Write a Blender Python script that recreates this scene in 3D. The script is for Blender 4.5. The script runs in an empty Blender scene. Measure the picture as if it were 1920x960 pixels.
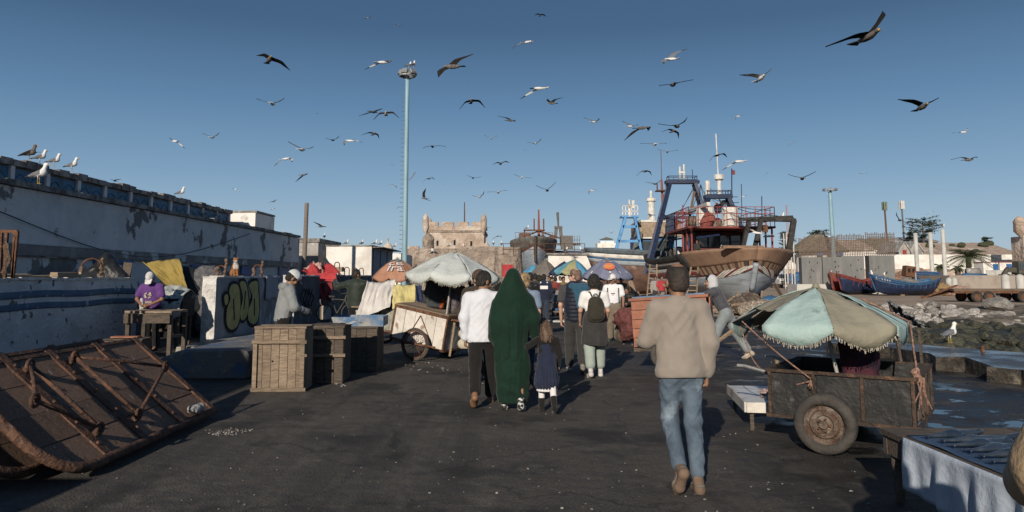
import bpy, bmesh, math, random
import numpy as np
import openvdb as vdb
from mathutils import Vector, Matrix, Euler
R = math.radians; PI = math.pi
S = bpy.context.scene; COL = S.collection
# ------------------------------------------------------------------ camera, sky, sun, exposure
F, H0, HZ, PT = 1400.0, 1.68, 519.0, R(6.0)
V0 = HZ - F*math.tan(PT)
cd = bpy.data.cameras.new('camera'); cam = bpy.data.objects.new('camera', cd); COL.objects.link(cam)
cd.sensor_width = 36; cd.lens = 36*F/1920; cd.shift_y = (V0-480)/1920
cd.clip_start = .1; cd.clip_end = 6000
cam.location = (0, 0, H0); cam.rotation_euler = (R(90)+PT, 0, 0); S.camera = cam
SUN_EL, SUN_AZ = R(21.5), R(196)          # azimuth measured from +Y towards +X
W = bpy.data.worlds.new('World'); S.world = W; W.use_nodes = True
wn, wl = W.node_tree.nodes, W.node_tree.links
bg = wn['Background']; sky = wn.new('ShaderNodeTexSky'); sky.sky_type = 'NISHITA'; sky.sun_disc = False
sky.sun_elevation = SUN_EL; sky.sun_rotation = SUN_AZ
sky.air_density = 1.0; sky.dust_density = 0.4; sky.ozone_density = 1.6; sky.altitude = 0
# the clear sky of the photograph: pale blue low down, deep blue higher up, the same all round
tcw = wn.new('ShaderNodeTexCoord'); sxw = wn.new('ShaderNodeSeparateXYZ'); wl.new(tcw.outputs['Generated'], sxw.inputs[0])
cr = wn.new('ShaderNodeValToRGB'); wl.new(sxw.outputs[2], cr.inputs[0])
STOPS = [(0, (.37, .50, .62)), (.06, (.30, .44, .595)), (.13, (.19, .33, .505)), (.22, (.097, .21, .37)), (.32, (.043, .104, .205)), (.5, (.032, .080, .17)), (1, (.028, .07, .155))]
while len(cr.color_ramp.elements) < len(STOPS): cr.color_ramp.elements.new(.5)
for e_, (p_, c_) in zip(cr.color_ramp.elements, STOPS): e_.position = p_; e_.color = (*c_, 1)
sc_ = wn.new('ShaderNodeVectorMath'); sc_.operation = 'SCALE'; sc_.inputs['Scale'].default_value = 12.5; wl.new(cr.outputs[0], sc_.inputs[0])
mxw = wn.new('ShaderNodeMix'); mxw.data_type = 'RGBA'; mxw.inputs[0].default_value = .82
wl.new(sky.outputs[0], mxw.inputs[6]); wl.new(sc_.outputs[0], mxw.inputs[7]); wl.new(mxw.outputs[2], bg.inputs[0])
bg.inputs[1].default_value = .08
sd = bpy.data.lights.new('sun', 'SUN'); sd.energy = 4.7; sd.angle = R(.5); sd.color = (1, .90, .76)
sun = bpy.data.objects.new('sun', sd); COL.objects.link(sun)
sv = Vector((math.sin(SUN_AZ)*math.cos(SUN_EL), math.cos(SUN_AZ)*math.cos(SUN_EL), math.sin(SUN_EL)))
sun.rotation_euler = sv.to_track_quat('Z', 'Y').to_euler(); sun.location = sv*60
S.view_settings.view_transform = 'Standard'; S.view_settings.look = 'None'
S.view_settings.exposure = 0; S.view_settings.gamma = 1; S.view_settings.use_curve_mapping = False
S.render.engine = 'CYCLES'; S.cycles.use_denoising = True
S.cycles.max_bounces = 6; S.cycles.diffuse_bounces = 3; S.cycles.caustics_reflective = False; S.cycles.caustics_refractive = False
# ------------------------------------------------------------------ picture <-> place
def at(u, v, Y):
    x, y = (u-960)/F, (V0-v)/F
    d = Vector((x, math.cos(PT)-y*math.sin(PT), math.sin(PT)+y*math.cos(PT)))
    return Vector((0, 0, H0)) + d*(Y/d.y)
def gnd(u, v, z=0.0):
    x, y = (u-960)/F, (V0-v)/F
    d = Vector((x, math.cos(PT)-y*math.sin(PT), math.sin(PT)+y*math.cos(PT)))
    return Vector((0, 0, H0)) + d*((z-H0)/d.z)
RNG = random.Random(7)
def U(a, b): return RNG.uniform(a, b)
# ------------------------------------------------------------------ noise
def _h(i, j, k, s):
    n = (i*374761393 + j*668265263 + k*2147483647 + s*974711) & 0xffffffff
    n = ((n ^ (n >> 13))*1274126177) & 0xffffffff
    return ((n ^ (n >> 16)) & 0xffff)/65535.0
def vnoise(P, s=0):
    P = np.asarray(P, float); I = np.floor(P).astype(np.int64); f = P-I; f = f*f*(3-2*f); o = 0
    for a in (0, 1):
        for b in (0, 1):
            for c in (0, 1):
                w = (f[:, 0] if a else 1-f[:, 0])*(f[:, 1] if b else 1-f[:, 1])*(f[:, 2] if c else 1-f[:, 2])
                o = o + w*_h(I[:, 0]+a, I[:, 1]+b, I[:, 2]+c, s)
    return o*2-1
def fbm(P, s=0, o=3):
    P = np.asarray(P, float); r = 0; a = 1
    for i in range(o): r = r+a*vnoise(P*2**i, s+i); a *= .5
    return r
# ------------------------------------------------------------------ materials
MATS = {}
def M(name, c1, c2=None, scale=4, lo=.45, hi=.6, c3=None, s3=1.5, lo3=.55, hi3=.65, rough=.85, r2=None, metal=0, bump=.15, bscale=40, stretch=(1, 1, 1), rnd=0.0, spec=.4, bdist=.02, edge=None, detail=6, sheen=0):
    if name in MATS: return MATS[name]
    m = bpy.data.materials.new(name); m.use_nodes = True; n, l = m.node_tree.nodes, m.node_tree.links
    b = n['Principled BSDF']; b.inputs['Roughness'].default_value = rough; b.inputs['Metallic'].default_value = metal
    b.inputs['Specular IOR Level'].default_value = spec
    if sheen: b.inputs['Sheen Weight'].default_value = sheen
    tc = n.new('ShaderNodeTexCoord'); mp = n.new('ShaderNodeMapping'); mp.inputs['Scale'].default_value = stretch
    oi = n.new('ShaderNodeObjectInfo'); ad = n.new('ShaderNodeVectorMath'); ad.operation = 'MULTIPLY_ADD'
    l.new(oi.outputs['Random'], ad.inputs[0]); ad.inputs[1].default_value = (37, 53, 71); l.new(tc.outputs['Object'], ad.inputs[2])
    l.new(ad.outputs[0], mp.inputs[0])
    def noise(sc, lo, hi, det=detail):
        t = n.new('ShaderNodeTexNoise'); t.inputs['Scale'].default_value = sc; t.inputs['Detail'].default_value = det; t.inputs['Roughness'].default_value = .62
        l.new(mp.outputs[0], t.inputs[0]); r = n.new('ShaderNodeMapRange'); r.inputs[1].default_value = lo; r.inputs[2].default_value = hi
        l.new(t.outputs['Fac'], r.inputs[0]); return t, r
    def mix(f, a, bb):
        x = n.new('ShaderNodeMix'); x.data_type = 'RGBA'
        if f is not None: l.new(f, x.inputs[0])
        for sk, v in ((x.inputs[6], a), (x.inputs[7], bb)):
            if isinstance(v, tuple): sk.default_value = (*v, 1)
            else: l.new(v, sk)
        return x
    c2 = c2 or tuple(max(0, v*.72) for v in c1)
    t1, r1 = noise(scale, lo, hi); cx = mix(r1.outputs[0], c1, c2); out = cx.outputs[2]
    if c3:
        t3, r3 = noise(s3, lo3, hi3); out = mix(r3.outputs[0], out, c3).outputs[2]
    if rnd:
        hv = n.new('ShaderNodeHueSaturation'); mr = n.new('ShaderNodeMapRange'); mr.inputs[3].default_value = 1-rnd; mr.inputs[4].default_value = 1+rnd
        l.new(oi.outputs['Random'], mr.inputs[0]); l.new(mr.outputs[0], hv.inputs['Value']); l.new(out, hv.inputs['Color']); out = hv.outputs[0]
    l.new(out, b.inputs['Base Color'])
    if r2 is not None:
        q = n.new('ShaderNodeMapRange'); q.inputs[3].default_value = rough; q.inputs[4].default_value = r2; l.new(r1.outputs[0], q.inputs[0]); l.new(q.outputs[0], b.inputs['Roughness'])
    if bump:
        tb = n.new('ShaderNodeTexNoise'); tb.inputs['Scale'].default_value = bscale; tb.inputs['Detail'].default_value = 5; l.new(mp.outputs[0], tb.inputs[0])
        am = n.new('ShaderNodeMath'); am.operation = 'ADD'; l.new(tb.outputs['Fac'], am.inputs[0])
        mm = n.new('ShaderNodeMath'); mm.operation = 'MULTIPLY'; mm.inputs[1].default_value = -.6 if edge is None else edge; l.new(r1.outputs[0], mm.inputs[0]); l.new(mm.outputs[0], am.inputs[1])
        bp = n.new('ShaderNodeBump'); bp.inputs['Strength'].default_value = min(1, bump*2.5); bp.inputs['Distance'].default_value = bdist
        l.new(am.outputs[0], bp.inputs['Height']); l.new(bp.outputs[0], b.inputs['Normal'])
    MATS[name] = m; return m
def cloth(name, c, v=.8, scale=9, rough=.95, bump=.12, bscale=60, sheen=.15):
    return M(name, c, tuple(x*v for x in c), scale=scale, lo=.35, hi=.7, rough=rough, bump=bump, bscale=bscale, spec=.15, sheen=sheen, edge=-.1)
def wood(name, c, c2=None, rnd=.2, rough=.85):
    return M(name, c, c2 or tuple(x*.5 for x in c), scale=6, lo=.38, hi=.68, stretch=(1.2, 9, 9), rnd=rnd, rough=rough, bump=.25, bscale=18, c3=tuple(x*.35 for x in c), s3=1.3, lo3=.55, hi3=.72)
# ------------------------------------------------------------------ objects
def mesh_of(name, V, Fc, mats, mi=None, smooth=False):
    me = bpy.data.meshes.new(name)
    me.from_pydata([tuple(v) for v in V], [], Fc)
    for m in (mats if isinstance(mats, (list, tuple)) else [mats]): me.materials.append(m)
    if mi is not None: me.polygons.foreach_set('material_index', mi)
    if smooth: me.polygons.foreach_set('use_smooth', [True]*len(me.polygons))
    me.update(); return me
ROOTM = {}
def put(name, me, parent=None, label=None, cat=None, group=None, kind=None, loc=None):
    o = bpy.data.objects.new(name, me); COL.objects.link(o)
    if parent is not None:
        o.parent = parent; ROOTM[o] = ROOTM.get(parent, Matrix.Identity(4))
    if loc is not None: o.location = loc
    for k, v in (('label', label), ('category', cat), ('group', group), ('kind', kind)):
        if v: o[k] = v
    return o
def thing(name, label, cat, loc=(0, 0, 0), rz=0.0, group=None, rot=None):
    o = put(name, None, None, label, cat, group); o.empty_display_size = .1
    o.location = loc; o.rotation_euler = rot or (0, 0, rz)
    ROOTM[o] = Matrix.Translation(Vector(loc)) @ Euler(rot or (0, 0, rz)).to_matrix().to_4x4(); return o
def copy_tree(o, parent=None):
    c = o.copy(); COL.objects.link(c)
    if parent is not None: c.parent = parent
    ROOTM[c] = ROOTM.get(o, Matrix.Identity(4))
    for ch in list(o.children): copy_tree(ch, c)
    return c
class MB:
    def __init__(s): s.V = []; s.F = []; s.I = []
    def add(s, V, Fc, mi=0):
        k = len(s.V); s.V += [Vector(v) for v in V]; s.F += [tuple(i+k for i in f) for f in Fc]; s.I += [mi]*len(Fc); return s
    def box(s, c, d, rot=None, mi=0, jit=0.0, taper=1.0):
        V = []
        for z in (-.5, .5):
            t = taper if z > 0 else 1
            for x, y in ((-.5, -.5), (.5, -.5), (.5, .5), (-.5, .5)):
                v = Vector((x*d[0]*t, y*d[1]*t, z*d[2])) + Vector((U(-jit, jit), U(-jit, jit), U(-jit, jit)))
                if rot is not None: v = rot @ v if isinstance(rot, Matrix) else Euler(rot).to_matrix() @ v
                V.append(v+Vector(c))
        return s.add(V, [(0, 3, 2, 1), (4, 5, 6, 7), (0, 1, 5, 4), (1, 2, 6, 5), (2, 3, 7, 6), (3, 0, 4, 7)], mi)
    def bar(s, a, b, w, h=None, mi=0, up=(0, 0, 1)):           # rectangular bar between two points
        a, b = Vector(a), Vector(b); d = b-a; L = d.length; d.normalize(); up = Vector(up)
        if abs(d.dot(up)) > .98: up = Vector((0, 1, 0))
        x = d.cross(up).normalized(); z = x.cross(d)
        return s.box((a+b)/2, (w, L, h or w), Matrix((x, d, z)).transposed(), mi)
    def tube(s, pts, r, n=6, mi=0, cap=True, r1=None):
        pts = [Vector(p) for p in pts]; V = []; Fc = []; N = len(pts)
        up = Vector((0, 0, 1)); px = None
        for i, p in enumerate(pts):
            d = (pts[min(i+1, N-1)]-pts[max(i-1, 0)]).normalized()
            if px is None: px = d.cross(up if abs(d.z) < .95 else Vector((1, 0, 0))).normalized()
            px = (px - d*px.dot(d)).normalized(); py = d.cross(px)
            rr = r if r1 is None else r+(r1-r)*i/(N-1)
            if isinstance(r, (list, tuple)): rr = r[i]
            for k in range(n):
                t = 2*PI*k/n; V.append(p+px*(rr*math.cos(t))+py*(rr*math.sin(t)))
        for i in range(N-1):
            for k in range(n): Fc.append((i*n+k, i*n+(k+1) % n, (i+1)*n+(k+1) % n, (i+1)*n+k))
        if cap: Fc += [tuple(range(n-1, -1, -1)), tuple((N-1)*n+k for k in range(n))]
        return s.add(V, Fc, mi)
    def lathe(s, prof, c=(0, 0, 0), n=24, rot=None, mi=0):       # prof: (r, z)
        V = []; Fc = []
        for r, z in prof:
            for k in range(n):
                v = Vector((r*math.cos(2*PI*k/n), r*math.sin(2*PI*k/n), z))
                if rot is not None: v = (rot if isinstance(rot, Matrix) else Euler(rot).to_matrix()) @ v
                V.append(v+Vector(c))
        for i in range(len(prof)-1):
            for k in range(n): Fc.append((i*n+k, i*n+(k+1) % n, (i+1)*n+(k+1) % n, (i+1)*n+k))
        return s.add(V, Fc, mi)
    def grid(s, fn, nu, nv, mi=0):                                # fn(u,v)->point
        V = [fn(i/nu, j/nv) for j in range(nv+1) for i in range(nu+1)]
        return s.add(V, [(j*(nu+1)+i, j*(nu+1)+i+1, (j+1)*(nu+1)+i+1, (j+1)*(nu+1)+i) for j in range(nv) for i in range(nu)], mi)
    def prism(s, poly, y0, y1, mi=0, fr=None):                    # polygon in x,z pushed along y (fr maps (x,y,z))
        fr = fr or (lambda x, y, z: Vector((x, y, z))); n = len(poly)
        V = [fr(x, y0, z) for x, z in poly]+[fr(x, y1, z) for x, z in poly]
        return s.add(V, [tuple(range(n)), tuple(range(2*n-1, n-1, -1))]+[(i, i+n, (i+1) % n+n, (i+1) % n) for i in range(n)], mi)
    def mesh(s, name, mats, smooth=False, M4=None):
        V = [M4 @ v for v in s.V] if M4 is not None else s.V
        return mesh_of(name, V, s.F, mats, s.I, smooth)
    def build(s, name, mats, parent=None, smooth=False, w=True, bevel=0, thick=0, fixn=True, **kw):
        M4 = ROOTM[parent].inverted() if (w and parent is not None and parent in ROOTM) else None
        me = s.mesh(name, mats, smooth, M4)
        if fixn or bevel:
            bm = bmesh.new(); bm.from_mesh(me)
            if fixn: bmesh.ops.recalc_face_normals(bm, faces=bm.faces)
            if bevel: bmesh.ops.bevel(bm, geom=bm.edges[:], offset=bevel, segments=1, affect='EDGES', clamp_overlap=True)
            bm.to_mesh(me); bm.free()
        o = put(name, me, parent, **kw)
        if thick:
            md = o.modifiers.new('thick', 'SOLIDIFY'); md.thickness = thick; md.offset = 0
        return o
# ------------------------------------------------------------------ smooth-union volumes turned to one skin
class SD:
    def __init__(s): s.ops = []
    def cone(s, a, b, ra, rb=None, k=.02, fl=None, sub=False):
        s.ops.append(('c', np.array(a, float), np.array(b, float), ra, ra if rb is None else rb, k, fl, sub)); return s
    def ell(s, c, r, k=.02, rot=None, sub=False):
        s.ops.append(('e', np.array(c, float), np.array(r, float), rot, 0, k, None, sub)); return s
    def mesh(s, vox, disp=None, pad=.03):
        lo = np.full(3, 1e9); hi = -lo
        bb = []
        for o in s.ops:
            if o[0] == 'c': a = np.minimum(o[1]-o[3], o[2]-o[4]); b = np.maximum(o[1]+o[3], o[2]+o[4])
            else: m = o[2] if o[3] is None else np.full(3, o[2].max()); a, b = o[1]-m, o[1]+m
            bb.append((a, b))
            if not o[7]: lo = np.minimum(lo, a); hi = np.maximum(hi, b)
        lo -= pad; n = np.ceil((hi+pad-lo)/vox).astype(int)+1
        D = np.full(n, .2, np.float32)
        ax = [lo[i]+vox*np.arange(n[i]) for i in range(3)]
        for o, (a, b) in zip(s.ops, bb):
            m = o[5]+3*vox+.012
            i0 = np.clip(np.floor((a-m-lo)/vox).astype(int), 0, n); i1 = np.clip(np.ceil((b+m-lo)/vox).astype(int)+1, 0, n)
            if (i1 <= i0).any(): continue
            sl = tuple(slice(i0[i], i1[i]) for i in range(3))
            X = np.stack(np.meshgrid(*[ax[i][i0[i]:i1[i]] for i in range(3)], indexing='ij'), -1)
            if o[0] == 'c':
                ba = o[2]-o[1]; pa = X-o[1]; q = ba@ba
                h = np.clip(pa@ba/q, 0, 1) if q > 1e-12 else np.zeros(pa.shape[:3])
                e = pa-h[..., None]*ba; r = o[3]+(o[4]-o[3])*h
                if o[6] is not None:
                    axv = np.array(o[6][0], float); axv /= np.linalg.norm(axv); rt = o[6][1]
                    e = e+(e@axv)[..., None]*axv*(1/rt-1)
                    d = (np.linalg.norm(e, axis=-1)-r)*(rt**.6)
                else: d = np.linalg.norm(e, axis=-1)-r
            else:
                pa = X-o[1]
                if o[3] is not None: pa = pa@np.array(o[3])          # rot columns = axes
                k0 = np.linalg.norm(pa/o[2], axis=-1); k1 = np.linalg.norm(pa/(o[2]**2), axis=-1)
                d = np.where(k1 > 1e-9, k0*(k0-1)/np.maximum(k1, 1e-9), -o[2].min())
            k = max(o[5], 1e-4); c = D[sl]
            if o[7]:
                hh = np.maximum(k-np.abs(c+d), 0)/k; D[sl] = np.maximum(c, -d)+hh*hh*k*.25
            else:
                hh = np.maximum(k-np.abs(c-d), 0)/k; D[sl] = np.minimum(c, d)-hh*hh*k*.25
        g = vdb.FloatGrid(); g.background = .2; g.copyFromArray(D)
        P, T, Q = g.convertToPolygons(0.0, 0.0)
        P = P.astype(float)*vox+lo
        if disp is not None and len(P):
            P = disp(P)
        return P, T, Q
    def build(s, name, mats, parent, vox=.02, disp=None, mi=None, **kw):
        P, T, Q = s.mesh(vox, disp)
        me = bpy.data.meshes.new(name); nt, nq = len(T), len(Q)
        me.vertices.add(len(P)); me.vertices.foreach_set('co', P.ravel())
        me.loops.add(nt*3+nq*4); me.loops.foreach_set('vertex_index', np.concatenate([T[:, ::-1].ravel(), Q[:, ::-1].ravel()]).astype(np.int32))
        me.polygons.add(nt+nq); me.polygons.foreach_set('loop_start', np.concatenate([np.arange(nt)*3, nt*3+np.arange(nq)*4]).astype(np.int32))
        for m in (mats if isinstance(mats, (list, tuple)) else [mats]): me.materials.append(m)
        me.polygons.foreach_set('use_smooth', np.ones(nt+nq, bool))
        me.update(calc_edges=True)
        if mi is not None:
            c = np.empty((nt+nq)*3); me.polygons.foreach_get('center', c); me.polygons.foreach_set('material_index', mi(c.reshape(-1, 3)).astype(np.int32))
        return put(name, me, parent, **kw)
def text_mesh(txt, size):
    cu = bpy.data.curves.new('t', 'FONT'); cu.body = txt; cu.size = size; cu.align_x = 'CENTER'; cu.align_y = 'CENTER'; cu.resolution_u = 2
    o = bpy.data.objects.new('t', cu); me = bpy.data.meshes.new_from_object(o)
    V = [v.co.copy() for v in me.vertices]; Fc = [tuple(p.vertices) for p in me.polygons]
    bpy.data.objects.remove(o); bpy.data.curves.remove(cu); bpy.data.meshes.remove(me); return V, Fc
# ================================================================== SETTING
from mathutils.geometry import tessellate_polygon
def asphalt():
    m = bpy.data.materials.new('asphalt'); m.use_nodes = True; n, l = m.node_tree.nodes, m.node_tree.links; b = n['Principled BSDF']
    tc = n.new('ShaderNodeTexCoord'); sx = n.new('ShaderNodeSeparateXYZ'); l.new(tc.outputs['Object'], sx.inputs[0])
    def nz(sc, lo, hi, det=6, st=(1, 1, 1)):
        mp = n.new('ShaderNodeMapping'); mp.inputs['Scale'].default_value = st; l.new(tc.outputs['Object'], mp.inputs[0])
        t = n.new('ShaderNodeTexNoise'); t.inputs['Scale'].default_value = sc; t.inputs['Detail'].default_value = det; t.inputs['Roughness'].default_value = .65; l.new(mp.outputs[0], t.inputs[0])
        r = n.new('ShaderNodeMapRange'); r.inputs[1].default_value = lo; r.inputs[2].default_value = hi; l.new(t.outputs['Fac'], r.inputs[0]); return t, r
    def mix(f, a, bb):
        x = n.new('ShaderNodeMix'); x.data_type = 'RGBA'; l.new(f, x.inputs[0])
        for sk, v in ((x.inputs[6], a), (x.inputs[7], bb)):
            if isinstance(v, tuple): sk.default_value = (*v, 1)
            else: l.new(v, sk)
        return x.outputs[2]
    def mth(op, a, bb):
        x = n.new('ShaderNodeMath'); x.operation = op; x.use_clamp = True
        for sk, v in ((x.inputs[0], a), (x.inputs[1], bb)):
            if isinstance(v, (int, float)): sk.default_value = v
            else: l.new(v, sk)
        return x.outputs[0]
    _, a = nz(.5, .35, .7); _, g = nz(38, .4, .75, 4); _, st = nz(.7, .50, .60, 8); _, dust = nz(2.3, .56, .74, 8, (1, .5, 1)); _, sp = nz(120, .63, .70, 3)
    c = mix(a.outputs[0], (.070, .059, .049), (.030, .026, .023)); c = mix(mth('MULTIPLY', g.outputs[0], .8), c, (.115, .104, .092))
    c = mix(mth('MULTIPLY', st.outputs[0], .85), c, (.018, .016, .015)); c = mix(mth('MULTIPLY', dust.outputs[0], .6), c, (.15, .132, .112))
    _, tk = nz(1.0, .5, .62, 5, (1.5, .06, 1)); c = mix(mth('MULTIPLY', tk.outputs[0], .5), c, (.026, .024, .022)); _, tk2 = nz(1.0, .56, .68, 6, (.9, .05, 1)); c = mix(mth('MULTIPLY', tk2.outputs[0], .35), c, (.13, .115, .1))
    vo = n.new('ShaderNodeTexVoronoi'); vo.feature = 'DISTANCE_TO_EDGE'; vo.inputs['Scale'].default_value = .42; dn = n.new('ShaderNodeTexNoise'); dn.inputs['Scale'].default_value = 1.6; dn.inputs['Detail'].default_value = 7; l.new(tc.outputs['Object'], dn.inputs[0]); ds = n.new('ShaderNodeVectorMath'); ds.operation = 'MULTIPLY_ADD'; l.new(dn.outputs['Color'], ds.inputs[0]); ds.inputs[1].default_value = (1.3, 1.3, 0); l.new(tc.outputs['Object'], ds.inputs[2]); l.new(ds.outputs[0], vo.inputs['Vector'])
    ck = n.new('ShaderNodeMapRange'); ck.inputs[1].default_value = .004; ck.inputs[2].default_value = .014; ck.inputs[3].default_value = 1; ck.inputs[4].default_value = 0; l.new(vo.outputs['Distance'], ck.inputs[0]); c = mix(mth('MULTIPLY', ck.outputs[0], mth('MULTIPLY', a.outputs[0], 1.0)), c, (.012, .011, .010))
    c = mix(mth('MULTIPLY', sp.outputs[0], .7), c, (.24, .22, .195))
    # the fish end of the quay is hosed down: damp to the right, with standing puddles
    rx = n.new('ShaderNodeMapRange'); rx.inputs[1].default_value = 1.6; rx.inputs[2].default_value = 4.2; l.new(sx.outputs[0], rx.inputs[0])
    _, wn_ = nz(.9, .36, .56, 5); wet = mth('MULTIPLY', rx.outputs[0], wn_.outputs[0]); c = mix(wet, c, (.013, .012, .012))
    _, pn = nz(1.1, .555, .58, 7, (1, 1.3, 1)); pud = mth('MULTIPLY', rx.outputs[0], pn.outputs[0]); c = mix(pud, c, (.010, .010, .011))
    l.new(c, b.inputs['Base Color'])
    rr = n.new('ShaderNodeMapRange'); rr.inputs[3].default_value = .85; rr.inputs[4].default_value = .38; l.new(wet, rr.inputs[0])
    r2 = n.new('ShaderNodeMix'); r2.data_type = 'FLOAT'; l.new(pud, r2.inputs[0]); l.new(rr.outputs[0], r2.inputs[2]); r2.inputs[3].default_value = .13; l.new(r2.outputs[0], b.inputs['Roughness'])
    b.inputs['Specular IOR Level'].default_value = .4
    tb = n.new('ShaderNodeTexNoise'); tb.inputs['Scale'].default_value = 55; tb.inputs['Detail'].default_value = 6; l.new(tc.outputs['Object'], tb.inputs[0])
    tb2 = n.new('ShaderNodeTexNoise'); tb2.inputs['Scale'].default_value = 5; tb2.inputs['Detail'].default_value = 6; l.new(tc.outputs['Object'], tb2.inputs[0])
    hh = n.new('ShaderNodeMath'); hh.operation = 'MULTIPLY_ADD'; l.new(tb2.outputs['Fac'], hh.inputs[0]); hh.inputs[1].default_value = 2.5; l.new(tb.outputs['Fac'], hh.inputs[2])
    inv = mth('SUBTRACT', 1.0, pud); bp = n.new('ShaderNodeBump'); bp.inputs['Distance'].default_value = .03
    ms = n.new('ShaderNodeMath'); ms.operation = 'MULTIPLY'; l.new(inv, ms.inputs[0]); ms.inputs[1].default_value = .5; l.new(ms.outputs[0], bp.inputs['Strength'])
    l.new(hh.outputs[0], bp.inputs['Height']); l.new(bp.outputs[0], b.inputs['Normal']); MATS['asphalt'] = m; return m
ASPH = asphalt()
SAND = M('sandy_earth', (.40, .30, .22), (.28, .21, .15), scale=.5, lo=.4, hi=.65, c3=(.22, .17, .135), s3=.15, rough=.95, bump=.3, bscale=6, bdist=.06)
ROCK = M('pale_rock', (.44, .41, .38), (.24, .215, .195), scale=3, lo=.42, hi=.68, c3=(.33, .22, .15), s3=.7, lo3=.6, hi3=.7, rnd=.4, rough=.9, bump=.5, bscale=7, bdist=.05)
ALGA = M('algae_rock', (.055, .058, .036), (.11, .10, .08), scale=3, rnd=.4, rough=.6, bump=.5, bscale=8, bdist=.05, c3=(.025, .028, .018), s3=2)
CONC = M('old_concrete', (.27, .25, .225), (.17, .155, .14), scale=1.2, lo=.4, hi=.62, c3=(.36, .335, .30), s3=3, rough=.9, bump=.3, bscale=14)
WETC = M('wet_quay_stone', (.035, .031, .029), (.06, .052, .046), scale=1.3, lo=.42, hi=.6, r2=.42, rough=.13, bump=.2, bscale=5, bdist=.03)
DAMPC = M('damp_stone_face', (.055, .045, .036), (.025, .022, .02), scale=3, rough=.7, bump=.8, bscale=7, bdist=.08, c3=(.2, .17, .13), s3=2.5, lo3=.58, hi3=.72)
basin = [(8.1, 16.3), (9.7, 14.1), (14, 11.5), (46, 6), (70, 30), (56, 41), (36, 42), (29, 44), (24, 42.5), (19.6, 42), (13.2, 28)]
outer = [(-2500, -300), (2500, -300), (2500, 3500), (-2500, 3500)]
lp = [[Vector((*p, 0)) for p in outer], [Vector((*p, 0)) for p in reversed(basin)]]
pts = lp[0]+lp[1]; tri = tessellate_polygon(lp)
g = MB(); g.add(pts, [tuple(t) for t in tri])
n = len(basin)
for i in range(n):      # quay wall down into the basin
    a, b = Vector((*basin[i], 0)), Vector((*basin[(i+1) % n], 0)); dz = Vector((0, 0, -2.2))
    g.add([a, b, b+dz, a+dz], [(0, 1, 2, 3)], 1)
go = g.build('ground', [ASPH, DAMPC], fixn=False, kind='structure')
for p in go.data.polygons:
    if p.material_index == 0 and p.normal.z < 0: p.flip()
# sandy earth past the boats
sp = [(9.5, 30.5), (13.1, 28.4), (19.5, 41.9), (24, 42.4), (29, 43.9), (36, 41.9), (56, 40.9), (130, 42), (190, 160), (0, 160), (-6, 95), (2.5, 60), (4.6, 44), (7, 35)]
g = MB(); P2 = []
for i, p in enumerate(sp):
    a, b = Vector((*p, .006)), Vector((*sp[(i+1) % len(sp)], .006)); P2.append(a)
g.add(P2, [tuple(t) for t in tessellate_polygon([P2])]); o = g.build('sandy_ground', SAND, kind='structure')
for p in o.data.polygons:
    if p.normal.z < 0: p.flip()
# rocky bed of the basin, with stones one by one
def bedz(x, y):
    t = min(1, max(0, (y-24)/17.5)); return -1.15+1.2*t**1.1
def bed(u, v):
    x = 9+u*50; y = 12+v*33; e = 0.25*float(vnoise([[x*.6, y*.6, 3]])[0])
    return Vector((x, y, min(bedz(x, y)+e, -.03 if y < 42 else .03)))
g = MB().grid(bed, 70, 46)
bank = g.build('rock_bank', [M('bed_gravel', (.2, .165, .125), (.09, .08, .06), scale=3, rough=.9, bump=.5, bscale=10, bdist=.06), ALGA], smooth=True, fixn=False, kind='structure')
for p in bank.data.polygons:
    if p.center.y < 33.5+1.5*math.sin(p.center.x*.7): p.material_index = 1
def stone_mesh(name, mats, seed, n=2):
    bm = bmesh.new(); bmesh.ops.create_icosphere(bm, subdivisions=n, radius=1); q = random.Random(seed)
    P = np.array([v.co for v in bm.verts]); d = 1+.28*fbm(P*1.1+seed*7, seed, 2)
    for v, k in zip(bm.verts, d): v.co *= k
    for _ in range(9):                                        # broken facets
        nn = Vector((q.gauss(0, 1), q.gauss(0, 1), q.gauss(0, 1))).normalized(); h = q.uniform(.55, .85)
        for v in bm.verts:
            e = v.co.dot(nn)-h
            if e > 0: v.co -= nn*e
    me = bpy.data.meshes.new(name); bm.to_mesh(me); bm.free(); me.materials.append(mats); return me
SM = [stone_mesh('stone', ROCK, s) for s in range(7)]; SA = [stone_mesh('stone', ALGA, 20+s) for s in range(5)]
q = random.Random(5); spots = []
for _ in range(9000):
    y = 24.5+17.8*q.random()**.9; u = q.uniform(1640, 1960); x = (u-960)/F*y; r = q.uniform(.13, .36)*(1.0 if y > 31 else .85)
    if q.random() < .07: r *= 1.6
    if y < 28+ (x-13)*.0: r *= .9
    xa = 8.1+(y-16.3)*.447
    if x < xa+.4: continue
    if y > 38 and 23.5 < x < 29.5: continue
    if all((x-a)**2+(y-b)**2 > (.72*(r+c))**2 for a, b, c in spots): spots.append((x, y, r))
    if len(spots) >= 290: break
spots.append((26.1, 40.3, .85))
for x, y, r in spots:
    al = y < 33.2+1.6*math.sin(x*.7)+q.uniform(-1, 1)
    o = put('stone', q.choice(SA if al else SM), bank); o.location = (x, y, bedz(x, y)+r*.22)
    o.scale = (r*q.uniform(.9, 1.35), r*q.uniform(.85, 1.2), r*q.uniform(.6, .9)); o.rotation_euler = (q.uniform(-.4, .4), q.uniform(-.4, .4), q.uniform(0, 6))
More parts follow.
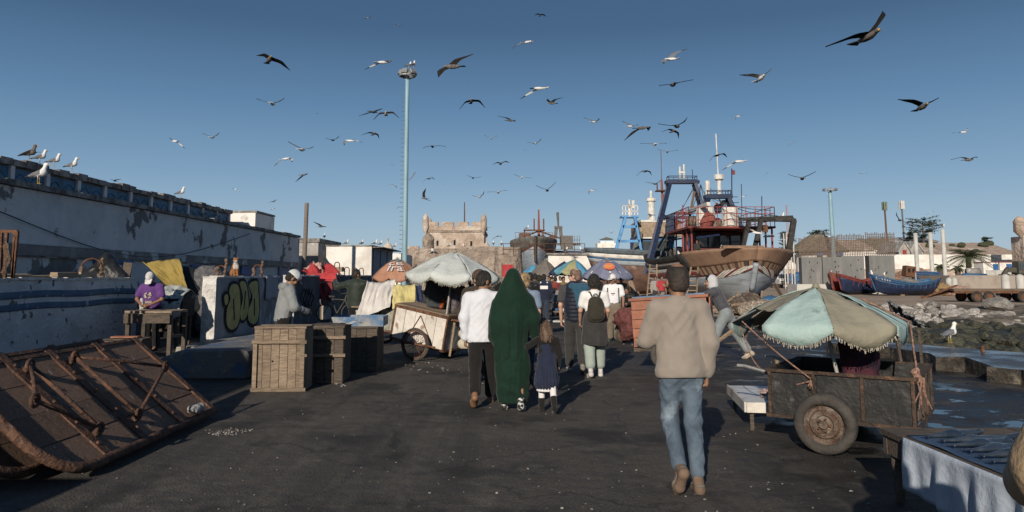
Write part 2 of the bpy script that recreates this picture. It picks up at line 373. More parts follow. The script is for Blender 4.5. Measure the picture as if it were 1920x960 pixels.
# wet raised stone landing with a worn, stepped edge
edge = [(7.05, 17.0), (7.35, 15.9), (7.85, 15.75), (7.72, 14.0), (7.62, 13.65), (8.02, 13.45), (7.86, 12.4), (7.62, 12.2), (8.0, 11.95), (7.9, 10.9), (7.7, 10.6), (7.9, 8), (8, -6), (46, -6), (46, 5.9), (14, 11.4), (9.7, 14), (8.5, 15.9), (8.0, 16.6), (7.8, 17.6)]
g = MB(); T = [Vector((x, y, .25+.03*math.sin(x*3+y*2))) for x, y in edge]; B0 = [Vector((x-.03, y, -.3)) for x, y in edge]; m = len(edge)
tt = tessellate_polygon([T]); g.add(T, [tuple(t) for t in tt], 0)
for i in range(m):
    j = (i+1) % m; a, b = T[i], T[j]; c, d = B0[j], B0[i]; g.add([a, b, c, d], [(0, 1, 2, 3)], 1)
o = g.build('stone_landing', [WETC, DAMPC], kind='structure')
o = MB().box((0, 0, 0), (.05, .05, .12)).build('ring_stub', M('rust', (.16, .075, .04), (.07, .035, .022), scale=9, rough=.85, bump=.4, bscale=30), o, w=False) ; o.location = at(1842, 655, 14.4)
RUST = MATS['rust']
# low scatter on the ground: fish scraps, paper, pebbles
LIT = M('pale_scraps', (.22, .205, .19), (.09, .08, .075), rnd=.6)
g = MB(); q = random.Random(11)
for _ in range(1500):
    y = 4.6+q.random()**1.7*20; x = q.uniform(-.62, .55)*y; s = q.choice((.0025, .003, .0035, .004, .005, .007, .011))*q.uniform(.6, 1.2)
    c = (x, y, s*.3); g.box(c, (s*q.uniform(.7, 2), s*q.uniform(.7, 2), s*.6), (0, 0, q.uniform(0, 6)), jit=s*.3)
def clump(u, v, n, ru, rv, smax):
    for _ in range(n):
        p = gnd(u+q.gauss(0, ru), v+q.gauss(0, rv)); s = q.uniform(.3, 1)*smax; g.box((p.x, p.y, s*.3), (s*q.uniform(.7, 1.6), s, s*.7), (q.uniform(-.5, .5), 0, q.uniform(0, 6)), jit=s*.3)
clump(415, 812, 40, 22, 3.0, .016); clump(770, 680, 34, 26, 2.5, .02); clump(440, 808, 50, 14, 3, .016); clump(640, 722, 8, 6, 2, .03); clump(1180, 640, 14, 14, 4, .03); clump(800, 690, 16, 30, 4, .03)
g.build('ground_litter', LIT, kind='stuff')
# ================================================================== BUILDINGS
PEEL = M('peeling_plaster', (.64, .63, .63), (.50, .50, .51), scale=1.1, lo=.4, hi=.7, c3=(.17, .165, .165), s3=.7, lo3=.578, hi3=.60, rough=.9, bump=.35, bscale=11, bdist=.03)
PEELB = M('peeled_band', (.19, .18, .175), (.26, .255, .25), scale=1.3, lo=.5, hi=.62, c3=(.5, .5, .51), s3=.8, lo3=.56, hi3=.58, rough=.9, bump=.3, bscale=14)
LOWW = M('peeled_lower_wall', (.13, .13, .132), (.19, .185, .18), scale=2, c3=(.55, .55, .56), s3=.6, lo3=.47, hi3=.49, rough=.92, bump=.3, bscale=12)
WHITE = M('white_plaster', (.74, .71, .67), (.55, .51, .46), scale=.8, lo=.45, hi=.68, c3=(.34, .30, .26), s3=.45, lo3=.62, hi3=.7, rough=.9, bump=.25, bscale=10)
GREYP = M('grey_plaster', (.36, .34, .32), (.22, .20, .185), scale=.7, lo=.42, hi=.62, c3=(.5, .48, .45), s3=1.2, rough=.9, bump=.3, bscale=9)
SHUT = M('blue_shutter', (.05, .15, .26), (.03, .095, .175), scale=2, c3=(.05, .11, .17), s3=1.5, lo3=.6, hi3=.7, rough=.6, bump=.12, bscale=30, rnd=.15)
DOORB = M('blue_door', (.03, .12, .32), (.02, .08, .2), scale=2, rough=.6, bump=.12, bscale=30, rnd=.15)
EDGE = M('broken_coping', (.30, .28, .26), (.11, .10, .095), scale=2.2, lo=.42, hi=.6, rough=.95, bump=.6, bscale=9, bdist=.05)
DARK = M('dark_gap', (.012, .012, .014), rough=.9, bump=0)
def ragged(g, x0, x1, y0, y1, z, h, n, amp, mi=0):          # a worn coping: uneven little lengths end to end
    for i in range(n):
        a, b = y0+(y1-y0)*i/n, y0+(y1-y0)*(i+1)/n; e = U(-amp, amp); f = U(-amp, amp)*.6
        g.box(((x0+x1)/2+f, (a+b)/2, z+h/2+e/2), (x1-x0, b-a-.002, h+e), mi=mi, jit=amp*.2)
XF = -14.0
t = thing('harbour_warehouse', 'long low white harbour building with peeling plaster and blue shuttered upper storey', 'building', (XF, 30, 0))
def facade(x, y0, y1, z0, z1, n, mz, amp=.02):
    return MB().grid(lambda u, v: Vector((x+amp*float(vnoise([[u*(y1-y0)*.5, v*3, 1]])[0]), y0+(y1-y0)*u, z0+(z1-z0)*v)), n, mz)
g = facade(XF, 6, 49, 2.62, 4.2, 90, 6); g.box((XF-1.5, 27.5, 2.1), (2.9, 42.8, 4.19)); g.build('wall', PEEL, t)
# rounded far corner
g = MB(); V = [(XF-1.0+math.cos(a)*1.02, 49+math.sin(a)*1.0) for a in [i*PI/2/8 for i in range(9)]]
for i in range(8):
    (xa, ya), (xb, yb) = V[i], V[i+1]; g.add([(xa, ya, 0), (xb, yb, 0), (xb, yb, 4.2), (xa, ya, 4.2)], [(0, 1, 2, 3)])
g.add([(XF-1, 49, 4.2)]+[(x, y, 4.2) for x, y in V], [(0, i+1, i+2) for i in range(8)]); g.add([(XF-1.0, 50, 0), (XF-12, 50, 0), (XF-12, 50, 4.2), (XF-1, 50, 4.2)], [(0, 1, 2, 3)])
g.build('rounded_corner', PEEL, t)
facade(XF+.004, 6, 49.1, 0, 2.3, 80, 5).build('lower_wall', LOWW, t)
g = MB().box((XF+.03, 27.6, 2.45), (.16, 43, .3)); g.build('string_course', PEELB, t)
g = MB().box((XF+.045, 27.6, 2.27), (.1, 43, .05)); g.build('moulding', EDGE, t)
g = MB(); ragged(g, XF-.5, XF+.14, 6, 49, 4.22, .16, 24, .025); g.build('parapet_coping', EDGE, t)
g = MB().box((XF-6.5, 28, 4.15), (11, 44, .12)); g.build('terrace', CONC, t)
for y0, y1, zt in ((18.2, 20.2, 2.3), (25.0, 27.4, 2.25), (32.5, 34.6, 2.2), (38.6, 40.8, 2.2), (44.8, 46.8, 2.2)):
    d = MB().box((XF+.04, (y0+y1)/2, zt/2), (.06, y1-y0, zt)).build('door', DOORB, t)
    g = MB()
    for k in range(7): g.box((XF+.08, y0+(k+.5)*(y1-y0)/7, zt/2-.05), (.025, (y1-y0)/7-.02, zt-.16))
    g.build('door_board', DOORB, d)
    MB().box((XF+.1, (y0+y1)/2, zt-.03), (.06, y1-y0+.1, .08)).build('door_lintel', DOORB, d)
XU = -17.0; yb = [23.0, 25.0, 26.95, 28.9, 30.8, 32.9, 34.8, 36.8, 38.8, 40.7, 42.6, 44.5]
MB().box((XU-4.05, 30.7, 4.9), (8, 28.2, 1.5)).build('upper_storey', GREYP, t)
g = MB(); ragged(g, XU-7, XU+.2, 16.6, 44.7, 5.42, .22, 44, .06); g.build('upper_roof_edge', EDGE, t)
for y in [17.2, 19.1, 21]+yb: MB().box((XU+.06, y, 4.75), (.16, .2, 1.36)).build('upper_post', PEEL, t)
def leaf(y0, y1, z0, z1):
    g = MB().box((XU+.03, (y0+y1)/2, (z0+z1)/2), (.05, y1-y0-.02, z1-z0)); w = y1-y0
    # arched raised moulding
    A = [(y0+w*.15, z0+.1), (y0+w*.15, z1-.38)]+[(y0+w*(.15+.7*k/6), z1-.38+.2*math.sin(PI*k/6)) for k in range(1, 6)]+[(y1-w*.15, z1-.38), (y1-w*.15, z0+.1)]
    g.tube([(XU+.062, a, b) for a, b in A], .022, 4); return g
yy = [17.2, 19.1, 21]+yb
for a, b in zip(yy[:-1], yy[1:]):
    m = (a+b)/2
    leaf(a+.11, m, 4.22, 5.36).build('shutter', SHUT, t); leaf(m, b-.11, 4.22, 5.36).build('shutter', SHUT, t)
MB().tube([(XF+.1, 19.2+i*1.2, 3.62-1.25*math.sin(PI*min(1, i/17))*(1+.12*math.sin(i*.3))+i*.02) for i in range(18)], .016, 5).build('slack_cable', DARK, t)
# small rough block beyond the terrace
t = thing('rooftop_block', 'small rough concrete block house at the far end of the blue shuttered roof', 'building', (-17.6, 47.5, 0))
MB().box((-17.4, 48, 4.9), (3, 3.6, 1.5), jit=.03).build('wall', WHITE, t); g = MB(); g.box((-17.4, 48, 5.7), (3.1, 3.7, .12), jit=.03); g.build('roof', CONC, t)
# buildings straight ahead on the left
def block(name, label, u0, u1, vt, Y, D, mat, side=None, zt=None, base=0):
    a, b = at(u0, vt, Y), at(u1, vt, Y); z = zt or (a.z+b.z)/2
    t = thing(name, label, 'building', ((a.x+b.x)/2, Y+D/2, base))
    g = MB(); g.grid(lambda u, v: Vector((a.x+(b.x-a.x)*u, Y-.02*float(vnoise([[u*9, v*4, 2]])[0]), base+(z-base)*v)), 14, 8)
    g.box(((a.x+b.x)/2, Y+D/2, (z+base)/2), (b.x-a.x-.01, D-.06, z-base-.01)); g.build('wall', mat, t)
    return t, a.x, b.x, z
t, x0, x1, z = block('grey_house', 'grey flat roofed house behind the wooden pole', 548, 597, 453, 56, 7, GREYP)
MB().box(((x0+x1)/2, 59.5, z+.1), (x1-x0+.2, 7.2, .3)).build('parapet', EDGE, t)
for yy_ in (57.6, 60.4): MB().box((x1+.02, yy_, 1.5), (.05, .9, 1.4)).build('window', SHUT, t)
t, x0, x1, z = block('white_warehouse', 'white washed flat roofed warehouse with blue shutters on its right side', 612, 697, 462, 52, 9, WHITE)
MB().box(((x0+x1)/2, 56.5, z+.05), (x1-x0+.1, 9.1, .1)).build('roof', EDGE, t)
for k in range(3): MB().box((x1+.04, 53.6+k*2.9, z-1.3), (.08, 2.5, 2.3)).build('shutter', SHUT, t)
MB().box((x1+.35, 56.5, z-.05), (.8, 8.8, .06)).build('eave', EDGE, t)
t, x0, x1, z = block('ruined_shed', 'low grey shed in shadow between the grey house and the white warehouse', 590, 616, 470, 60, 6, GREYP)
t, x0, x1, z = block('low_wall_house', 'low pale house with roof clutter just left of the blue mast', 700, 752, 475, 70, 8, WHITE)
for k in range(4): MB().box((x0+.5+k*.75, 69.98, 1.6), (.34, .05, .8)).build('window', SHUT, t)
# wooden pole
p = gnd(571, 505+15); Y = 46
a, b = at(569, 512, Y), at(575, 384, Y)
t = thing('wooden_pole', 'weathered bare wooden pole standing behind the red tarpaulin stall', 'pole', (a.x, Y, 0))
MB().tube([(a.x-.05, Y, 0), a, (a+b)/2+Vector((.02, 0, 0)), b, b+Vector((.01, 0, .12))], .15, 8, r1=.12).build('pole', wood('grey_wood', (.22, .18, .15)), t, smooth=True)
# ------------------------------------------------------------ fortress
STONE = M('fort_stone', (.46, .36, .29), (.34, .26, .205), scale=.6, lo=.42, hi=.6, c3=(.55, .47, .40), s3=.25, lo3=.5, hi3=.6, rough=.95, bump=.5, bscale=2.2, bdist=.2)
STONE2 = M('fort_wall_stone', (.36, .29, .235), (.24, .19, .155), scale=.9, lo=.42, hi=.6, c3=(.45, .38, .32), s3=.3, rough=.95, bump=.6, bscale=2.5, bdist=.2)
YC = 110.0
def fx(u): return (u-960)/F*YC*1.0055
def fz(v): return at(960, v, YC).z
t = thing('fort', 'square sandstone fort with battlements and round corner turrets', 'fort', (fx(853), YC, 0))
x0, x1 = fx(797), fx(908); zt = fz(432)
MB().box(((x0+x1)/2, YC+6, zt/2), (x1-x0, 12, zt)).build('keep_wall', STONE, t)
MB().box(((x0+x1)/2, YC+6, fz(433)), (x1-x0+.3, 12.3, .35)).build('cornice', STONE2, t)
MB().box(((x0+x1)/2, YC+.2, fz(428)), (x1-x0+.12, .8, fz(424)-fz(432))).build('parapet', STONE, t)
for a, b in ((801, 822), (828, 851), (856, 879), (885, 905)):
    MB().box(((fx(a)+fx(b))/2, YC+.2, fz(420)), (fx(b)-fx(a), .9, fz(416.5)-fz(424))).build('merlon', STONE, t)
for k in range(4):
    MB().box((x1-.3, YC+1.5+k*3, fz(420)), (.8, 1.9, fz(416.5)-fz(424))).build('merlon', STONE, t); MB().box((x0+.3, YC+1.5+k*3, fz(420)), (.8, 1.9, fz(416.5)-fz(424))).build('merlon', STONE, t)
for u, v in ((821, 456), (853, 455), (884, 457)): MB().box((fx(u), YC-.02, fz(v)), (.28, .1, .75)).build('slit_window', DARK, t)
def turret(u, vt, vs, vb, w, Y=YC, corbel=True):
    c = at(u, vs, Y); r = w/2*Y/F; zt_, zs, zb = at(u, vt, Y).z, c.z, at(u, vb, Y).z
    pr = [(0, zb-1.2), (r*.25, zb-1.1), (r*.6, zb-.5), (r*1.04, zb)] if corbel else [(r*1.1, 0)]
    pr += [(r, zb+.1), (r*.98, zs-.1), (r*1.06, zs), (r, zs+.1), (r*.86, zs+(zt_-zs)*.4), (r*.5, zs+(zt_-zs)*.72), (r*.16, zs+(zt_-zs)*.86), (.12, zt_), (0, zt_+.02)]
    return MB().lathe(pr, (c.x, Y, 0), 18)
for u in (798, 907): turret(u, 400, 412, 426, 11.5, YC-.3).build('corner_turret', STONE, t, smooth=True)
turret(805, 408, 415, 424, 9, YC+11).build('corner_turret', STONE, t, smooth=True)
MB().tube([at(871, 424, YC+5), at(871, 379, YC+5)], .13, 6, r1=.08).build('flagpole', RUST, t)
t = thing('round_watch_turret', 'domed round stone turret standing in front of the fort', 'turret', (fx(803)*.91, 100, 0))
turret(803, 436, 450, 476, 22, 100, False).build('turret_wall', STONE2, t, smooth=True)
t = thing('rampart', 'long weathered stone rampart running in front of the fort', 'wall', (fx(850), 96, 0))
za = at(850, 466, 96).z
MB().grid(lambda u, v: Vector(((758-960)/F*96+u*190/F*96, 96+.1*float(vnoise([[u*40, v*8, 5]])[0]), za*v)), 60, 8).build('wall_face', STONE2, t)
MB().box((at(853, 466, 96).x, 97.1, za/2), (190/F*96, 2, za-.02)).build('wall_core', STONE2, t)
for k in range(9): MB().box((at(766+k*4.2+(95 if k > 4 else 0), 463, 96).x, 96.6, za+.12), (.26, .7, .4)).build('coping_stone', STONE, t)
def dome(u, vt, vb, w, Y, label):
    c = at(u, vb, Y); r = w/2*Y/F; h = at(u, vt, Y).z
    t = thing('domed_turret', label, 'turret', (c.x, Y, 0)); q_ = h-c.z
    MB().lathe([(r, 0), (r, c.z), (r*1.06, c.z+.05), (r*.96, c.z+.2), (r*.8, c.z+q_*.3), (r*.45, c.z+q_*.5), (r*.16, c.z+q_*.6), (r*.12, c.z+q_*.8), (.1, h)], (c.x, Y, 0), 16).build('dome', STONE, t, smooth=True)
    return t
t = dome(727, 447, 467, 20, 90, 'small domed stone turret between the white warehouse and the blue mast'); MB().box((at(735, 475, 90).x, 90.5, 2.2), (2.2, 1.9, 4.4)).build('base_block', STONE, t)
dome(912, 446, 468, 17, 98, 'small domed stone turret to the right of the fort')
# round stone bastion and walls right of the fort
t = thing('round_bastion', 'squat round tower of rough stone behind the green robed woman', 'tower', at(952, 520, 74))
c = at(953, 465, 74); MB().lathe([(1.55, 0), (1.42, c.z*.6), (1.35, c.z), (1.4, c.z+.1), (0, c.z+.12)], (c.x, 75.5, 0), 22).build('tower_wall', STONE2, t, smooth=True)
c = at(912, 462, 80); MB().box((c.x-.6, 81, c.z/2), (4.2, 2, c.z)).build('side_wall', STONE2, t)
t, x0, x1, z = block('quay_storehouse', 'long low whitewashed quay storehouse behind the market parasols', 1028, 1165, 478, 66, 6, WHITE)
MB().box(((x0+x1)/2, 69, z+.08), (x1-x0+.3, 6.4, .16)).build('roof', EDGE, t)
g = MB()
for k in range(9): g.tube([(x1-3.2+k*.0-.9*k, 66.2, z), (x1-3.2-.9*k, 66.2, z+1.0)], .03, 4)
for zz in (.5, 1.0): g.tube([(x1-10.5, 66.2, z+zz), (x1-3.2, 66.2, z+zz)], .025, 4)
g.build('roof_railing', RUST, t)
t = thing('lighthouse', 'small white square lighthouse tower far behind the storehouse', 'lighthouse', at(1137, 519, 150))
c = at(1137, 462, 150); MB().box((c.x, 150, c.z/2), (2.7, 2.7, c.z+2)).build('tower_wall', WHITE, t)
MB().box((c.x, 150, at(1137, 461, 150).z), (4, 4, .9)).build('gallery', WHITE, t); MB().lathe([(1.9, at(1, 449, 150).z), (.1, at(1, 444.5, 150).z)], (c.x, 150, 0), 4, (0, 0, PI/4)).build('roof', M('olive_tile', (.2, .19, .13), rough=.8), t)
# ------------------------------------------------------------ floodlight masts
BLUEP = M('blue_mast_paint', (.24, .38, .44), (.20, .32, .38), scale=2, c3=(.24, .16, .11), s3=1.6, lo3=.64, hi3=.72, rough=.5, bump=.05, stretch=(1, 1, .25))
STEEL = M('grey_steel', (.30, .30, .30), (.2, .2, .2), scale=6, rough=.5, metal=.4, bump=.05)
def mast(label, ub, ut, vt, Y, wpx, n, heads, rings=0):
    a, b = at(ub, 519, Y), at(ut, vt, Y); t = thing('floodlight_mast', label, 'light mast', (a.x, Y, 0)); r = wpx/2*Y/F
    A = Vector((a.x, Y, 0)); MB().tube([A.lerp(b, i/10) for i in range(11)], r, 12, r1=r*.72).build('pole', BLUEP, t, smooth=True)
    for i in range(n):
        p = A.lerp(b, .1+.88*i/n); MB().tube([p+Vector((-r*.8, 0, 0)), p+Vector((-r-.17, 0, 0))], .016, 4).build('climbing_rung', STEEL, t)
    g = MB()
    for k in range(12):
        p = b+Vector((math.cos(k*PI/6), math.sin(k*PI/6), 0))*(r*2.9); q_ = b+Vector((math.cos((k+1)*PI/6), math.sin((k+1)*PI/6), 0))*(r*2.9); g.bar(p, q_, .07, .1)
        if k % 3 == 0: g.bar(b-Vector((0, 0, .3)), p, .06)
    g.build('lamp_ring', STEEL, t)
    for k in range(heads):
        e = 2*PI*k/heads+.3; p = b+Vector((math.cos(e), math.sin(e), 0))*(r*2.7)+Vector((0, 0, .18)); MB().box(p, (.36, .2, .32), (R(-25), 0, e+PI/2)).build('floodlight', STEEL, t, bevel=.03)
    return t, b, r
t, MT, mr = mast('tall light blue floodlight mast with climbing rungs rising near the middle', 758, 764, 142, 45, 10.5, 44, 6)
MB().tube([at(767, 338, 45), at(774, 330, 45), at(779, 322, 45)], .03, 5).build('bracket', STEEL, t)
mast('distant light blue floodlight mast behind the concrete panels', 1566, 1556, 357, 120, 9, 20, 6)
# ================================================================== BOATS AND THE FAR RIGHT SHORE
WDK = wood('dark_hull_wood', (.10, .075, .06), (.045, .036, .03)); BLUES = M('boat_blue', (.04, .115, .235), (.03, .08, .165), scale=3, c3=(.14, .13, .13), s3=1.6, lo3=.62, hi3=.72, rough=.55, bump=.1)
NAVY = M('navy_paint', (.018, .030, .075), (.012, .02, .05), scale=3, c3=(.10, .09, .09), s3=2, lo3=.66, hi3=.74, rough=.5, bump=.08)
LBLUE = M('light_blue_steel', (.10, .30, .58), (.07, .2, .42), scale=3, c3=(.16, .1, .07), s3=2, lo3=.64, hi3=.72, rough=.5, bump=.05)
BWHT = M('boat_white', (.66, .64, .60), (.50, .47, .42), scale=2.5, c3=(.30, .22, .17), s3=1.5, lo3=.62, hi3=.7, rough=.6, bump=.1)
HGREY = M('hull_grey', (.30, .34, .385), (.22, .25, .285), scale=1.6, c3=(.42, .43, .44), s3=.6, lo3=.58, hi3=.72, rough=.7, bump=.12, stretch=(1, 1, 4))
HRED = M('hull_red', (.20, .042, .034), (.13, .035, .03), scale=2, c3=(.25, .2, .18), s3=2, lo3=.68, hi3=.74, rough=.7, bump=.12)
RUSTH = M('rusty_hull', (.15, .085, .065), (.09, .055, .045), scale=1.5, c3=(.26, .2, .17), s3=1.2, lo3=.55, hi3=.68, rough=.85, bump=.3, bscale=10)
PLY = M('bare_bulwark_wood', (.30, .19, .128), (.20, .12, .08), scale=.9, lo=.4, hi=.66, c3=(.16, .09, .06), s3=1.6, lo3=.6, hi3=.75, rough=.8, bump=.15, bscale=8, stretch=(1, 1, .6))
BLACKW = M('black_tarred_wood', (.028, .027, .026), (.05, .046, .042), scale=4, c3=(.2, .18, .16), s3=2, lo3=.66, hi3=.74, rough=.8, bump=.3)
REDST = M('red_steel', (.27, .045, .04), (.18, .035, .03), scale=3, rough=.55, bump=.05); GLASS = M('dark_window_glass', (.06, .07, .08), (.04, .05, .055), rough=.1, bump=0, spec=.6)
ORANGE = M('orange_float', (.55, .10, .06), rough=.5, bump=.05); NETB = M('brown_net', (.22, .17, .13), (.10, .075, .06), scale=9, rough=.95, bump=.9, bscale=22, bdist=.06, rnd=.25)
def station_hull(fr, L, B, prof, sheer, flare, nb=28, nh=14, bow=1.7):
    """fr maps local (x along keel, y athwart, z) to the place; returns fn(s, h, side): s 0 stern..1 bow, h 0 keel..1 rail"""
    def f(s, h, side):
        s = min(1, max(0, s)); x = L*(s-.5)
        zt = sheer(s); fulls = (max(0, 1-max(0, (s-.45)/.55)**bow))**.62*(1-.45*max(0, (.28-s)/.28)**2); fulw = (max(0, 1-max(0, (s-.35)/.65)**1.25))**.95*(1-.7*max(0, (.3-s)/.3)**1.4)
        w = B/2*(fulw*(1-h)+fulls*h)*(min(1, h*2.4)**.55)*(1+flare*h*h)
        kz = prof(s); z = kz+(zt-kz)*h
        xo = x+(.09*L*(h-.35))*max(0, (s-.7)/.3)**1.5-(.03*L*h)*max(0, (.15-s)/.15)
        return fr(Vector((xo, side*w, z)))
    return f
def frame(pos, ang):                                       # ang: heading of the bow, radians from +X
    c, s_ = math.cos(ang), math.sin(ang)
    return lambda v: Vector((pos[0]+c*v.x-s_*v.y, pos[1]+s_*v.x+c*v.y, (pos[2] if len(pos) > 2 else 0)+v.z))
def strakes(f, name, mat, t, h0, h1, s0=0, s1=1, nb=30, nh=3, thick=.04, sides=(1, -1), wire=None):
    for sd_ in sides:
        g = MB().grid(lambda u, v: f(s0+(s1-s0)*u, h0+(h1-h0)*v, sd_), nb, nh)
        g.build(name, mat, t, smooth=True, thick=thick)
def gull_free(): pass
# ------------------------------------------------------------ the big trawler on the slip
BP = at(1343, 519, 47); BA = R(-90)
fr = frame((BP.x, BP.y, .15), BA)
t = thing('trawler', 'big wooden trawler under repair with bare brown bow and dark blue gantries', 'boat', (BP.x, BP.y, 0))
LB = 14.5
f = station_hull(fr, LB, 7.0, lambda s: -.05+.9*max(0, (s-.82)/.18)**2.2, lambda s: 2.55+.9*max(0, s-.45)**1.5+2.5*max(0, .5-s)**1.6, .10, bow=2.6)
strakes(f, 'lower_hull', HGREY, t, 0, .56, nb=36, nh=12)
strakes(f, 'waterline_band', HRED, t, .562, .68, 0, .84); strakes(f, 'white_strake', BWHT, t, .685, .78, 0, .78, thick=.05); strakes(f, 'black_strake', BLACKW, t, .785, .84, 0, .79, thick=.09)
strakes(f, 'white_strake', BWHT, t, .845, .90, 0, .78, thick=.05); strakes(f, 'top_rail', BLACKW, t, .905, 1.02, 0, .79, thick=.11)
strakes(f, 'bare_bulwark', PLY, t, .74, 1.06, .795, 1.0, nb=26, nh=6, thick=.07)
strakes(f, 'patched_plank', BLACKW, t, .70, 1.03, .755, .80, nb=3, thick=.12)
for sd_ in (1, -1):                                           # open ribs between the grey planking and the brown bulwark
    for k in range(26):
        s0 = .82+.18*k/26
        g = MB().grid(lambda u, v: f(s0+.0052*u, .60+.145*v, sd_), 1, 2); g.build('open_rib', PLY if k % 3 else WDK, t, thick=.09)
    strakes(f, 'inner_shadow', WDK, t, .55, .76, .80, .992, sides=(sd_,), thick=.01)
    for k in range(9):                                        # white diagonal laths at the stem
        a = .86+.014*k; g = MB().grid(lambda u, v: f(min(.999, a+.010*u+.05*v), .50+.12*v+.004, sd_)+Vector((0, -.07, 0)), 1, 3); g.build('white_lath', BWHT if k % 4 else HRED, t, thick=.05)
g = MB(); st = [f(1, h/12, 1)+Vector((.0, -.10, 0)) for h in range(0, 9)]; g.tube(st, .16, 6); g.build('stem_post', HGREY, t, smooth=True)
g = MB(); g.bar(fr(Vector((-6.4, 0, .0))), fr(Vector((5.3, 0, .0))), .3, .42); g.build('keel', HGREY, t)
g = MB().grid(lambda u, v: f(.02+.96*u, .80, 1).lerp(f(.02+.96*u, .80, -1), v), 24, 4); g.build('deck', wood('deck_wood', (.2, .16, .12)), t)
g = MB().bar(f(.985, 1.06, 1)+Vector((-2.6, -.05, .05)), f(.985, 1.06, -1)+Vector((1.2, .3, .05)), .35, .14); g.build('bow_rail_board', PLY, t)
for k, (x, y) in enumerate(((-4, 1.9), (-1, 2.3), (2, 2.1), (4, 1.5), (-4, -1.9), (-1, -2.3), (2, -2.1))):
    MB().bar(fr(Vector((x, y*1.0, -.15))), fr(Vector((x, y*.86, 1.15))), .2).build('shore_prop', WDK, t)
dz = 2.35
def L_(x, y, z): return fr(Vector((x, y, z)))
def frames(g, pts, w): 
    for a, b in zip(pts[:-1], pts[1:]): g.bar(a, b, w)
# wheelhouse amidships (red doors, open dark front), upper deck with red rails
g = MB()
def lbox(g, x0, x1, y0, y1, z0, z1, mi=0):
    V = [L_(x, y, z) for z in (z0, z1) for x, y in ((x0, y0), (x1, y0), (x1, y1), (x0, y1))]
    return g.add(V, [(0, 3, 2, 1), (4, 5, 6, 7), (0, 1, 5, 4), (1, 2, 6, 5), (2, 3, 7, 6), (3, 0, 4, 7)], mi)
lbox(MB(), -2.6, .9, -1.5, 1.5, dz, dz+1.95).build('wheelhouse', M('wheelhouse_dark_red', (.10, .03, .028), (.06, .022, .02), rough=.7), t)
for k in range(4): lbox(MB(), .91, .95, -1.32+k*.68, -.76+k*.68, dz+1.0, dz+1.7).build('window', GLASS, t)
for k in range(3):
    d = lbox(MB(), -2.3+k*.85, -1.6+k*.85, -1.56, -1.5, dz+.1, dz+1.85).build('door', REDST, t); lbox(MB(), -2.2+k*.85, -1.7+k*.85, -1.6, -1.56, dz+.95, dz+1.7).build('door_pane', BWHT if k < 2 else GLASS, d)
lbox(MB(), -3.0, 3.5, -2.5, 2.6, dz+2.0, dz+2.12).build('upper_deck', HRED, t)
for x in (1.2, 2.3, 3.4):
    for y in (-2.3, 2.4): MB().bar(L_(x, y, dz), L_(x, y, dz+2.0), .09).build('deck_post', REDST, t)
def railing(z0, pts, hgt, n, mat, nm='railing', rows=3, r=.03):
    g = MB()
    for i, (a, b) in enumerate(zip(pts[:-1], pts[1:])):
        A, Bq = L_(*a, z0), L_(*b, z0)
        for k in range(n+1):
            p = A.lerp(Bq, k/n); g.bar(p, p+Vector((0, 0, hgt)), r*1.2)
        for k in range(rows): zz = Vector((0, 0, hgt*(k+1)/rows)); g.bar(A+zz, Bq+zz, r*1.2)
    return g.build(nm, mat, t, kind='stuff')
railing(dz+2.1, [(-3, -2.45), (-.4, -2.45)], 1.15, 12, NAVY); railing(dz+2.1, [(-.4, -2.45), (3.5, -2.45), (3.5, 2.55), (-3, 2.55)], 1.15, 9, REDST)
for k, (x, y, r, h) in enumerate(((1.2, -.9, .55, 1.25), (1.3, .6, .5, 1.2), (2.5, .2, .35, .8), (-.2, -.4, .5, 1.1))):
    c = L_(x, y, dz+2.12); MB().lathe([(0, 0), (r, 0), (r, h), (r*.9, h+.08), (0, h+.1)], c, 14).build('deck_tank', BWHT, t, smooth=False)
for k, (x, y) in enumerate(((-1.9, -.9), (-1.2, .3), (-2.0, 1), (.3, -1.5), (2.9, -1.3))):
    g = SD()
    for j in range(5): p = Vector(L_(x, y, dz+2.3))-Vector((BP.x, BP.y, 0)); g.ell(p+Vector((U(-.3, .3), U(-.3, .3), U(0, .5))), (U(.2, .4),)*3, k=.15)
    g.build('net_bundle', NETB if k % 2 else M('red_net', (.3, .09, .07), (.16, .06, .05), scale=8, rough=.95, bump=.8), t, .08)
MB().lathe([(0, -.22), (.17, -.14), (.24, .02), (.2, .16), (.08, .25), (0, .26)], L_(2.6, -1.2, dz+2.55), 12).build('float', ORANGE, t, smooth=True)
MB().bar(L_(-2.0, -1.2, dz+3.45), L_(3.2, -1.2, dz+3.45), .22).build('white_boom', BWHT, t)
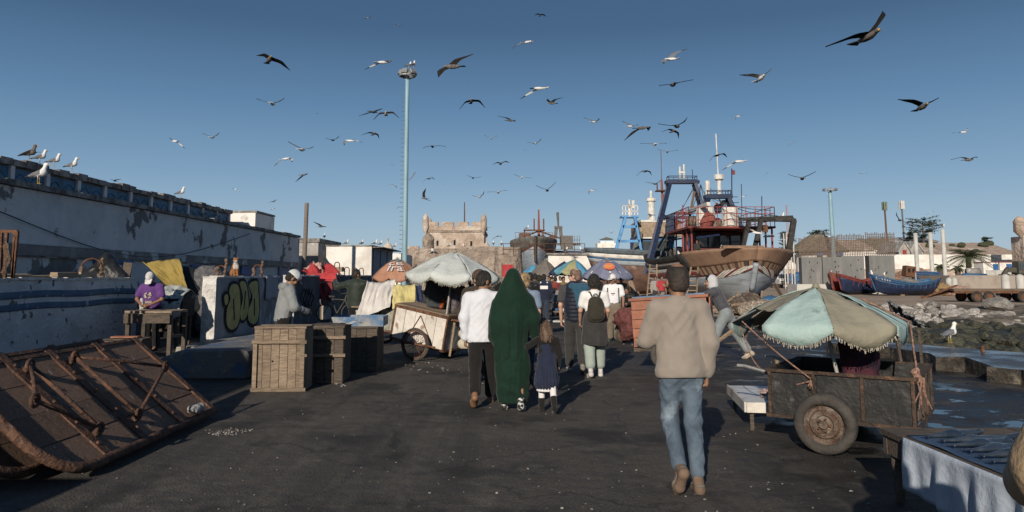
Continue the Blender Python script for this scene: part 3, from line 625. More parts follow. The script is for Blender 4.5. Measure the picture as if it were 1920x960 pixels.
# gantries
def gantry(xc, sp, wy, z0, z1, w, mat, top=.55, yo=0, plat=.5):
    L_ = lambda x, y, z: fr(Vector((x, y+yo, z)))
    def lbox(g, x0, x1, y0, y1, a, b): return g.add([L_(x, y, z) for z in (a, b) for x, y in ((x0, y0), (x1, y0), (x1, y1), (x0, y1))], [(0, 3, 2, 1), (4, 5, 6, 7), (0, 1, 5, 4), (1, 2, 6, 5), (2, 3, 7, 6), (3, 0, 4, 7)])
    for sx in (-1, 1):
        for sy in (-1, 1):
            MB().bar(L_(xc+sx*sp, sy*wy, z0), L_(xc+sx*sp*.4, sy*wy*top, z1), w).build('gantry_leg', mat, t)
    zm = z0+(z1-z0)*.62; e = 1-(1-top)*.62; es = 1-.6*.62
    g = MB(); frames(g, [L_(xc-sp*es, -wy*e, zm), L_(xc+sp*es, -wy*e, zm), L_(xc+sp*es, wy*e, zm), L_(xc-sp*es, wy*e, zm), L_(xc-sp*es, -wy*e, zm)], w*.6); g.build('cross_beam', mat, t)
    lbox(MB(), xc-sp*.5, xc+sp*.5, -wy*top*1.3, wy*top*1.3, z1, z1+w).build('platform', mat, t)
    g = MB()
    for sx, sy in ((-1, -1), (1, -1), (1, 1), (-1, 1)):
        for k in range(1): p = L_(xc+sx*sp*.48, sy*wy*top*1.1, z1); g.bar(p, p+Vector((0, 0, plat)), .05)
    for zz in (plat*.5, plat):
        frames(g, [L_(xc+sx*sp*.48, sy*wy*top*1.1, z1+zz) for sx, sy in ((-1, -1), (1, -1), (1, 1), (-1, 1), (-1, -1))], .045)
    for k in range(5): p = L_(xc-sp*.48, wy*top*1.1*(-1+k*.5), z1); g.bar(p, p+Vector((0, 0, plat)), .03)
    g.build('platform_rail', mat, t)
gantry(-4.4, .7, 2.6, 1.75, 7.95, .22, NAVY, .34, -1.0)
gantry(-.9, .6, 1.35, dz+2.1, 6.55, .22, NAVY, .5, .5)
def lp(u, v, dY=0): return at(u, v, BP.y+dY)
c = L_(-4.4, -1.0, 7.95)
for dx, h in ((-.12, 1.2), (.16, 1.35)): MB().tube([c+Vector((dx, 0, 0)), c+Vector((dx, 0, h))], .07, 6).build('white_mast', BWHT, t)
MB().box(c+Vector((0, 0, .8)), (.45, .12, .1)).build('radar', BWHT, t)
MB().tube([c+Vector((.75, 0, 0)), c+Vector((.75, 0, 1.0))], .03, 5).build('aerial', NAVY, t)
c = L_(-.9, .5, 6.6)
MB().tube([c+Vector((-.65, 0, 0)), c+Vector((-.65, 0, 1.1))], .16, 8).build('exhaust_stack', BWHT, t)
MB().lathe([(.12, 0), (.14, 1.1), (.3, 1.2), (.32, 1.5), (0, 1.52)], c+Vector((.1, 0, 0)), 10).build('radar_mast', BWHT, t)
MB().tube([c+Vector((.05, 0, 1.5)), c+Vector((-.02, 0, 4.2))], .04, 5).build('white_aerial', BWHT, t)
MB().tube([c+Vector((.9, 0, 0)), c+Vector((.95, 0, 1.9))], .04, 5).build('aerial', NAVY, t)
MB().box(c+Vector((1.05, 0, 1.65)), (.2, .03, .3)).build('flag', HRED, t)
MB().bar(c+Vector((-1.2, -.5, -1.9)), c+Vector((.5, .3, -.2)), .22).build('derrick', BLACKW, t)
for k in range(7):
    a = L_(-.9, 1.25, dz+2.1).lerp(L_(-.9, .8, 7), k/7); MB().bar(a+Vector((.35, -.2, 0)), a+Vector((.85, -.2, 0)), .04).build('ladder_rung', NAVY, t)
MB().bar(L_(-2.0, -1.9, 1.4), L_(-2.6, -.6, 7.2), .12).build('wood_mast', wood('mast_wood', (.24, .16, .11)), t)
p = L_(-2.6, .9, 6.05); fl = MB().lathe([(0, -.34), (.2, -.28), (.3, -.08), (.27, .12), (.1, .32), (.04, .4), (0, .4)], p, 12).build('red_buoy', M('red_buoy', (.38, .10, .07), rough=.5), t, smooth=True)
RMST = M('rust_mast', (.26, .08, .05), rough=.7)
for x, y, z0, z1, r_, m_ in ((-5.2, .9, 3.0, 6.6, .07, RMST), (-3.2, 1.6, 3.0, 7.3, .03, NAVY), (-2.2, -2.0, 2.4, 5.6, .05, NAVY), (-6.0, -1.9, 3.2, 5.2, .06, BLACKW), (-1.6, 2.2, 4.5, 7.6, .025, BLACKW), (.6, -2.2, 4.4, 6.0, .03, REDST), (2.0, 2.3, 4.4, 6.4, .03, NAVY), (-4.0, .2, 2.6, 5.4, .06, WDK)): MB().tube([L_(x, y, z0), L_(x-.15, y+.1, z1)], r_, 6).build('pole', m_, t)
for x0, y0, z0, x1, y1, z1 in ((-6.2, -2.4, 3.6, -3.0, -2.4, 4.5), (-5.6, 1.5, 4.2, -2.4, 1.8, 5.3), (-3.0, -2.5, 5.6, .4, -2.2, 4.9), (-4.8, -2.2, 4.0, -4.2, 1.8, 4.6)): MB().bar(L_(x0, y0, z0), L_(x1, y1, z1), .12).build('boom', NAVY if x0 < -5 else BLACKW, t)
g = MB()
def sag(a, b, d, n=10): return [a.lerp(b, i/n)-Vector((0, 0, d*math.sin(PI*i/n))) for i in range(n+1)]
A1, A2, A3 = L_(-4.4, .3, 7.9), L_(-.9, 0, 6.6), L_(6.0, .3, 4.6)
for a, b, d in ((A1, A2, .3), (A2, A3, .25), (A2+Vector((.5, 0, 0)), A3+Vector((.2, 0, .1)), .8), (A1, L_(-6, 0, 3.2), .2), (A1, L_(-5.8, 1.5, 3.2), .1), (A1, L_(-2, -1.4, 4.8), .1), (A1+Vector((-.4, 0, 0)), L_(-6.5, -2.2, 3.4), .05), (A2, L_(3.4, 2.4, 5.4), .2), (A2, L_(3.4, -2.4, 5.4), .15), (A2+Vector((.4, 0, 0)), L_(5.6, 2.0, 4.9), .3), (A1, L_(3.4, -2.4, 5.4), .9), (A1+Vector((.3, 0, .2)), L_(-.9, 2.2, 4.6), .1), (A1+Vector((-.3, 0, 0)), L_(-3, -2.4, 4.5), .05)): g.tube(sag(a, b, d), .02, 4)
g.build('rigging', BLACKW, t)
# forward gallows
g = MB()
X0, X1 = 3.3, 5.9
for sx, sy in ((0, -1), (0, 1), (1, -1), (1, 1)):
    b0 = L_(4.3 if sx == 0 else 5.2, 1.7+sy*(1.35 if sx == 0 else .95), 3.0); MB().bar(b0, b0+Vector((.35 if sy > 0 else .45, 0, 1.75)), .22).build('gallows_leg', BLACKW, t)
    g.bar(b0+Vector((.4, 0, 1.75)), L_(4.75, 1.7-sy*.2, 3.0+1.75)+Vector((.4, 0, 0)), .2)
g.build('gallows_beam', BLACKW, t)
MB().bar(L_(4.3, .2, 4.82), L_(4.9, 3.1, 4.9), .16).build('gallows_top', BLACKW, t)
MB().box(L_(4.6, 1.6, 4.25), (.26, .2, .42)).build('hanging_block', RUST, t)
for a, b in (((4.2, -2.2), (5.6, -1.3)), ((5.6, 1.2), (4.2, 2.2))): MB().bar(L_(*a, 3.75), L_(*b, 3.85), .1).build('bow_bar', NAVY, t)
# tyres and gear on the after deck
for x, y in ((-5.2, -1.2), (-4.5, -1.6), (-5.6, .2), (-4.9, .9)):
    pr = [(.2+.13*math.cos(a)+.12, .13*math.sin(a)) for a in [2*PI*i/8 for i in range(9)]]
    MB().lathe(pr, L_(x, y, dz+.75), 14, (R(80), 0, U(0, 3))).build('tyre', BLACKW, t, smooth=True)
for x, y in ((-5.8, -.5), (-4.2, -1.0), (-3.4, -1.5), (-5, 1)):
    g = SD()
    for j in range(4): g.ell(L_(x+U(-.3, .3), y+U(-.3, .3), dz+U(.1, 1.0))-Vector((BP.x, BP.y, 0)), (U(.25, .45),)*3, k=.15)
    g.build('net_bundle', NETB, t, .08)
lbox(MB(), -3.5, -2.8, -1.9, -1.3, dz, dz+1.1).build('winch_box', BWHT, t)
# ladders against the hull
LADW = wood('ladder_wood', (.33, .24, .16))
def ladder(u0, v0, u1, v1, Y0, Y1, wpx, n, label):
    a, b = at(u0, v0, Y0), at(u1, v1, Y1); a.z = 0 if a.z < .6 else a.z; w = wpx/2*Y0/F; t = thing('ladder', label, 'ladder', a)
    for sx in (-1, 1): MB().bar(a+Vector((sx*w, 0, 0)), b+Vector((sx*w*.72, 0, 0)), .07, up=(0, 1, 0)).build('ladder_rail', LADW, t)
    for k in range(n):
        p = a.lerp(b, (k+.6)/(n+.4)); ww = w*(1-.28*(k+.6)/n); MB().bar(p-Vector((ww, 0, 0)), p+Vector((ww, 0, 0)), .05).build('rung', LADW, t)
ladder(1383, 598, 1393, 546, 34, 35, 27, 5, 'short wooden ladder leaning at the grey bow of the trawler')
ladder(1296, 560, 1302, 501, 37, 39, 19, 6, 'taller wooden ladder leaning at the trawler hull beside the bald man')
ladder(1222, 556, 1225, 496, 40, 41, 18, 6, 'wooden ladder standing under the blue and white striped boat')
# heap of timber, floats and nets under the bow
WPL = wood('scrap_timber', (.34, .25, .18), (.17, .12, .09), rnd=.3)
def heap(label, u, v, Y, n, rad, hgt, name='timber_heap', cat='scrap heap', seed=1):
    c = gnd(u, v) if Y is None else at(u, v, Y); c.z = 0; t = thing(name, label, cat, c); q = random.Random(seed)
    for k in range(n):
        p = c+Vector((q.gauss(0, rad), q.gauss(0, rad*.5), q.uniform(.05, hgt)*q.random())); d = Vector((q.gauss(0, 1), q.gauss(0, .5), q.gauss(0, .28))).normalized()*q.uniform(.25, .75)
        MB().bar(p-d, p+d+Vector((0, 0, abs(d.z))), q.uniform(.07, .2), q.uniform(.04, .1)).build('plank', WPL, t)
    return t
heap('heap of old timber below the striped boat, left of the bald man', 1205, 590, 31, 34, 1.7, 1.1, seed=3)
heap('loose timber scattered under the trawler bow beside the ladder', 1440, 592, 33, 22, 1.6, .7, seed=4)
def lumps(name, label, cat, u, v, n, rx, ry, hz, mat, Y=None, vox=.05, seed=1, kind=None, rr=(.5, .9)):
    c = gnd(u, v) if Y is None else at(u, 519, Y); c.z = 0; t = thing(name, label, cat, c); q = random.Random(seed); g = SD()
    for k in range(n):
        r = q.uniform(*rr)*min(rx, ry, hz); g.ell((q.uniform(-1, 1)*(rx-r*.5), q.uniform(-1, 1)*(ry-r*.5), r*.6+q.random()*max(0, hz-r*1.5)), (r*q.uniform(.9, 1.4), r, r*q.uniform(.6, 1)), k=r*.6)
    def dp(P):
        o = P.copy(); o[:, 2] = np.maximum(o[:, 2]+.12*hz*fbm(P*4/hz, seed, 3), 0.002); o[:, 0] += .1*hz*fbm(P*5/hz, seed+9, 2); return o
    g.build('pile', mat, t, vox, dp); return t
CREAMN = M('cream_net', (.42, .36, .29), (.25, .2, .16), scale=8, rough=.95, bump=.9, bscale=20, bdist=.06)
lumps('net_pile', 'pale heap of netting spread beside the white capped man', 'net pile', 1240, 604, 9, 1.0, .7, .4, CREAMN, seed=2)
lumps('net_pile', 'round cream net bundle at the foot of the short ladder', 'net pile', 1418, 600, 6, .55, .5, .6, CREAMN, seed=3, Y=32)
lumps('net_pile', 'dark bundle of floats and rope behind the short ladder', 'net pile', 1394, 600, 8, .6, .5, .9, NETB, seed=5, Y=33.5)
lumps('tarpaulin_bundle', 'bright blue plastic bundle on the ground under the trawler bow', 'bundle', 1452, 570, 6, .9, .5, .5, BLUES, Y=41, seed=6)
# ------------------------------------------------------------ blue striped boat left of the trawler
BP2 = at(1212, 519, 56); fr = frame((BP2.x, BP2.y, .2), math.atan2(.5, -3)+PI*.0)
t = thing('blue_boat', 'wooden fishing boat with blue and white stripes and light blue gantry', 'boat', (BP2.x, BP2.y, 0)); L2 = 11.5
fr = frame((BP2.x+1.6, BP2.y+1, .3), math.atan2(-1.2, -5))
f = station_hull(fr, L2, 4.2, lambda s: .1+.7*max(0, (s-.8)/.2)**2, lambda s: 3.1+.75*abs(s-.4)**1.5, .08)
strakes(f, 'lower_hull', RUSTH, t, 0, .66, nh=8); strakes(f, 'grey_strake', HGREY, t, .663, .76); strakes(f, 'blue_strake', BLUES, t, .765, .80, thick=.1); strakes(f, 'white_strake', BWHT, t, .805, .90, thick=.05); strakes(f, 'top_rail', M('slate_paint', (.10, .125, .15), (.07, .085, .1), rough=.7), t, .905, 1.03, thick=.1)
g = MB().grid(lambda u, v: f(.02+.96*u, .84, 1).lerp(f(.02+.96*u, .84, -1), v), 20, 3); g.build('deck', MATS['deck_wood'], t)
def A_frame(u0, u1, v0, ut0, ut1, v1, Y, w, mat, dy=1.6):
    for uu, tt_ in ((u0, ut0), (u1, ut1)):
        for d in (0, dy):
            a, b = at(uu, v0, Y+d), at(tt_, v1, Y+d*.6); MB().bar(a, b, w*.5).build('gantry_leg', mat, t)
        for k in range(9):
            e = k/9; a = at(uu, v0, Y).lerp(at(tt_, v1, Y), e); b = at(uu, v0, Y+dy).lerp(at(tt_, v1, Y+dy*.6), e+.06); MB().bar(a, b, w*.35).build('gantry_brace', mat, t)
    for e in (.32, .72):
        a, b = at(u0, v0, Y).lerp(at(ut0, v1, Y), e), at(u1, v0, Y).lerp(at(ut1, v1, Y), e); MB().bar(a, b, w*.5).build('cross_beam', mat, t)
    a, b = at(ut0, v1, Y), at(ut1, v1, Y)
    MB().bar(a+Vector((-.3, .5, 0)), b+Vector((.3, .5, 0)), 1.1, .12).build('platform', mat, t); return a, b
a, b = A_frame(1153, 1203, 474, 1173, 1190, 406, 55, .36, LBLUE)
g = MB()
for k in range(6):
    p = a.lerp(b, k/5)*1.0; p = p+Vector(((k-2.5)*.09, 0, .1)); g.bar(p, p+Vector((0, 0, .7)), .06)
for z in (.4, .8): g.bar(a+Vector((-.25, 0, z)), b+Vector((.25, 0, z)), .06)
g.build('platform_rail', BWHT, t); m = (a+b)/2
MB().tube([m, m+Vector((-.05, 0, 1.25))], .09, 6, r1=.05).build('white_mast', BWHT, t); MB().box(m+Vector((.22, 0, .9)), (.2, .2, .6)).build('radar', BWHT, t)
c0 = at(1205, 470, 57)
MB().box((c0.x+.9, 58, c0.z), (3.0, 2.4, 2.1)).build('wheelhouse', BLUES, t); MB().box((c0.x+.9, 56.75, c0.z+.35), (2.2, .06, .7)).build('window', GLASS, t)
MB().box((c0.x+1.2, 57.9, c0.z+1.6), (3.4, 2.8, 1.1)).build('upper_shelter', M('tan_canvas', (.34, .26, .19), rough=.9), t); MB().box((c0.x+.2, 56.6, c0.z+1.6), (.9, .1, 1.4)).build('white_panel', BWHT, t)
MB().box((c0.x+1.4, 57.9, c0.z+2.2), (3.6, 2.9, .1)).build('roof', BWHT, t)
MB().lathe([(.3, 0), (.26, 1.6), (.4, 1.7), (.4, 1.9), (.1, 2.0), (.1, 2.5), (0, 2.5)], (c0.x+.9, 58, c0.z+2.2), 10).build('funnel', BWHT, t)
MB().tube([(c0.x+1.9, 58, c0.z+1), (c0.x+1.75, 58, c0.z+5.6)], .16, 6, r1=.08).build('red_mast', M('rust_mast', (.26, .08, .05), rough=.7), t)
g = MB(); tp = Vector((c0.x+1.75, 58, c0.z+4.7)); g.box(tp, (.9, .9, .08)); g.tube([tp, tp+Vector((0, 0, 3.2))], .025, 4); g.tube([tp+Vector((.35, 0, 0)), tp+Vector((.35, 0, .7))], .05, 4); g.tube([tp+Vector((-.35, 0, 0)), tp+Vector((-.35, 0, .6))], .05, 4); g.build('mast_fittings', RUST, t)
for dx in (2.6, 3.8): MB().bar((c0.x+dx, 57.5, c0.z+.8), (c0.x+dx+.3, 57.5, c0.z+3.0), .1).build('blue_davit', LBLUE, t)
MB().box((c0.x+3.3, 57.5, c0.z+2.9), (1.3, .6, .16)).build('dark_net_top', BLACKW, t)
lbox_ = MB().bar((c0.x-.3, 56.5, c0.z+1.4), (c0.x-.9, 56.3, c0.z-1.0), .8, .12).build('hanging_tarpaulin', M('grey_tarp', (.2, .2, .19), rough=.8), t)
# ------------------------------------------------------------ grey stern boat in the middle distance
BP3 = at(1002, 519, 86); t = thing('moored_trawler', 'old grey trawler seen end on with rusty mast behind the brown parasol', 'boat', (BP3.x, BP3.y, 0))
fr = frame((BP3.x, BP3.y+3, .4), -PI/2); f = station_hull(fr, 14, 4.9, lambda s: .6+2.0*max(0, (s-.8)/.2)**2, lambda s: 5.2+.5*s, .15, bow=2.2)
strakes(f, 'lower_hull', HGREY, t, 0, .68, nh=8); strakes(f, 'bulwark', M('weathered_grey_wood', (.17, .155, .135), (.1, .09, .08), scale=2, rough=.9, bump=.3), t, .69, 1.0); strakes(f, 'red_rubbing_strake', HRED, t, .672, .70, thick=.12)
MB().tube([f(1, h/10, 1)+Vector((0, -.1, 0)) for h in range(1, 11)], .14, 6).build('stem_post', WDK, t)
c = at(1002, 452, 86)
MB().box((c.x, 92, c.z-.2), (4.4, 5, .5)).build('upper_deck', RUSTH, t)
g = MB()
for k in range(11): x = c.x-2.2+k*.44; g.bar((x, 87.6, c.z), (x, 87.6, c.z+1.1), .04)
for z in (.55, 1.1): g.bar((c.x-2.2, 87.6, c.z+z), (c.x+2.2, 87.6, c.z+z), .04)
g.build('red_railing', RUST, t, kind='stuff')
for x0_ in (-1.1, 1.1): MB().bar((c.x+x0_, 88.5, c.z), (c.x+x0_, 88.5, c.z+1.4), .18).build('gallows_post', RUST, t)
MB().bar((c.x-1.2, 88.5, c.z+1.4), (c.x+1.2, 88.5, c.z+1.4), .18).build('gallows_beam', RUST, t)
mt = at(1010, 393, 90); MB().tube([(mt.x, 90, c.z), mt], .22, 6, r1=.1).build('mast', MATS['rust_mast'], t)
for dx in (-2.2, 2.6): MB().bar((mt.x+dx, 91, c.z+.6), mt-Vector((0, 0, 2.6)), .16).build('mast_stay', RUST, t)
MB().box(mt-Vector((0, 0, 2.5)), (1.5, .9, .12)).build('mast_platform', RUST, t)
for dx in (-.55, .6): MB().bar(mt+Vector((dx, 0, -2.5)), mt+Vector((dx, 0, -1.1)), .16).build('mast_lamp', RUST, t)
for k, (dx, y, w, h) in enumerate(((-1, 91, 1.4, 1.2), (.9, 91, 1.1, .9), (2.2, 90, .7, .8))): MB().box((c.x+dx, y, c.z+h/2), (w, 1, h)).build('deck_gear', RUSTH, t, bevel=.1)
# grey gantry ship part further right
t = thing('distant_trawler', 'distant dark trawler with twin grey gantry posts above the storehouse roof', 'boat', at(1080, 519, 95)); DG = M('dark_grey_steel', (.13, .12, .11), rough=.7)
a, b = at(1040, 462, 95), at(1047, 426, 95); a2, b2 = at(1054, 462, 95), at(1047, 426, 95)
for p, q_ in ((a, b+Vector((-.25, 0, 0))), (a2, b2+Vector((.25, 0, 0)))): MB().bar(p, q_, .4).build('gantry_post', DG, t)
MB().box(b, (1.0, .6, .25)).build('gantry_head', DG, t); MB().tube([b, b+Vector((-.1, 0, 1.9))], .12, 6, r1=.2).build('gantry_lamp', DG, t)
c = at(1066, 470, 95); MB().box((c.x+1.5, 97, c.z-2.6), (14, 4, 5), jit=.2, taper=1.0).build('hull', NAVY, t)
MB().box(at(1063, 455, 95), (1.5, 1.2, 1.7)).build('wheelhouse', DG, t); MB().bar(at(1045, 458, 95), at(1088, 458, 95), .3).build('deck_rail', DG, t)
g = MB()
for k in range(9): p = at(1050+k*4.6, 458, 94.5); g.bar(p, p+Vector((0, 0, 1.1)), .06)
g.bar(at(1048, 450, 94.5), at(1088, 450, 94.5), .06); g.build('railing', DG, t, kind='stuff')
# ================================================================== FAR RIGHT SHORE
CPAN = M('dark_concrete', (.17, .17, .168), (.135, .135, .13), scale=1.2, lo=.4, hi=.66, c3=(.21, .2, .195), s3=.6, rough=.85, bump=.15, bscale=6, stretch=(2, 2, .5)); CPALE = M('pale_concrete', (.5, .49, .46), (.4, .39, .365), scale=1, rough=.85, bump=.12, bscale=6)
TILE = M('old_roof_tiles', (.44, .34, .27), (.30, .225, .18), scale=1.5, lo=.42, hi=.6, c3=(.5, .44, .38), s3=.35, rough=.95, bump=.5, bscale=3, bdist=.15); THATCH = M('thatch', (.22, .19, .135), (.13, .115, .08), scale=2, rough=.95, bump=.7, bscale=4, bdist=.15)
REB = M('rebar', (.16, .115, .09), rough=.8, bump=0)
def zrow(v, Y): return at(960, v, Y).z
def xcol(u, Y): return at(u, 519, Y).x
Y = 75
CAT = 'concrete panel'
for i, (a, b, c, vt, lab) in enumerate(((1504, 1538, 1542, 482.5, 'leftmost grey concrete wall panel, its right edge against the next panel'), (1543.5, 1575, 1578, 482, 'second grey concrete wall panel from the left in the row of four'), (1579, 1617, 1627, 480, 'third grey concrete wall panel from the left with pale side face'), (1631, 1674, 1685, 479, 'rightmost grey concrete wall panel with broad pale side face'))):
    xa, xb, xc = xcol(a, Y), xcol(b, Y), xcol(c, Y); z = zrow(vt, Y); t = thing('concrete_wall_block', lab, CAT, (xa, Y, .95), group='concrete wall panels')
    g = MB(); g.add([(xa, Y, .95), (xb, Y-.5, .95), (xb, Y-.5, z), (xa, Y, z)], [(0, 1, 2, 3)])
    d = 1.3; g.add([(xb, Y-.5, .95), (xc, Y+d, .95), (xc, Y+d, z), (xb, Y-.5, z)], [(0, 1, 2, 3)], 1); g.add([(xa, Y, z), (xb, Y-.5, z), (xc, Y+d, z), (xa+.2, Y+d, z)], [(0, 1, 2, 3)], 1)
    g.add([(xa, Y, .95), (xa, Y, z), (xa+.2, Y+d, z), (xa+.2, Y+d, .95)], [(0, 1, 2, 3)]); g.build('panel', [CPAN, CPALE], t, fixn=False)  # shade coloured into the dark front, light into the pale side and top
    for k in range(5): MB().lathe([(0, 0), (.05, 0), (.05, .03), (0, .03)], (xa+(xb-xa)*U(.15, .85), Y-.28-.2, U(1.5, z-.3)), 6, (R(90), 0, 0)).build('tie_hole', DARK, t)
    t2 = thing('rebar_cage', ('leftmost', 'second from the left', 'third from the left', 'rightmost')[i]+' grid of bare rebar standing above the concrete panels', 'rebar grid', (xa, Y+.6, z), group='rebar grids'); g = MB(); zt = zrow((446, 443, 440, 437)[i], Y)
    for yy_ in (Y+.5,):
        nx = 15
        for k in range(nx+1): x = xa+(xc-xa)*k/nx; g.bar((x, yy_, z), (x, yy_, zt+U(-.1, .15)), .055)
        for k in range(9): zz = z+.2+(zt-z-.3)*k/8; g.bar((xa, yy_, zz), (xc, yy_, zz), .05)
    g.build('bar_grid', REB, t2, kind='stuff')
t = thing('panel_plinth', 'low concrete footing under the row of grey wall panels', 'footing', (xcol(1595, 75), 75.6, 0)); MB().box((xcol(1595, 75), 75.8, .475), (xcol(1700, 75)-xcol(1490, 75), 2.6, .95)).build('footing', CPALE, t)
# columns
for u0, v0, u1, v1, lab in ((1715, 437, 1720, 508, 'left of the three tall round concrete columns'), (1744, 436, 1748, 508, 'middle of the three tall round concrete columns'), (1767.5, 430, 1772, 508, 'right and tallest of the three round concrete columns, a gull on top')):
    a, b = at(u1, v1, 85), at(u0, v0, 85); t = thing('concrete_column', lab, 'column', (a.x, 85, 0), group='tall concrete columns'); MB().lathe([(.23*1, 0), (.23, a.z), (.21, b.z), (0, b.z+.01)], (0, 0, 0), 14).build('shaft', CPALE, t, smooth=True, w=False)
t = thing('concrete_block', 'long pale concrete block at the foot of the round columns', 'concrete block', (xcol(1780, 83), 83, 0)); MB().box((xcol(1784, 83), 83.2, .85), (xcol(1806, 83)-xcol(1762, 83), 1.4, 1.7)).build('block', CPALE, t, bevel=.03)
# white shore wall and buildings behind it
Y = 132
t = thing('white_harbour_wall', 'long whitewashed harbour wall on a rough stone base', 'wall', (xcol(1700, Y), Y, 0)); xa, xb = xcol(1470, Y), xcol(2050, Y)
MB().box(((xa+xb)/2, Y, zrow(491, Y)), (xb-xa, 1, zrow(478, Y)-zrow(505, Y))).build('white_wall', WHITE, t); MB().box(((xa+xb)/2, Y-.2, zrow(505, Y)/2), (xb-xa, 1.4, zrow(505, Y))).build('stone_base', STONE, t)
def gable(label, u0, u1, ve, vr, Y, D, roof, wall, hip=0, front=False, name='house'):
    x0, x1 = xcol(u0, Y), xcol(u1, Y); ze, zr = zrow(ve, Y), zrow(vr, Y); t = thing(name, label, 'building', ((x0+x1)/2, Y+D/2, 0))
    if front:
        xm = (x0+x1)/2
        MB().prism([(x0, 0), (x1, 0), (x1, ze), (xm, zr), (x0, ze)], Y, Y+D).build('wall', wall, t)
        g = MB()
        for sx, xe in ((-1, x0), (1, x1)): g.add([(xe+sx*.2, Y-.3, ze-.1), (xm, Y-.3, zr+.1), (xm, Y+D, zr+.1), (xe+sx*.2, Y+D, ze-.1)], [(0, 1, 2, 3)])
        g.build('roof', roof, t, thick=.2); MB().box((xm, Y-.03, ze-.3), (.7, .1, 1.3)).build('window', REDST, t)
    else:
        MB().box(((x0+x1)/2, Y+D/2, ze/2), (x1-x0, D, ze)).build('wall', wall, t); h = hip*(x1-x0)
        g = MB().add([(x0-.3, Y-.4, ze-.1), (x1+.3, Y-.4, ze-.1), (x1-h, Y+D/2, zr), (x0+h, Y+D/2, zr), (x0-.3, Y+D+.4, ze-.1), (x1+.3, Y+D+.4, ze-.1)], [(0, 1, 2, 3), (4, 3, 2, 5), (0, 3, 4), (1, 5, 2)]); g.build('roof', roof, t, thick=.15)
    return t
t = gable('long white building under a worn clay tile roof', 1700, 1913, 476, 452, 136, 16, TILE, WHITE, .02, name='long_tiled_house')
q = random.Random(3)
for k in range(7):
    g = SD(); u = q.uniform(1705, 1900); p = Vector((xcol(u, 140), 139+q.uniform(0, 3), zrow(q.uniform(455, 470), 139)))-Vector(t.location)
    for j in range(4): g.ell(p+Vector((q.uniform(-.5, .5), 0, q.uniform(-.2, .3))), (.5, .5, .35), k=.3)
    g.build('roof_weed', M('dry_weed', (.06, .07, .035), (.04, .045, .025), rough=.95, bump=.9, bscale=8, bdist=.1), t, .16)
gable('left grey gabled house with a small red window', 1688, 1709, 472, 454, 134, 8, GREYP, GREYP, front=True, name='gabled_house'); gable('right grey gabled house partly behind a concrete column', 1708, 1733, 472, 453, 134.5, 8, GREYP, GREYP, front=True, name='gabled_house')
gable('pale house with tiled roof behind the rebar grids', 1580, 1640, 468, 448, 140, 10, TILE, WHITE, .05, name='tiled_house'); gable('white house with olive roof behind the rightmost rebar grid', 1630, 1688, 466, 446, 146, 10, THATCH, WHITE, .05, name='olive_roofed_house')
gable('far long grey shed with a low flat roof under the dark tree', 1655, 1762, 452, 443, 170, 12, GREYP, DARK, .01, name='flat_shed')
t = thing('thatched_pavilion', 'round pavilion under a wide conical thatched roof', 'pavilion', (xcol(1540, 128), 128, 0)); c = (xcol(1540, 128), 129)
MB().lathe([(.2, zrow(438, 128)), (1.4, zrow(441, 128)), (4.4, zrow(464, 128)), (5.1, zrow(471, 128)), (4.9, zrow(473, 128)), (4, zrow(471, 128))], (*c, 0), 20).build('roof', THATCH, t)
MB().lathe([(3.6, 0), (3.6, zrow(470, 128))], (*c, 0), 16).build('wall', WHITE, t)
for u in (1535, 1572): MB().box((xcol(u, 126), 125, zrow(474, 126)), (1, .2, 1)).build('blue_door', DOORB, t)
t = thing('white_turret', 'small white lantern turret with pyramid cap behind the thatched pavilion', 'turret', (xcol(1553, 150), 150, 0)); MB().box((xcol(1553, 150), 150, zrow(470, 150)), (1.2, 1.2, 8), w_=None) if False else MB().box((xcol(1553, 150), 150, zrow(447, 150)/2), (1.2, 1.2, zrow(440, 150))).build('tower_wall', WHITE, t); MB().lathe([(1.0, zrow(439.5, 150)), (.05, zrow(436, 150))], (xcol(1553, 150), 150, 0), 4, (0, 0, PI/4)).build('cap', THATCH, t)
t = thing('edge_watch_turret', 'stone watch turret on the city wall at the right picture edge', 'turret', (xcol(1920, 120), 120, 0)); c = xcol(1919, 120)
MB().lathe([(.05, zrow(446, 120)), (.5, zrow(440, 120)), (.95, zrow(434, 120)), (.9, zrow(418, 120)), (1.0, zrow(417, 120)), (.6, zrow(409, 120)), (.1, zrow(405, 120))], (c, 120, 0), 14).build('turret_wall', STONE, t, smooth=True); MB().box((c+2.4, 121.5, zrow(440, 120)/2), (4, 3, zrow(446, 120)*1.0)).build('tower_wall', STONE, t)
# masts
def antenna(label, u, vt, vb, Y, mat, top, wpx=4):
    b, a = at(u, vt, Y), at(u, vb, Y); t = thing('antenna_mast', label, 'antenna mast', (a.x, Y, 0)); r = wpx/2*Y/F; MB().tube([(b.x+.3, Y, 0), b-Vector((0, 0, .2))], r, 8, r1=r*.8).build('pole', mat, t)
    for k in range(3):
        e = k*2.1; MB().box(b+Vector((math.cos(e)*.42, math.sin(e)*.42, -.9)), (.34, .34, 1.9)).build('antenna_panel', top, t)
        MB().bar(b+Vector((0, 0, -.9)), b+Vector((math.cos(e)*.42, math.sin(e)*.42, -.9)), .1).build('bracket', mat, t)
antenna('far brown antenna mast with mottled green head', 1658, 379, 519, 170, RUST, M('mottled_green', (.2, .24, .17), (.1, .12, .09), rough=.8)); antenna('far dark antenna mast with white panel head', 1690, 377, 519, 170, DG, BWHT, 3.5)
b = at(1475, 384, 110); t = thing('lattice_mast', 'thin red and white lattice mast behind the trawler bow', 'lattice mast', (b.x, 110, 0)); RW = M('faded_red_white', (.4, .25, .22), (.3, .12, .1), scale=.4, rough=.6, bump=0)
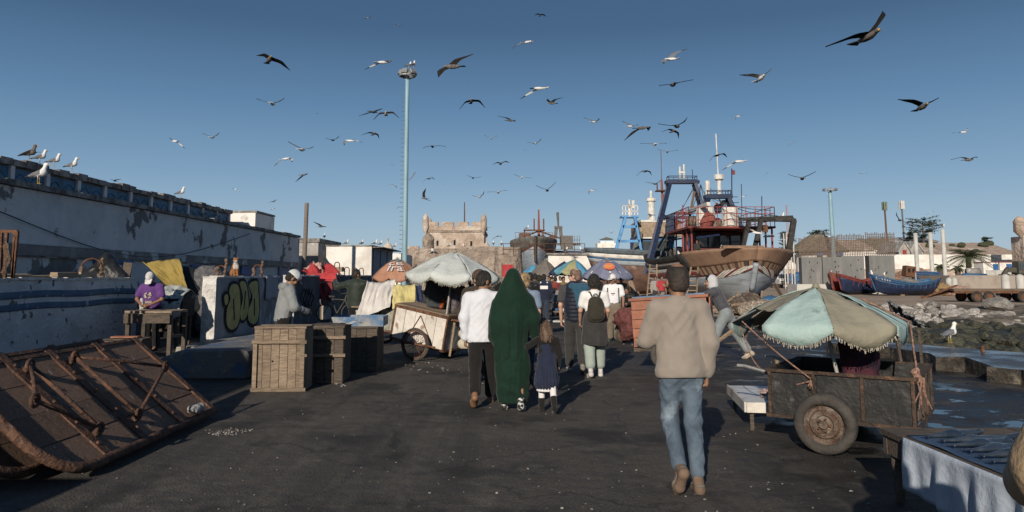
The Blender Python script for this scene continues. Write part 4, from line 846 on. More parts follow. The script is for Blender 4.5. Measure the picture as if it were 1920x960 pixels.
for dx, dy in ((-.16, 0), (.16, 0), (0, .28)): MB().tube([(b.x+dx, 110+dy, 0), (b.x+dx*.6, 110+dy*.6, b.z)], .03, 4).build('mast_leg', RW, t)
g = MB()
for k in range(34): z = k*b.z/34; g.bar((b.x-.16, 110, z), (b.x+.16, 110, z+b.z/34), .025)
g.build('bracing', RW, t, kind='stuff'); MB().bar((b.x-.5, 110, b.z-1), (b.x+.5, 110, b.z-1), .04).build('cross_aerial', RW, t)
t = thing('white_frame_tower', 'pale open scaffold frame tower behind the trawler bow', 'scaffold', (xcol(1483, 105), 105, 0)); zt = zrow(437, 105)
for u in (1477, 1490):
    for dy in (0, 1): MB().bar((xcol(u, 105), 105+dy, 0), (xcol(u, 105), 105+dy, zt), .14).build('frame_post', CPALE, t)
for v in (437, 446, 458): MB().bar((xcol(1477, 105), 105, zrow(v, 105)), (xcol(1490, 105), 105, zrow(v, 105)), .12).build('frame_beam', CPALE, t)
# ------------------------------------------------------------ trees
LEAF = M('dark_conifer_leaf', (.030, .045, .028), (.05, .065, .035), scale=.6, rough=.8, bump=0, rnd=.1, spec=.2); BARK = M('bark', (.11, .085, .065), rough=.95, bump=.4)
PALML = M('palm_leaf', (.075, .09, .04), (.045, .06, .028), scale=1, rough=.7, bump=0)
def tiers(name, label, u, Y, vtop, vbot, wpx, n, seed, flat=.5):
    q = random.Random(seed); zt, zb = zrow(vtop, Y), zrow(vbot, Y); x = xcol(u, Y); t = thing(name, label, 'tree', (x, Y, 0)); rw = wpx/2*Y/F
    MB().tube([(x, Y, 0), (x+.1, Y, zb), (x, Y, zt-.4)], .35, 7, r1=.08).build('trunk', BARK, t); g = MB(); br = MB()
    for k in range(n):
        h = q.random(); z = zb+(zt-zb)*h; prof = max(.15, math.sin(PI*min(1, .18+.82*(1-h))**.9)) ; L = rw*prof*q.uniform(.55, 1.1); a = q.uniform(0, 2*PI)
        tip = Vector((x+math.cos(a)*L, Y+math.sin(a)*L, z+L*q.uniform(.02, .22))); b0 = Vector((x, Y, z-.2)); br.bar(b0, tip, .06)
        for j in range(34):
            e = q.uniform(.35, 1.05); c = b0.lerp(tip, e)+Vector((q.gauss(0, .28), q.gauss(0, .28), q.gauss(.05, .10)))
            s = q.uniform(.12, .3); d = Vector((q.gauss(0, 1), q.gauss(0, 1), q.gauss(0, flat))).normalized()*s; w_ = Vector((q.gauss(0, 1), q.gauss(0, 1), q.gauss(0, flat))).normalized()*s*.5
            g.add([c-d, c+w_, c+d, c-w_], [(0, 1, 2, 3)])
    br.build('branches', BARK, t); g.build('crown', LEAF, t, fixn=False)
tiers('cypress_tree', 'dark spreading tree with layered boughs rising behind the long shed', 1735, 165, 411, 446, 72, 60, 1); tiers('conifer', 'small conifer just right of the trawler bow', 1478, 140, 436, 478, 30, 40, 2)
tiers('low_tree', 'low dark tree top behind the thatched pavilion', 1536, 160, 434, 446, 52, 26, 3); tiers('low_tree', 'small dark tree top above the right end of the clay tiled roof', 1856, 175, 446, 456, 24, 16, 4); tiers('low_tree', 'dark bush at the foot of the spreading tree', 1710, 168, 436, 449, 34, 22, 7)
def palm(label, u, Y, vb, vt, wpx, nf, seed, h0=None):
    q = random.Random(seed); x = xcol(u, Y); z = zrow(vt, Y); rw = wpx/2*Y/F; t = thing('palm_tree', label, 'palm tree', (x, Y, 0))
    MB().tube([(x, Y, 0), (x-.05, Y, z*.5), (x, Y, z)], .32, 8, r1=.38).build('trunk', BARK, t)
    for k in range(nf):
        a = 2*PI*k/nf+q.uniform(-.2, .2); el = q.uniform(-.15, 1.15); L = rw*q.uniform(.85, 1.1); g = MB(); pts = []
        for i in range(9):
            s = i/8; pts.append(Vector((x+math.cos(a)*L*s*math.cos(el*(1-s*.5)), Y+math.sin(a)*L*s*math.cos(el*(1-s*.5)), z+L*s*math.sin(el)-L*.55*s*s)))
        g.tube(pts, .03, 3); sd_ = Vector((-math.sin(a), math.cos(a), 0))
        for i in range(1, 9):
            for m_ in (0, .5):
                p = pts[i-1].lerp(pts[i], m_); d = (pts[i]-pts[i-1]).normalized(); w_ = L*.30*math.sin(PI*min(.95, .15+.8*i/9))
                for sx in (-1, 1): g.add([p, p+sd_*sx*w_+d*w_*.6-Vector((0, 0, w_*.35)), p+d*.12], [(0, 1, 2)])
        g.build('frond', PALML, t, fixn=False)
palm('big palm with drooping fronds in front of the white wall', 1818, 105, 516, 482, 84, 30, 3); palm('short bushy palm between the right concrete columns', 1765, 100, 508, 500, 34, 16, 4); palm('low palm clump left of the big palm', 1797, 104, 510, 502, 26, 14, 6)
# ------------------------------------------------------------ quay wall, bollards, plant
QY = 72
t = thing('low_quay_wall', 'long low concrete retaining wall right of the navy boat', 'wall', (xcol(1850, QY), QY, 0)); x0, x1 = xcol(1780, QY), xcol(2050, QY)
MB().box(((x0+x1)/2, QY+3, zrow(533, QY)), (x1-x0, 6, zrow(524.5, QY)-.0+.3)).build('wall', M('stained_concrete', (.33, .28, .235), (.25, .21, .18), scale=.6, rough=.9, bump=.2, bscale=5), t)
x0 = xcol(1740, 68)
MB().box(((x0+x1)/2, 68.2, .3), (x1-x0, .9, .6)).build('kerb', CPAN, t)
for i, (u, v0, v1, Y, lab) in enumerate(((1778.5, 523, 545, 70.5, 'left bollard of the pair beside the pink net heap'), (1789, 523, 545, 70.8, 'right bollard of the pair beside the pink net heap'), (1885, 517, 549, 66, 'grey round bollard standing above the flat trailer'), (1912, 517, 549, 66.5, 'grey round bollard at the right picture edge by the trailer'))):
    zt = zrow(v0, Y); r = .26 if i < 2 else .34
    t = thing('bollard', lab, 'bollard', (xcol(u, Y), Y, 0), group='concrete bollards'); MB().lathe([(r, 0), (r, zt-.1), (r*.85, zt), (r*.4, zt+.12), (0, zt+.14)], (0, 0, 0), 14).build('post', CPALE, t, smooth=True, w=False)
t = thing('blue_pipe', 'thick blue pipe lying on the far quay below the palm', 'pipe', (xcol(1827, 88), 88, 1.7)); MB().tube([at(1805, 517.5, 88), at(1849, 518.5, 88)], .33, 12).build('pipe', BLUES, t, smooth=True); MB().box((xcol(1827, 88), 88, .6), (3, 1, 1.15)).build('support', CPAN, t)
t = thing('grey_tank', 'small grey ribbed tank below the palm', 'tank', (xcol(1825, 92), 92, 1)); MB().tube([at(1813, 510, 92), at(1836, 510, 92)], .5, 14).build('tank_body', GREYP, t, smooth=True); MB().box((xcol(1825, 92), 92, 1), (1.6, 1, 1.9)).build('cradle', CPAN, t)
t = thing('site_fence', 'pale corrugated site fence below the white kiosks', 'fence', (xcol(1866, 90), 90, 0))
for k in range(3): MB().box((xcol(1849+(k+.5)*17, 90), 90, zrow(515, 90)-.3), (1.06, .06, 1.7)).build('fence_panel', M('pale_sheet_metal', (.46, .45, .42), (.36, .35, .33), scale=2, rough=.6, bump=.05), t)
for u0, u1, lab, d in ((1845, 1873, 'left small white kiosk with a blue doorway by the wall', 1868), (1876, 1902, 'right small white kiosk with a blue doorway by the wall', 1893)):
    t = thing('kiosk', lab, 'kiosk', (xcol((u0+u1)/2, 118), 118, 0)); z = zrow(492, 118); MB().box((xcol((u0+u1)/2, 118), 119.2, z/2), (xcol(u1, 118)-xcol(u0, 118), 2.4, z)).build('wall', WHITE, t); MB().box((xcol(d, 118), 117.97, zrow(505, 118)), (.8, .06, 1.7)).build('door', DOORB, t); MB().box((xcol((u0+u1)/2, 118), 119.2, z+.05), (xcol(u1, 118)-xcol(u0, 118)+.2, 2.6, .1)).build('roof', REDST, t)
# excavator
DKM = M('dark_machine', (.06, .06, .055), (.1, .085, .06), scale=4, rough=.6, bump=.1); Y = 86; b = at(1915, 519, Y)
t = thing('excavator', 'dark excavator with folded arm at the right picture edge', 'excavator', (b.x, Y, 1.6))
def pz(u, v): return at(u, v, Y)
MB().bar(pz(1906, 507), pz(1888, 505), .5, .55).build('boom', DKM, t); MB().bar(pz(1889, 504), pz(1879, 519), .36, .4).build('dipper_arm', DKM, t); MB().box(pz(1877, 521), (.8, .8, .7), (0, .4, 0), taper=.6).build('bucket', DKM, t)
MB().box(pz(1911, 502), (1.0, 1.5, 1.5), taper=.85).build('cab', DKM, t, bevel=.08); MB().box(pz(1910, 500)-Vector((0, .77, 0)), (.7, .05, .7)).build('cab_window', GLASS, t); MB().box(pz(1926, 508), (1.7, 1.8, 1.1)).build('engine_house', M('machine_yellow', (.4, .25, .05), rough=.6), t, bevel=.08)
MB().box(pz(1917, 519)-Vector((0, .8, 0)), (2.2, .5, .5)).build('track', BLACKW, t, bevel=.12); MB().box(pz(1917, 519)+Vector((0, .8, 0)), (2.2, .5, .5)).build('track', BLACKW, t, bevel=.12)
t = thing('sand_bank', 'bank of brown earth along the top of the low quay wall', 'earth bank', (xcol(1850, 78), 78, 1)); kk = SD()
for k in range(12): kk.ell((-3+k*.62, 0, .2+.1*math.sin(k)), (.7, .8, .45), k=.4)
kk.build('pile', SAND, t, .12)
# trestles and odds
t = thing('blue_trestle_pile', 'stack of blue metal trestles behind the navy boat', 'trestle stack', (xcol(1735, 78), 78, 0))
for k in range(9): a = at(1706+k*1.2, 509+k*1.9, 78-k*.1); MB().bar(a, a+Vector((3.1, 0, -.1)), .12).build('trestle_bar', NAVY if k % 2 else BLUES, t)
for k in range(7): a = at(1710+k*9, 526, 78.3); MB().bar(Vector((a.x, 78.3, 0)), Vector((a.x+.1, 78.3, 1.75)), .12).build('trestle_leg', NAVY, t)
t = thing('rust_block', 'rusty square box with round holes beside the trestles', 'box', (xcol(1704, 77), 77, 1)); MB().box(at(1704, 509, 77), (1.0, .9, 1.1), (0, .15, 0)).build('box_body', RUST, t, bevel=.04); MB().box(Vector((at(1704, 509, 77).x, 77, .55)), (.9, .8, 1.1)).build('stand', RUST, t)
for dx in (-.2, .25): MB().box(at(1704, 509, 77)+Vector((dx, -.46, .1)), (.26, .04, .4)).build('hole', DARK, t)
t = thing('small_sign', 'small red topped sign on a thin post by the navy boat', 'sign', (xcol(1717, 70), 70, 0)); MB().bar((xcol(1717, 70), 70, 0), (xcol(1717, 70), 70, zrow(509, 70)), .06).build('post', CPALE, t); MB().box((xcol(1717, 70), 69.95, zrow(509.5, 70)), (.3, .04, .14)).build('sign_plate', REDST, t)
lumps('net_pile', 'mustard brown net heap at the stern of the navy boat', 'net pile', 1766, 541, 9, .75, .6, 1.0, M('mustard_net', (.30, .20, .10), (.2, .13, .07), scale=8, rough=.95, bump=.8, bscale=20), seed=8, Y=67.3); lumps('net_pile', 'pinkish net heap between the bollards and trailer', 'net pile', 1797, 541, 9, .8, .6, .9, M('pink_net', (.38, .25, .21), (.26, .17, .14), scale=8, rough=.95, bump=.8, bscale=20), seed=9, Y=66.8)
# ------------------------------------------------------------ small boats
def rowboat(name, label, u0, u1, v0, Yb, L, B, hull, rail, inner, z=.1, yaw=0.0, extra=None, hs=1.0):
    c = at((u0+u1)/2, 519, Yb); t = thing(name, label, 'boat', (c.x, Yb, 0)); fr_ = frame((c.x, Yb, z), PI+yaw)
    f = station_hull(fr_, L, B, lambda s: .35*max(0, (s-.7)/.3)**2+.2*max(0, (.2-s)/.2)**2, lambda s: hs*(1.0+1.0*abs(s-.42)**1.8*1.9), .2, bow=2)
    strakes(f, 'hull', hull, t, 0, .80, nb=26, nh=8, thick=.04); strakes(f, 'top_strake', rail, t, .803, .93, nb=26, thick=.05); strakes(f, 'gunwale', rail, t, .935, 1.0, nb=26, thick=.1)
    MB().grid(lambda u, v: f(.02+.96*u, .45, 1).lerp(f(.02+.96*u, .45, -1), v), 16, 3).build('bottom_boards', inner, t)
    for s in (.25, .45, .65): a, b_ = f(s, .8, 1), f(s, .8, -1); MB().bar(a, b_, .22, .05).build('thwart', inner, t)
    MB().tube([f(1, h/8, 1) for h in range(0, 9)]+[f(1, 1, 1)+Vector((-.05, 0, .22))], .06, 6).build('stem_post', rail, t, smooth=True)
    for k in range(9):
        for sd_ in (1, -1):
            s = .1+.8*k/9; g = MB().tube([f(s, h/6, sd_)+Vector((0, -.05*sd_, 0)) for h in range(3, 7)], .03, 4); g.build('frame_rib', rail, t)
    return t, f
t, f = rowboat('navy_rowboat', 'navy and bright blue wooden rowing boat on the sand', 1633, 1756, 518, 67, 5.9, 2.0, NAVY, BLUES, BLUES, yaw=R(8), hs=1.05)
for k, ch in enumerate('5-5060'):                             # painted bow number
    Vt, Ft = text_mesh(ch, .28); g = MB(); A = f(.955-.028*k, .865, 1); Bq = f(.955-.028*k, .865, -1); nr = A if A.y < Bq.y else Bq
    g.add([nr+Vector((v.x, -.09, v.y+.02*k*0)) for v in Vt], Ft); g.build('painted_number', BWHT, t, fixn=False)
g = MB()
for sd_ in (1, -1): g.tube([f(.93-.04*k, .70, sd_)+Vector((0, -.04*sd_, 0)) for k in range(9)], .05, 5)
g.build('light_blue_strip', BLUES, t)
MB().box((t.location.x-.3, 67, .12), (.35, .5, .24)).build('chock', LADW, t)
g = SD()
for k in range(9): g.ell((-.9+.26*k+U(-.1, .1), U(-.3, .3), .75+.35*math.sin(PI*k/8)+U(0, .2)), (.42, .38, .3), k=.25)
g.build('net_heap', M('grey_net', (.20, .19, .17), (.12, .11, .1), scale=8, rough=.95, bump=.8, bscale=20), t, .06, lambda P: P+.05*np.stack([fbm(P*6, 3), fbm(P*6, 5), fbm(P*6, 8)], 1))
t, f = rowboat('red_rowboat', 'faded red and blue wooden rowing boat lying behind the navy boat', 1556, 1665, 518, 71, 5.4, 2.1, NAVY, HRED, BLUES, yaw=R(28), hs=1.1)
g = SD()
for k in range(6): g.ell((-.6+.3*k, U(-.2, .2), .65+.2*U(0, 1)), (.4, .4, .25), k=.25)
g.build('net_heap', NETB, t, .06)
t, f = rowboat('brown_rowboat', 'weathered red bow of a boat lying left of the red rowing boat', 1553, 1600, 518, 73, 3.6, 1.6, HRED, M('weathered_red', (.2, .08, .06), (.14, .07, .055), rough=.8), HRED, yaw=R(40), hs=1.2)
# ------------------------------------------------------------ trailer, truck
TY = 49.5
c = at(1862, 519, TY); t = thing('flat_trailer', 'rusty flat trailer with twin wheels and raised drawbar on the sand', 'trailer', (c.x, TY, 0))
def wheel(parent, p, r, w, rot=(R(90), 0, 0), ty=BLACKW, rim=RUST, nm='wheel'):
    p = Vector(p); pr = [(r*.62, -w*.45), (r*.9, -w*.5), (r*.98, -w*.32), (r, 0), (r*.98, w*.32), (r*.9, w*.5), (r*.62, w*.45), (r*.62, -w*.45)]
    o = MB().lathe(pr, p, 20, rot).build(nm, ty, parent, smooth=True); MB().lathe([(0, -w*.2), (r*.2, -w*.36), (r*.22, -w*.2), (r*.5, -w*.1), (r*.63, -w*.4), (r*.63, w*.4), (0, w*.3)], p, 16, rot).build('rim', rim, o, smooth=False); return o
MB().box((c.x+1.0, TY+.9, .82), (7.2, 1.7, .12)).build('deck', wood('trailer_bed', (.2, .15, .11)), t)
for dy in (.1, 1.7): MB().box((c.x+.6, TY+dy, .68), (6.4, .1, .16)).build('side_rail', RUST, t)
for dx in (-1.15, -.35, 1.9, 2.7):
    for dy in (0, 1.75): wheel(t, (c.x+dx, TY+dy, .37), .37, .22)
MB().bar((c.x-2.6, TY+.9, .62), (c.x-4.3, TY+.9, .3), .14).build('drawbar', RUST, t); MB().bar((c.x-4.3, TY+.9, .25), at(1795, 535, TY), .12).build('raised_handle', RUST, t)
def small_truck():
    Y = 112; c = at(1474, 519, Y); t = thing('white_truck', 'white pickup truck facing the camera behind the trawler bow', 'truck', (c.x, Y, .1)); B = (c.x, Y)
    MB().box((c.x, Y+1.2, .95), (1.8, 2.2, .9)).build('bonnet', BWHT, t, bevel=.12); MB().box((c.x, Y+2.2, 1.75), (1.7, 1.8, .9), taper=.86).build('cab', BWHT, t, bevel=.08); MB().box((c.x, Y+1.28, 1.78), (1.45, .05, .6), (R(-14), 0, 0)).build('windscreen', GLASS, t); MB().box((c.x, Y+4.4, 1.2), (1.8, 2.6, .7)).build('cargo_bed', BLUES, t)
    for dx in (-.65, .65): MB().box((c.x+dx, Y+.08, .95), (.34, .06, .22)).build('headlight', GLASS, t); wheel(t, (c.x+dx*1.2, Y+.9, .36), .36, .22, (0, R(90), 0)); wheel(t, (c.x+dx*1.2, Y+4.2, .36), .36, .22, (0, R(90), 0))
    MB().box((c.x, Y+.06, .62), (1.8, .12, .25)).build('bumper', DKM, t); MB().box((c.x, Y+.08, .95), (.9, .05, .25)).build('grille', DKM, t)
    Y = 106; c = at(1493, 519, Y); t = thing('blue_cargo_tricycle', 'blue three wheeled cargo motorcycle parked beside the white truck', 'tricycle', (c.x, Y, 0))
    MB().box((c.x-.3, Y+.6, 1.35), (1.5, 1.3, .8)).build('cargo_box', BLUES, t, bevel=.04); MB().bar((c.x+.3, Y, .9), (c.x+1.0, Y-.3, 1.5), .16).build('fork', DKM, t); MB().bar((c.x+.6, Y-.5, 1.6), (c.x+1.3, Y-.2, 1.6), .08).build('handlebar', DKM, t); MB().box((c.x+.55, Y, 1.05), (.7, .35, .2)).build('seat', BLACKW, t, bevel=.05); MB().box((c.x+.4, Y+.2, .7), (1.3, .3, .2)).build('frame', BLUES, t)
    for p in ((c.x-.8, Y+.2, .3), (c.x+.2, Y+1.1, .3), (c.x+1.1, Y-.35, .32)): wheel(t, p, .32, .14)
small_truck()
lumps('tarpaulin_bundle', 'blue tarpaulin covered stack behind the white truck', 'covered stack', 1495, 519, 9, 2.2, 1, 2.4, BLUES, Y=118, vox=.12, seed=12); lumps('rubble_heap', 'brick coloured rubble heap behind the fourth concrete panel', 'rubble', 1703, 519, 14, 3.2, 1.2, 2.6, M('brick_rubble', (.3, .17, .12), (.2, .15, .12), scale=5, rough=.95, bump=.9, bscale=8, bdist=.1), Y=112, vox=.14, seed=13)
t = thing('green_crate', 'small dark green crate on the sand left of the rowing boats', 'crate', at(1549, 541, 76)); MB().box((0, 0, .5), (1.0, .8, .9)).build('crate_body', M('green_paint', (.05, .09, .05), rough=.7), t, w=False, bevel=.03); MB().box((0, 0, .98), (1.1, .9, .06)).build('lid', MATS['green_paint'], t, w=False); t.location.z = 0
# ================================================================== MARKET
WHW = M('scratched_white_boards', (.60, .56, .51), (.48, .44, .39), scale=3, c3=(.26, .19, .14), s3=2.2, lo3=.58, hi3=.64, rough=.8, bump=.25, bscale=18, rnd=.12)
CRW = wood('grey_brown_crate', (.30, .225, .16), (.16, .12, .09), rnd=.22); CRD = wood('dark_crate', (.13, .10, .078), (.06, .05, .04)); BLK = M('scuffed_black_sheet', (.013, .013, .014), (.024, .023, .022), scale=4, c3=(.12, .115, .11), s3=3, lo3=.64, hi3=.70, rough=.55, bump=.15, bscale=14)
RUB = M('tyre_rubber', (.045, .04, .036), (.07, .062, .055), scale=5, rough=.85, bump=.25, bscale=22); ORNG = M('orange_paint_wood', (.33, .14, .085), (.26, .105, .065), scale=4, c3=(.3, .2, .15), s3=2.5, lo3=.66, hi3=.72, rough=.7, bump=.15, rnd=.1)
ROPE = M('old_rope', (.24, .16, .11), (.13, .09, .065), scale=30, rough=.95, bump=.8, bscale=90); ROPEP = M('pink_rope', (.42, .24, .18), (.28, .17, .13), scale=30, rough=.95, bump=.8, bscale=90)
SALT = M('frayed_fringe', (.42, .38, .31), (.28, .25, .2), scale=14, rough=.95, bump=.3)
def tarp_mat(nm, c, c2=None, rough=.75): return M(nm, c, c2 or tuple(x*.72 for x in c), scale=2.2, lo=.42, hi=.66, c3=tuple(x*.45 for x in c), s3=3.5, lo3=.64, hi3=.76, rough=rough, bump=.2, bscale=9, bdist=.03, spec=.3)
CYAN = tarp_mat('faded_turquoise_canvas', (.36, .47, .45), (.29, .40, .385)); OLIV = tarp_mat('olive_grey_canvas', (.27, .25, .19), (.20, .185, .14)); OFFW = tarp_mat('dirty_white_canvas', (.52, .55, .53), (.40, .42, .40))
TERR = tarp_mat('terracotta_canvas', (.42, .22, .14), (.33, .17, .11)); PURP = tarp_mat('grey_violet_canvas', (.19, .20, .28), (.14, .15, .22)); TAUP = tarp_mat('taupe_canvas', (.17, .15, .13)); LBLU = tarp_mat('bright_blue_canvas', (.10, .30, .45), (.07, .2, .34)); DNVY = tarp_mat('navy_canvas', (.03, .04, .09))
REDT = tarp_mat('red_tarpaulin', (.42, .045, .05), (.33, .035, .04)); YELT = tarp_mat('pale_yellow_tarpaulin', (.55, .48, .22), (.45, .38, .16)); MUST = tarp_mat('mustard_tarpaulin', (.29, .215, .06), (.21, .155, .045)); WHTT = tarp_mat('dirty_white_tarpaulin', (.58, .55, .52), (.45, .42, .40)); BLKT = tarp_mat('black_plastic', (.02, .021, .023), rough=.4)
def umbrella(label, u, v, Y, vr, wpx, mats, n=8, sc=.13, fringe=False, pole=None, cat='parasol', rot=.2, tilt=0.0, tiltdir=0, fold=None, dome=1.35, group='market parasols', dia=None, thick=.004):
    ap = at(u, v, Y); r = wpx/2*Y/F; zr = at(u, vr, Y).z; H = ap.z-zr; seg = 2*PI/n
    pb = Vector(pole) if pole is not None else Vector((ap.x, Y, 0)); t = thing('parasol', label, cat, pb, group=group); A = Vector((ap.x, Y, ap.z))
    TM = Matrix.Rotation(tilt, 3, Vector((math.cos(tiltdir), math.sin(tiltdir), 0)))
    def P(a, s, hang=0.0, um=0.0):
        m_ = math.sin(PI*um); ch = 1-(1-math.cos(seg/2))*m_*.9; rr = r*s*ch
        z = -H*(s**dome)-.035*H*m_*s-hang
        return A+TM @ Vector((math.cos(a)*rr*(1-.05*hang), math.sin(a)*rr*(1-.05*hang), z))
    for k in range(n):
        a0 = rot+seg*k; cut = fold.get(k) if fold else None
        def fn(uu, vv):
            if cut is not None: vv = vv*cut
            w_ = .03*float(vnoise([[uu*4+k*9, vv*5, 1]])[0])+.016*float(vnoise([[uu*11+k*9, vv*12, 2]])[0])-.02*math.sin(PI*uu)*vv*vv
            if vv <= .86: s, h = vv/.86, 0
            else: s, h = 1.0, (vv-.86)/.14*(sc*(.35+.65*max(0, math.sin(PI*uu))**.7))
            p = P(a0+seg*uu, s, h, uu); return p+Vector((0, 0, w_*r*.6))
        o = MB().grid(fn, 10, 14).build('panel', mats[k % len(mats)], t, smooth=True, thick=thick, fixn=False)
        if fringe and cut is None:
            g = MB()
            for j in range(44):
                uu = (j+U(.2, .8))/44; p = fn(uu, 1.0); q_ = fn(uu+.013, 1.0); L = U(.012, .05); d = Vector((U(-.012, .012), U(-.012, .012), -L)); g.add([p, q_, q_+d, p+d], [(0, 1, 2, 3)])
            g.build('fringe', SALT, o, fixn=False, kind='stuff')
        MB().tube([P(a0, s)+Vector((0, 0, -.012)) for s in (.03, .5, 1)], .008, 4).build('rib', STEEL, t)
    MB().tube([pb, A+Vector((0, 0, -.03)), A+Vector((0, 0, .05))], .02 if r < 1.5 else .028, 8).build('pole', CPALE, t, smooth=True); MB().lathe([(0, 0), (.05, .01), (.03, .05), (0, .07)], A, 8).build('cap', OLIV, t)
    return t, P, A, r
def plankface(fr, w, h, n, mat, t, name='board', vert=True, th=.022, gap=.006, off=0):
    for k in range(n):
        if vert: x0, x1, z0, z1 = w*k/n+gap/2, w*(k+1)/n-gap/2, U(0, .012), h-U(0, .012)
        else: x0, x1, z0, z1 = U(0, .012), w-U(0, .012), h*k/n+gap/2, h*(k+1)/n-gap/2
        V = [fr(x, off-d, z) for d in (0, th+U(0, .006)) for x, z in ((x0, z0), (x1, z0), (x1, z1), (x0, z1))]
        MB().add(V, [(0, 1, 2, 3), (7, 6, 5, 4), (0, 4, 5, 1), (1, 5, 6, 2), (2, 6, 7, 3), (3, 7, 4, 0)]).build(name, mat, t)
def frame3(o, ang, pitch=0.0):
    """local x along the front face (to the right), y into the depth, z up"""
    Mx = Matrix.Rotation(ang, 3, 'Z') @ Matrix.Rotation(pitch, 3, 'Y'); o = Vector(o)
    return lambda x, y, z: o+Mx @ Vector((x, y, z))
def boxf(fr, x0, x1, y0, y1, z0, z1):
    return MB().add([fr(x, y, z) for z in (z0, z1) for x, y in ((x0, y0), (x1, y0), (x1, y1), (x0, y1))], [(0, 3, 2, 1), (4, 5, 6, 7), (0, 1, 5, 4), (1, 2, 6, 5), (2, 3, 7, 6), (3, 0, 4, 7)])
def rope(g, a, b, sag_, r=.009, n=12):
    a, b = Vector(a), Vector(b); g.tube([a.lerp(b, i/n)-Vector((0, 0, sag_*math.sin(PI*i/n))) for i in range(n+1)], r, 5); return g
# ------------------------------------------------------------ black two wheeled cart, right foreground
DRUST = M('dark_rust', (.075, .048, .034), (.045, .032, .026), scale=9, c3=(.14, .075, .045), s3=7, rough=.85, bump=.4, bscale=30); al = R(-34); c2 = Vector((3.70, 7.0, 0)); W_, D_, zb, zt = 1.32, 1.36, .31, .745
o = c2-Vector((math.cos(al)*W_, math.sin(al)*W_, 0)); fr = frame3((o.x, o.y, 0), al)
t = thing('handcart', 'black two wheeled handcart with scuffed sides and a big car tyre wheel', 'cart', fr(W_/2, D_/2, 0))
boxf(fr, .02, W_-.02, .02, D_-.02, zb, zb+.04).build('floor', CRD, t)
f1 = lambda x, y, z: fr(x, y, zb+z)
for k, (x0, x1) in enumerate(((.0, .46), (.465, .86), (.865, W_))): boxf(fr, x0, x1, -.004*k, .022, zb, zt-.02).build('side_panel', BLK, t)
boxf(fr, 0, W_, D_-.02, D_, zb, zt).build('back_panel', BLK, t); boxf(fr, -.005, .02, .024, D_-.022, zb, zt-.01).build('end_panel', BLK, t)
for k in range(3): boxf(fr, W_-.022, W_, .026+.39*k, .405+.39*k, zb+.02, zt-.02).build('end_panel', BLK, t)
for k in range(3): boxf(fr, W_-.004, W_+.006, .1+.38*k, .38+.38*k, zb+.04, zb+.17+.05*k).build('rust_patch', wood('worn_board', (.22, .16, .12)), t)
for z0, z1 in ((zt-.018, zt+.012), (zb-.03, zb+.004)):
    boxf(fr, -.02, W_+.02, -.035, -.006, z0, z1).build('rim_bar', DRUST, t); boxf(fr, W_+.002, W_+.03, -.003, D_+.02, z0, z1).build('rim_bar', DRUST, t); boxf(fr, -.03, -.008, -.003, D_+.02, z0, z1).build('rim_bar', DRUST, t); boxf(fr, 0, W_, D_+.002, D_+.025, z0, z1).build('rim_bar', DRUST, t)
for x in (.0, .42, .86, W_-.03): boxf(fr, x, x+.03, -.03, -.008, zb+.006, zt-.02).build('upright', DRUST, t)
for y in (.4, .8, D_-.03): boxf(fr, W_+.003, W_+.025, y, y+.028, zb+.006, zt-.02).build('upright', DRUST, t)
wrot = (R(90), 0, al)
for y in (-.14, D_+.14): 
    w = fr(.56, y, .286); pr = [(.185, -.07), (.225, -.085), (.262, -.08), (.281, -.05), (.286, 0), (.281, .05), (.262, .08), (.225, .085), (.185, .07), (.185, -.07)]
    wo = MB().lathe(pr, w, 36, wrot).build('wheel', RUB, t, smooth=True)
    MB().lathe([(0, .10), (.035, .10), (.04, .06), (.075, .05), (.09, .075), (.125, .07), (.14, .035), (.165, .03), (.19, .065), (.2, .06), (.19, -.06), (0, -.05)], w, 28, wrot).build('rim', M('rusty_rim', (.15, .11, .085), (.085, .05, .035), scale=7, c3=(.22, .19, .165), s3=6, rough=.8, bump=.4), wo)
    for k in range(5): e = k*2*PI/5; MB().lathe([(0, .02), (.012, .02), (.012, 0)], w+Matrix.Rotation(al, 3, 'Z') @ Vector((.058*math.cos(e), -.07, .058*math.sin(e))), 6, wrot).build('wheel_nut', RUST, wo)
MB().tube([fr(.52, -.2, .3), fr(.52, D_+.2, .3)], .03, 8).build('axle', DRUST, t)
for y in (.15, D_-.15): MB().tube([fr(.0, y, zt-.06), fr(-.28, y, zt+.0), fr(-.36, y, zt)], .019, 8).build('handle', STEEL, t)
MB().box(fr(.3, .5, .15), (.12, .1, .3)).build('prop_leg', M('green_paint2', (.03, .08, .05), rough=.6), t)
g = MB()
for k in range(9): p = fr(.43, -.045, zt-.04-.035*k); g.lathe([(.016, -.006), (.022, 0), (.016, .006)], p, 8, (R(90*(k % 2)), R(90), 0))
g.build('chain', DRUST, t)
CARTFR, CARTZ = fr, zt
t, P, A, r = umbrella('faded turquoise and olive striped parasol with fringe over the black handcart', 1530, 541, 8.05, 604, 306, [CYAN, OLIV], 8, .17, True, tuple(fr(.62, .55, zb+.04)), rot=R(-58), fold={5: .62}, dome=1.5, group=None)
for d in t.children:
    if d.name.startswith('pole'): pass
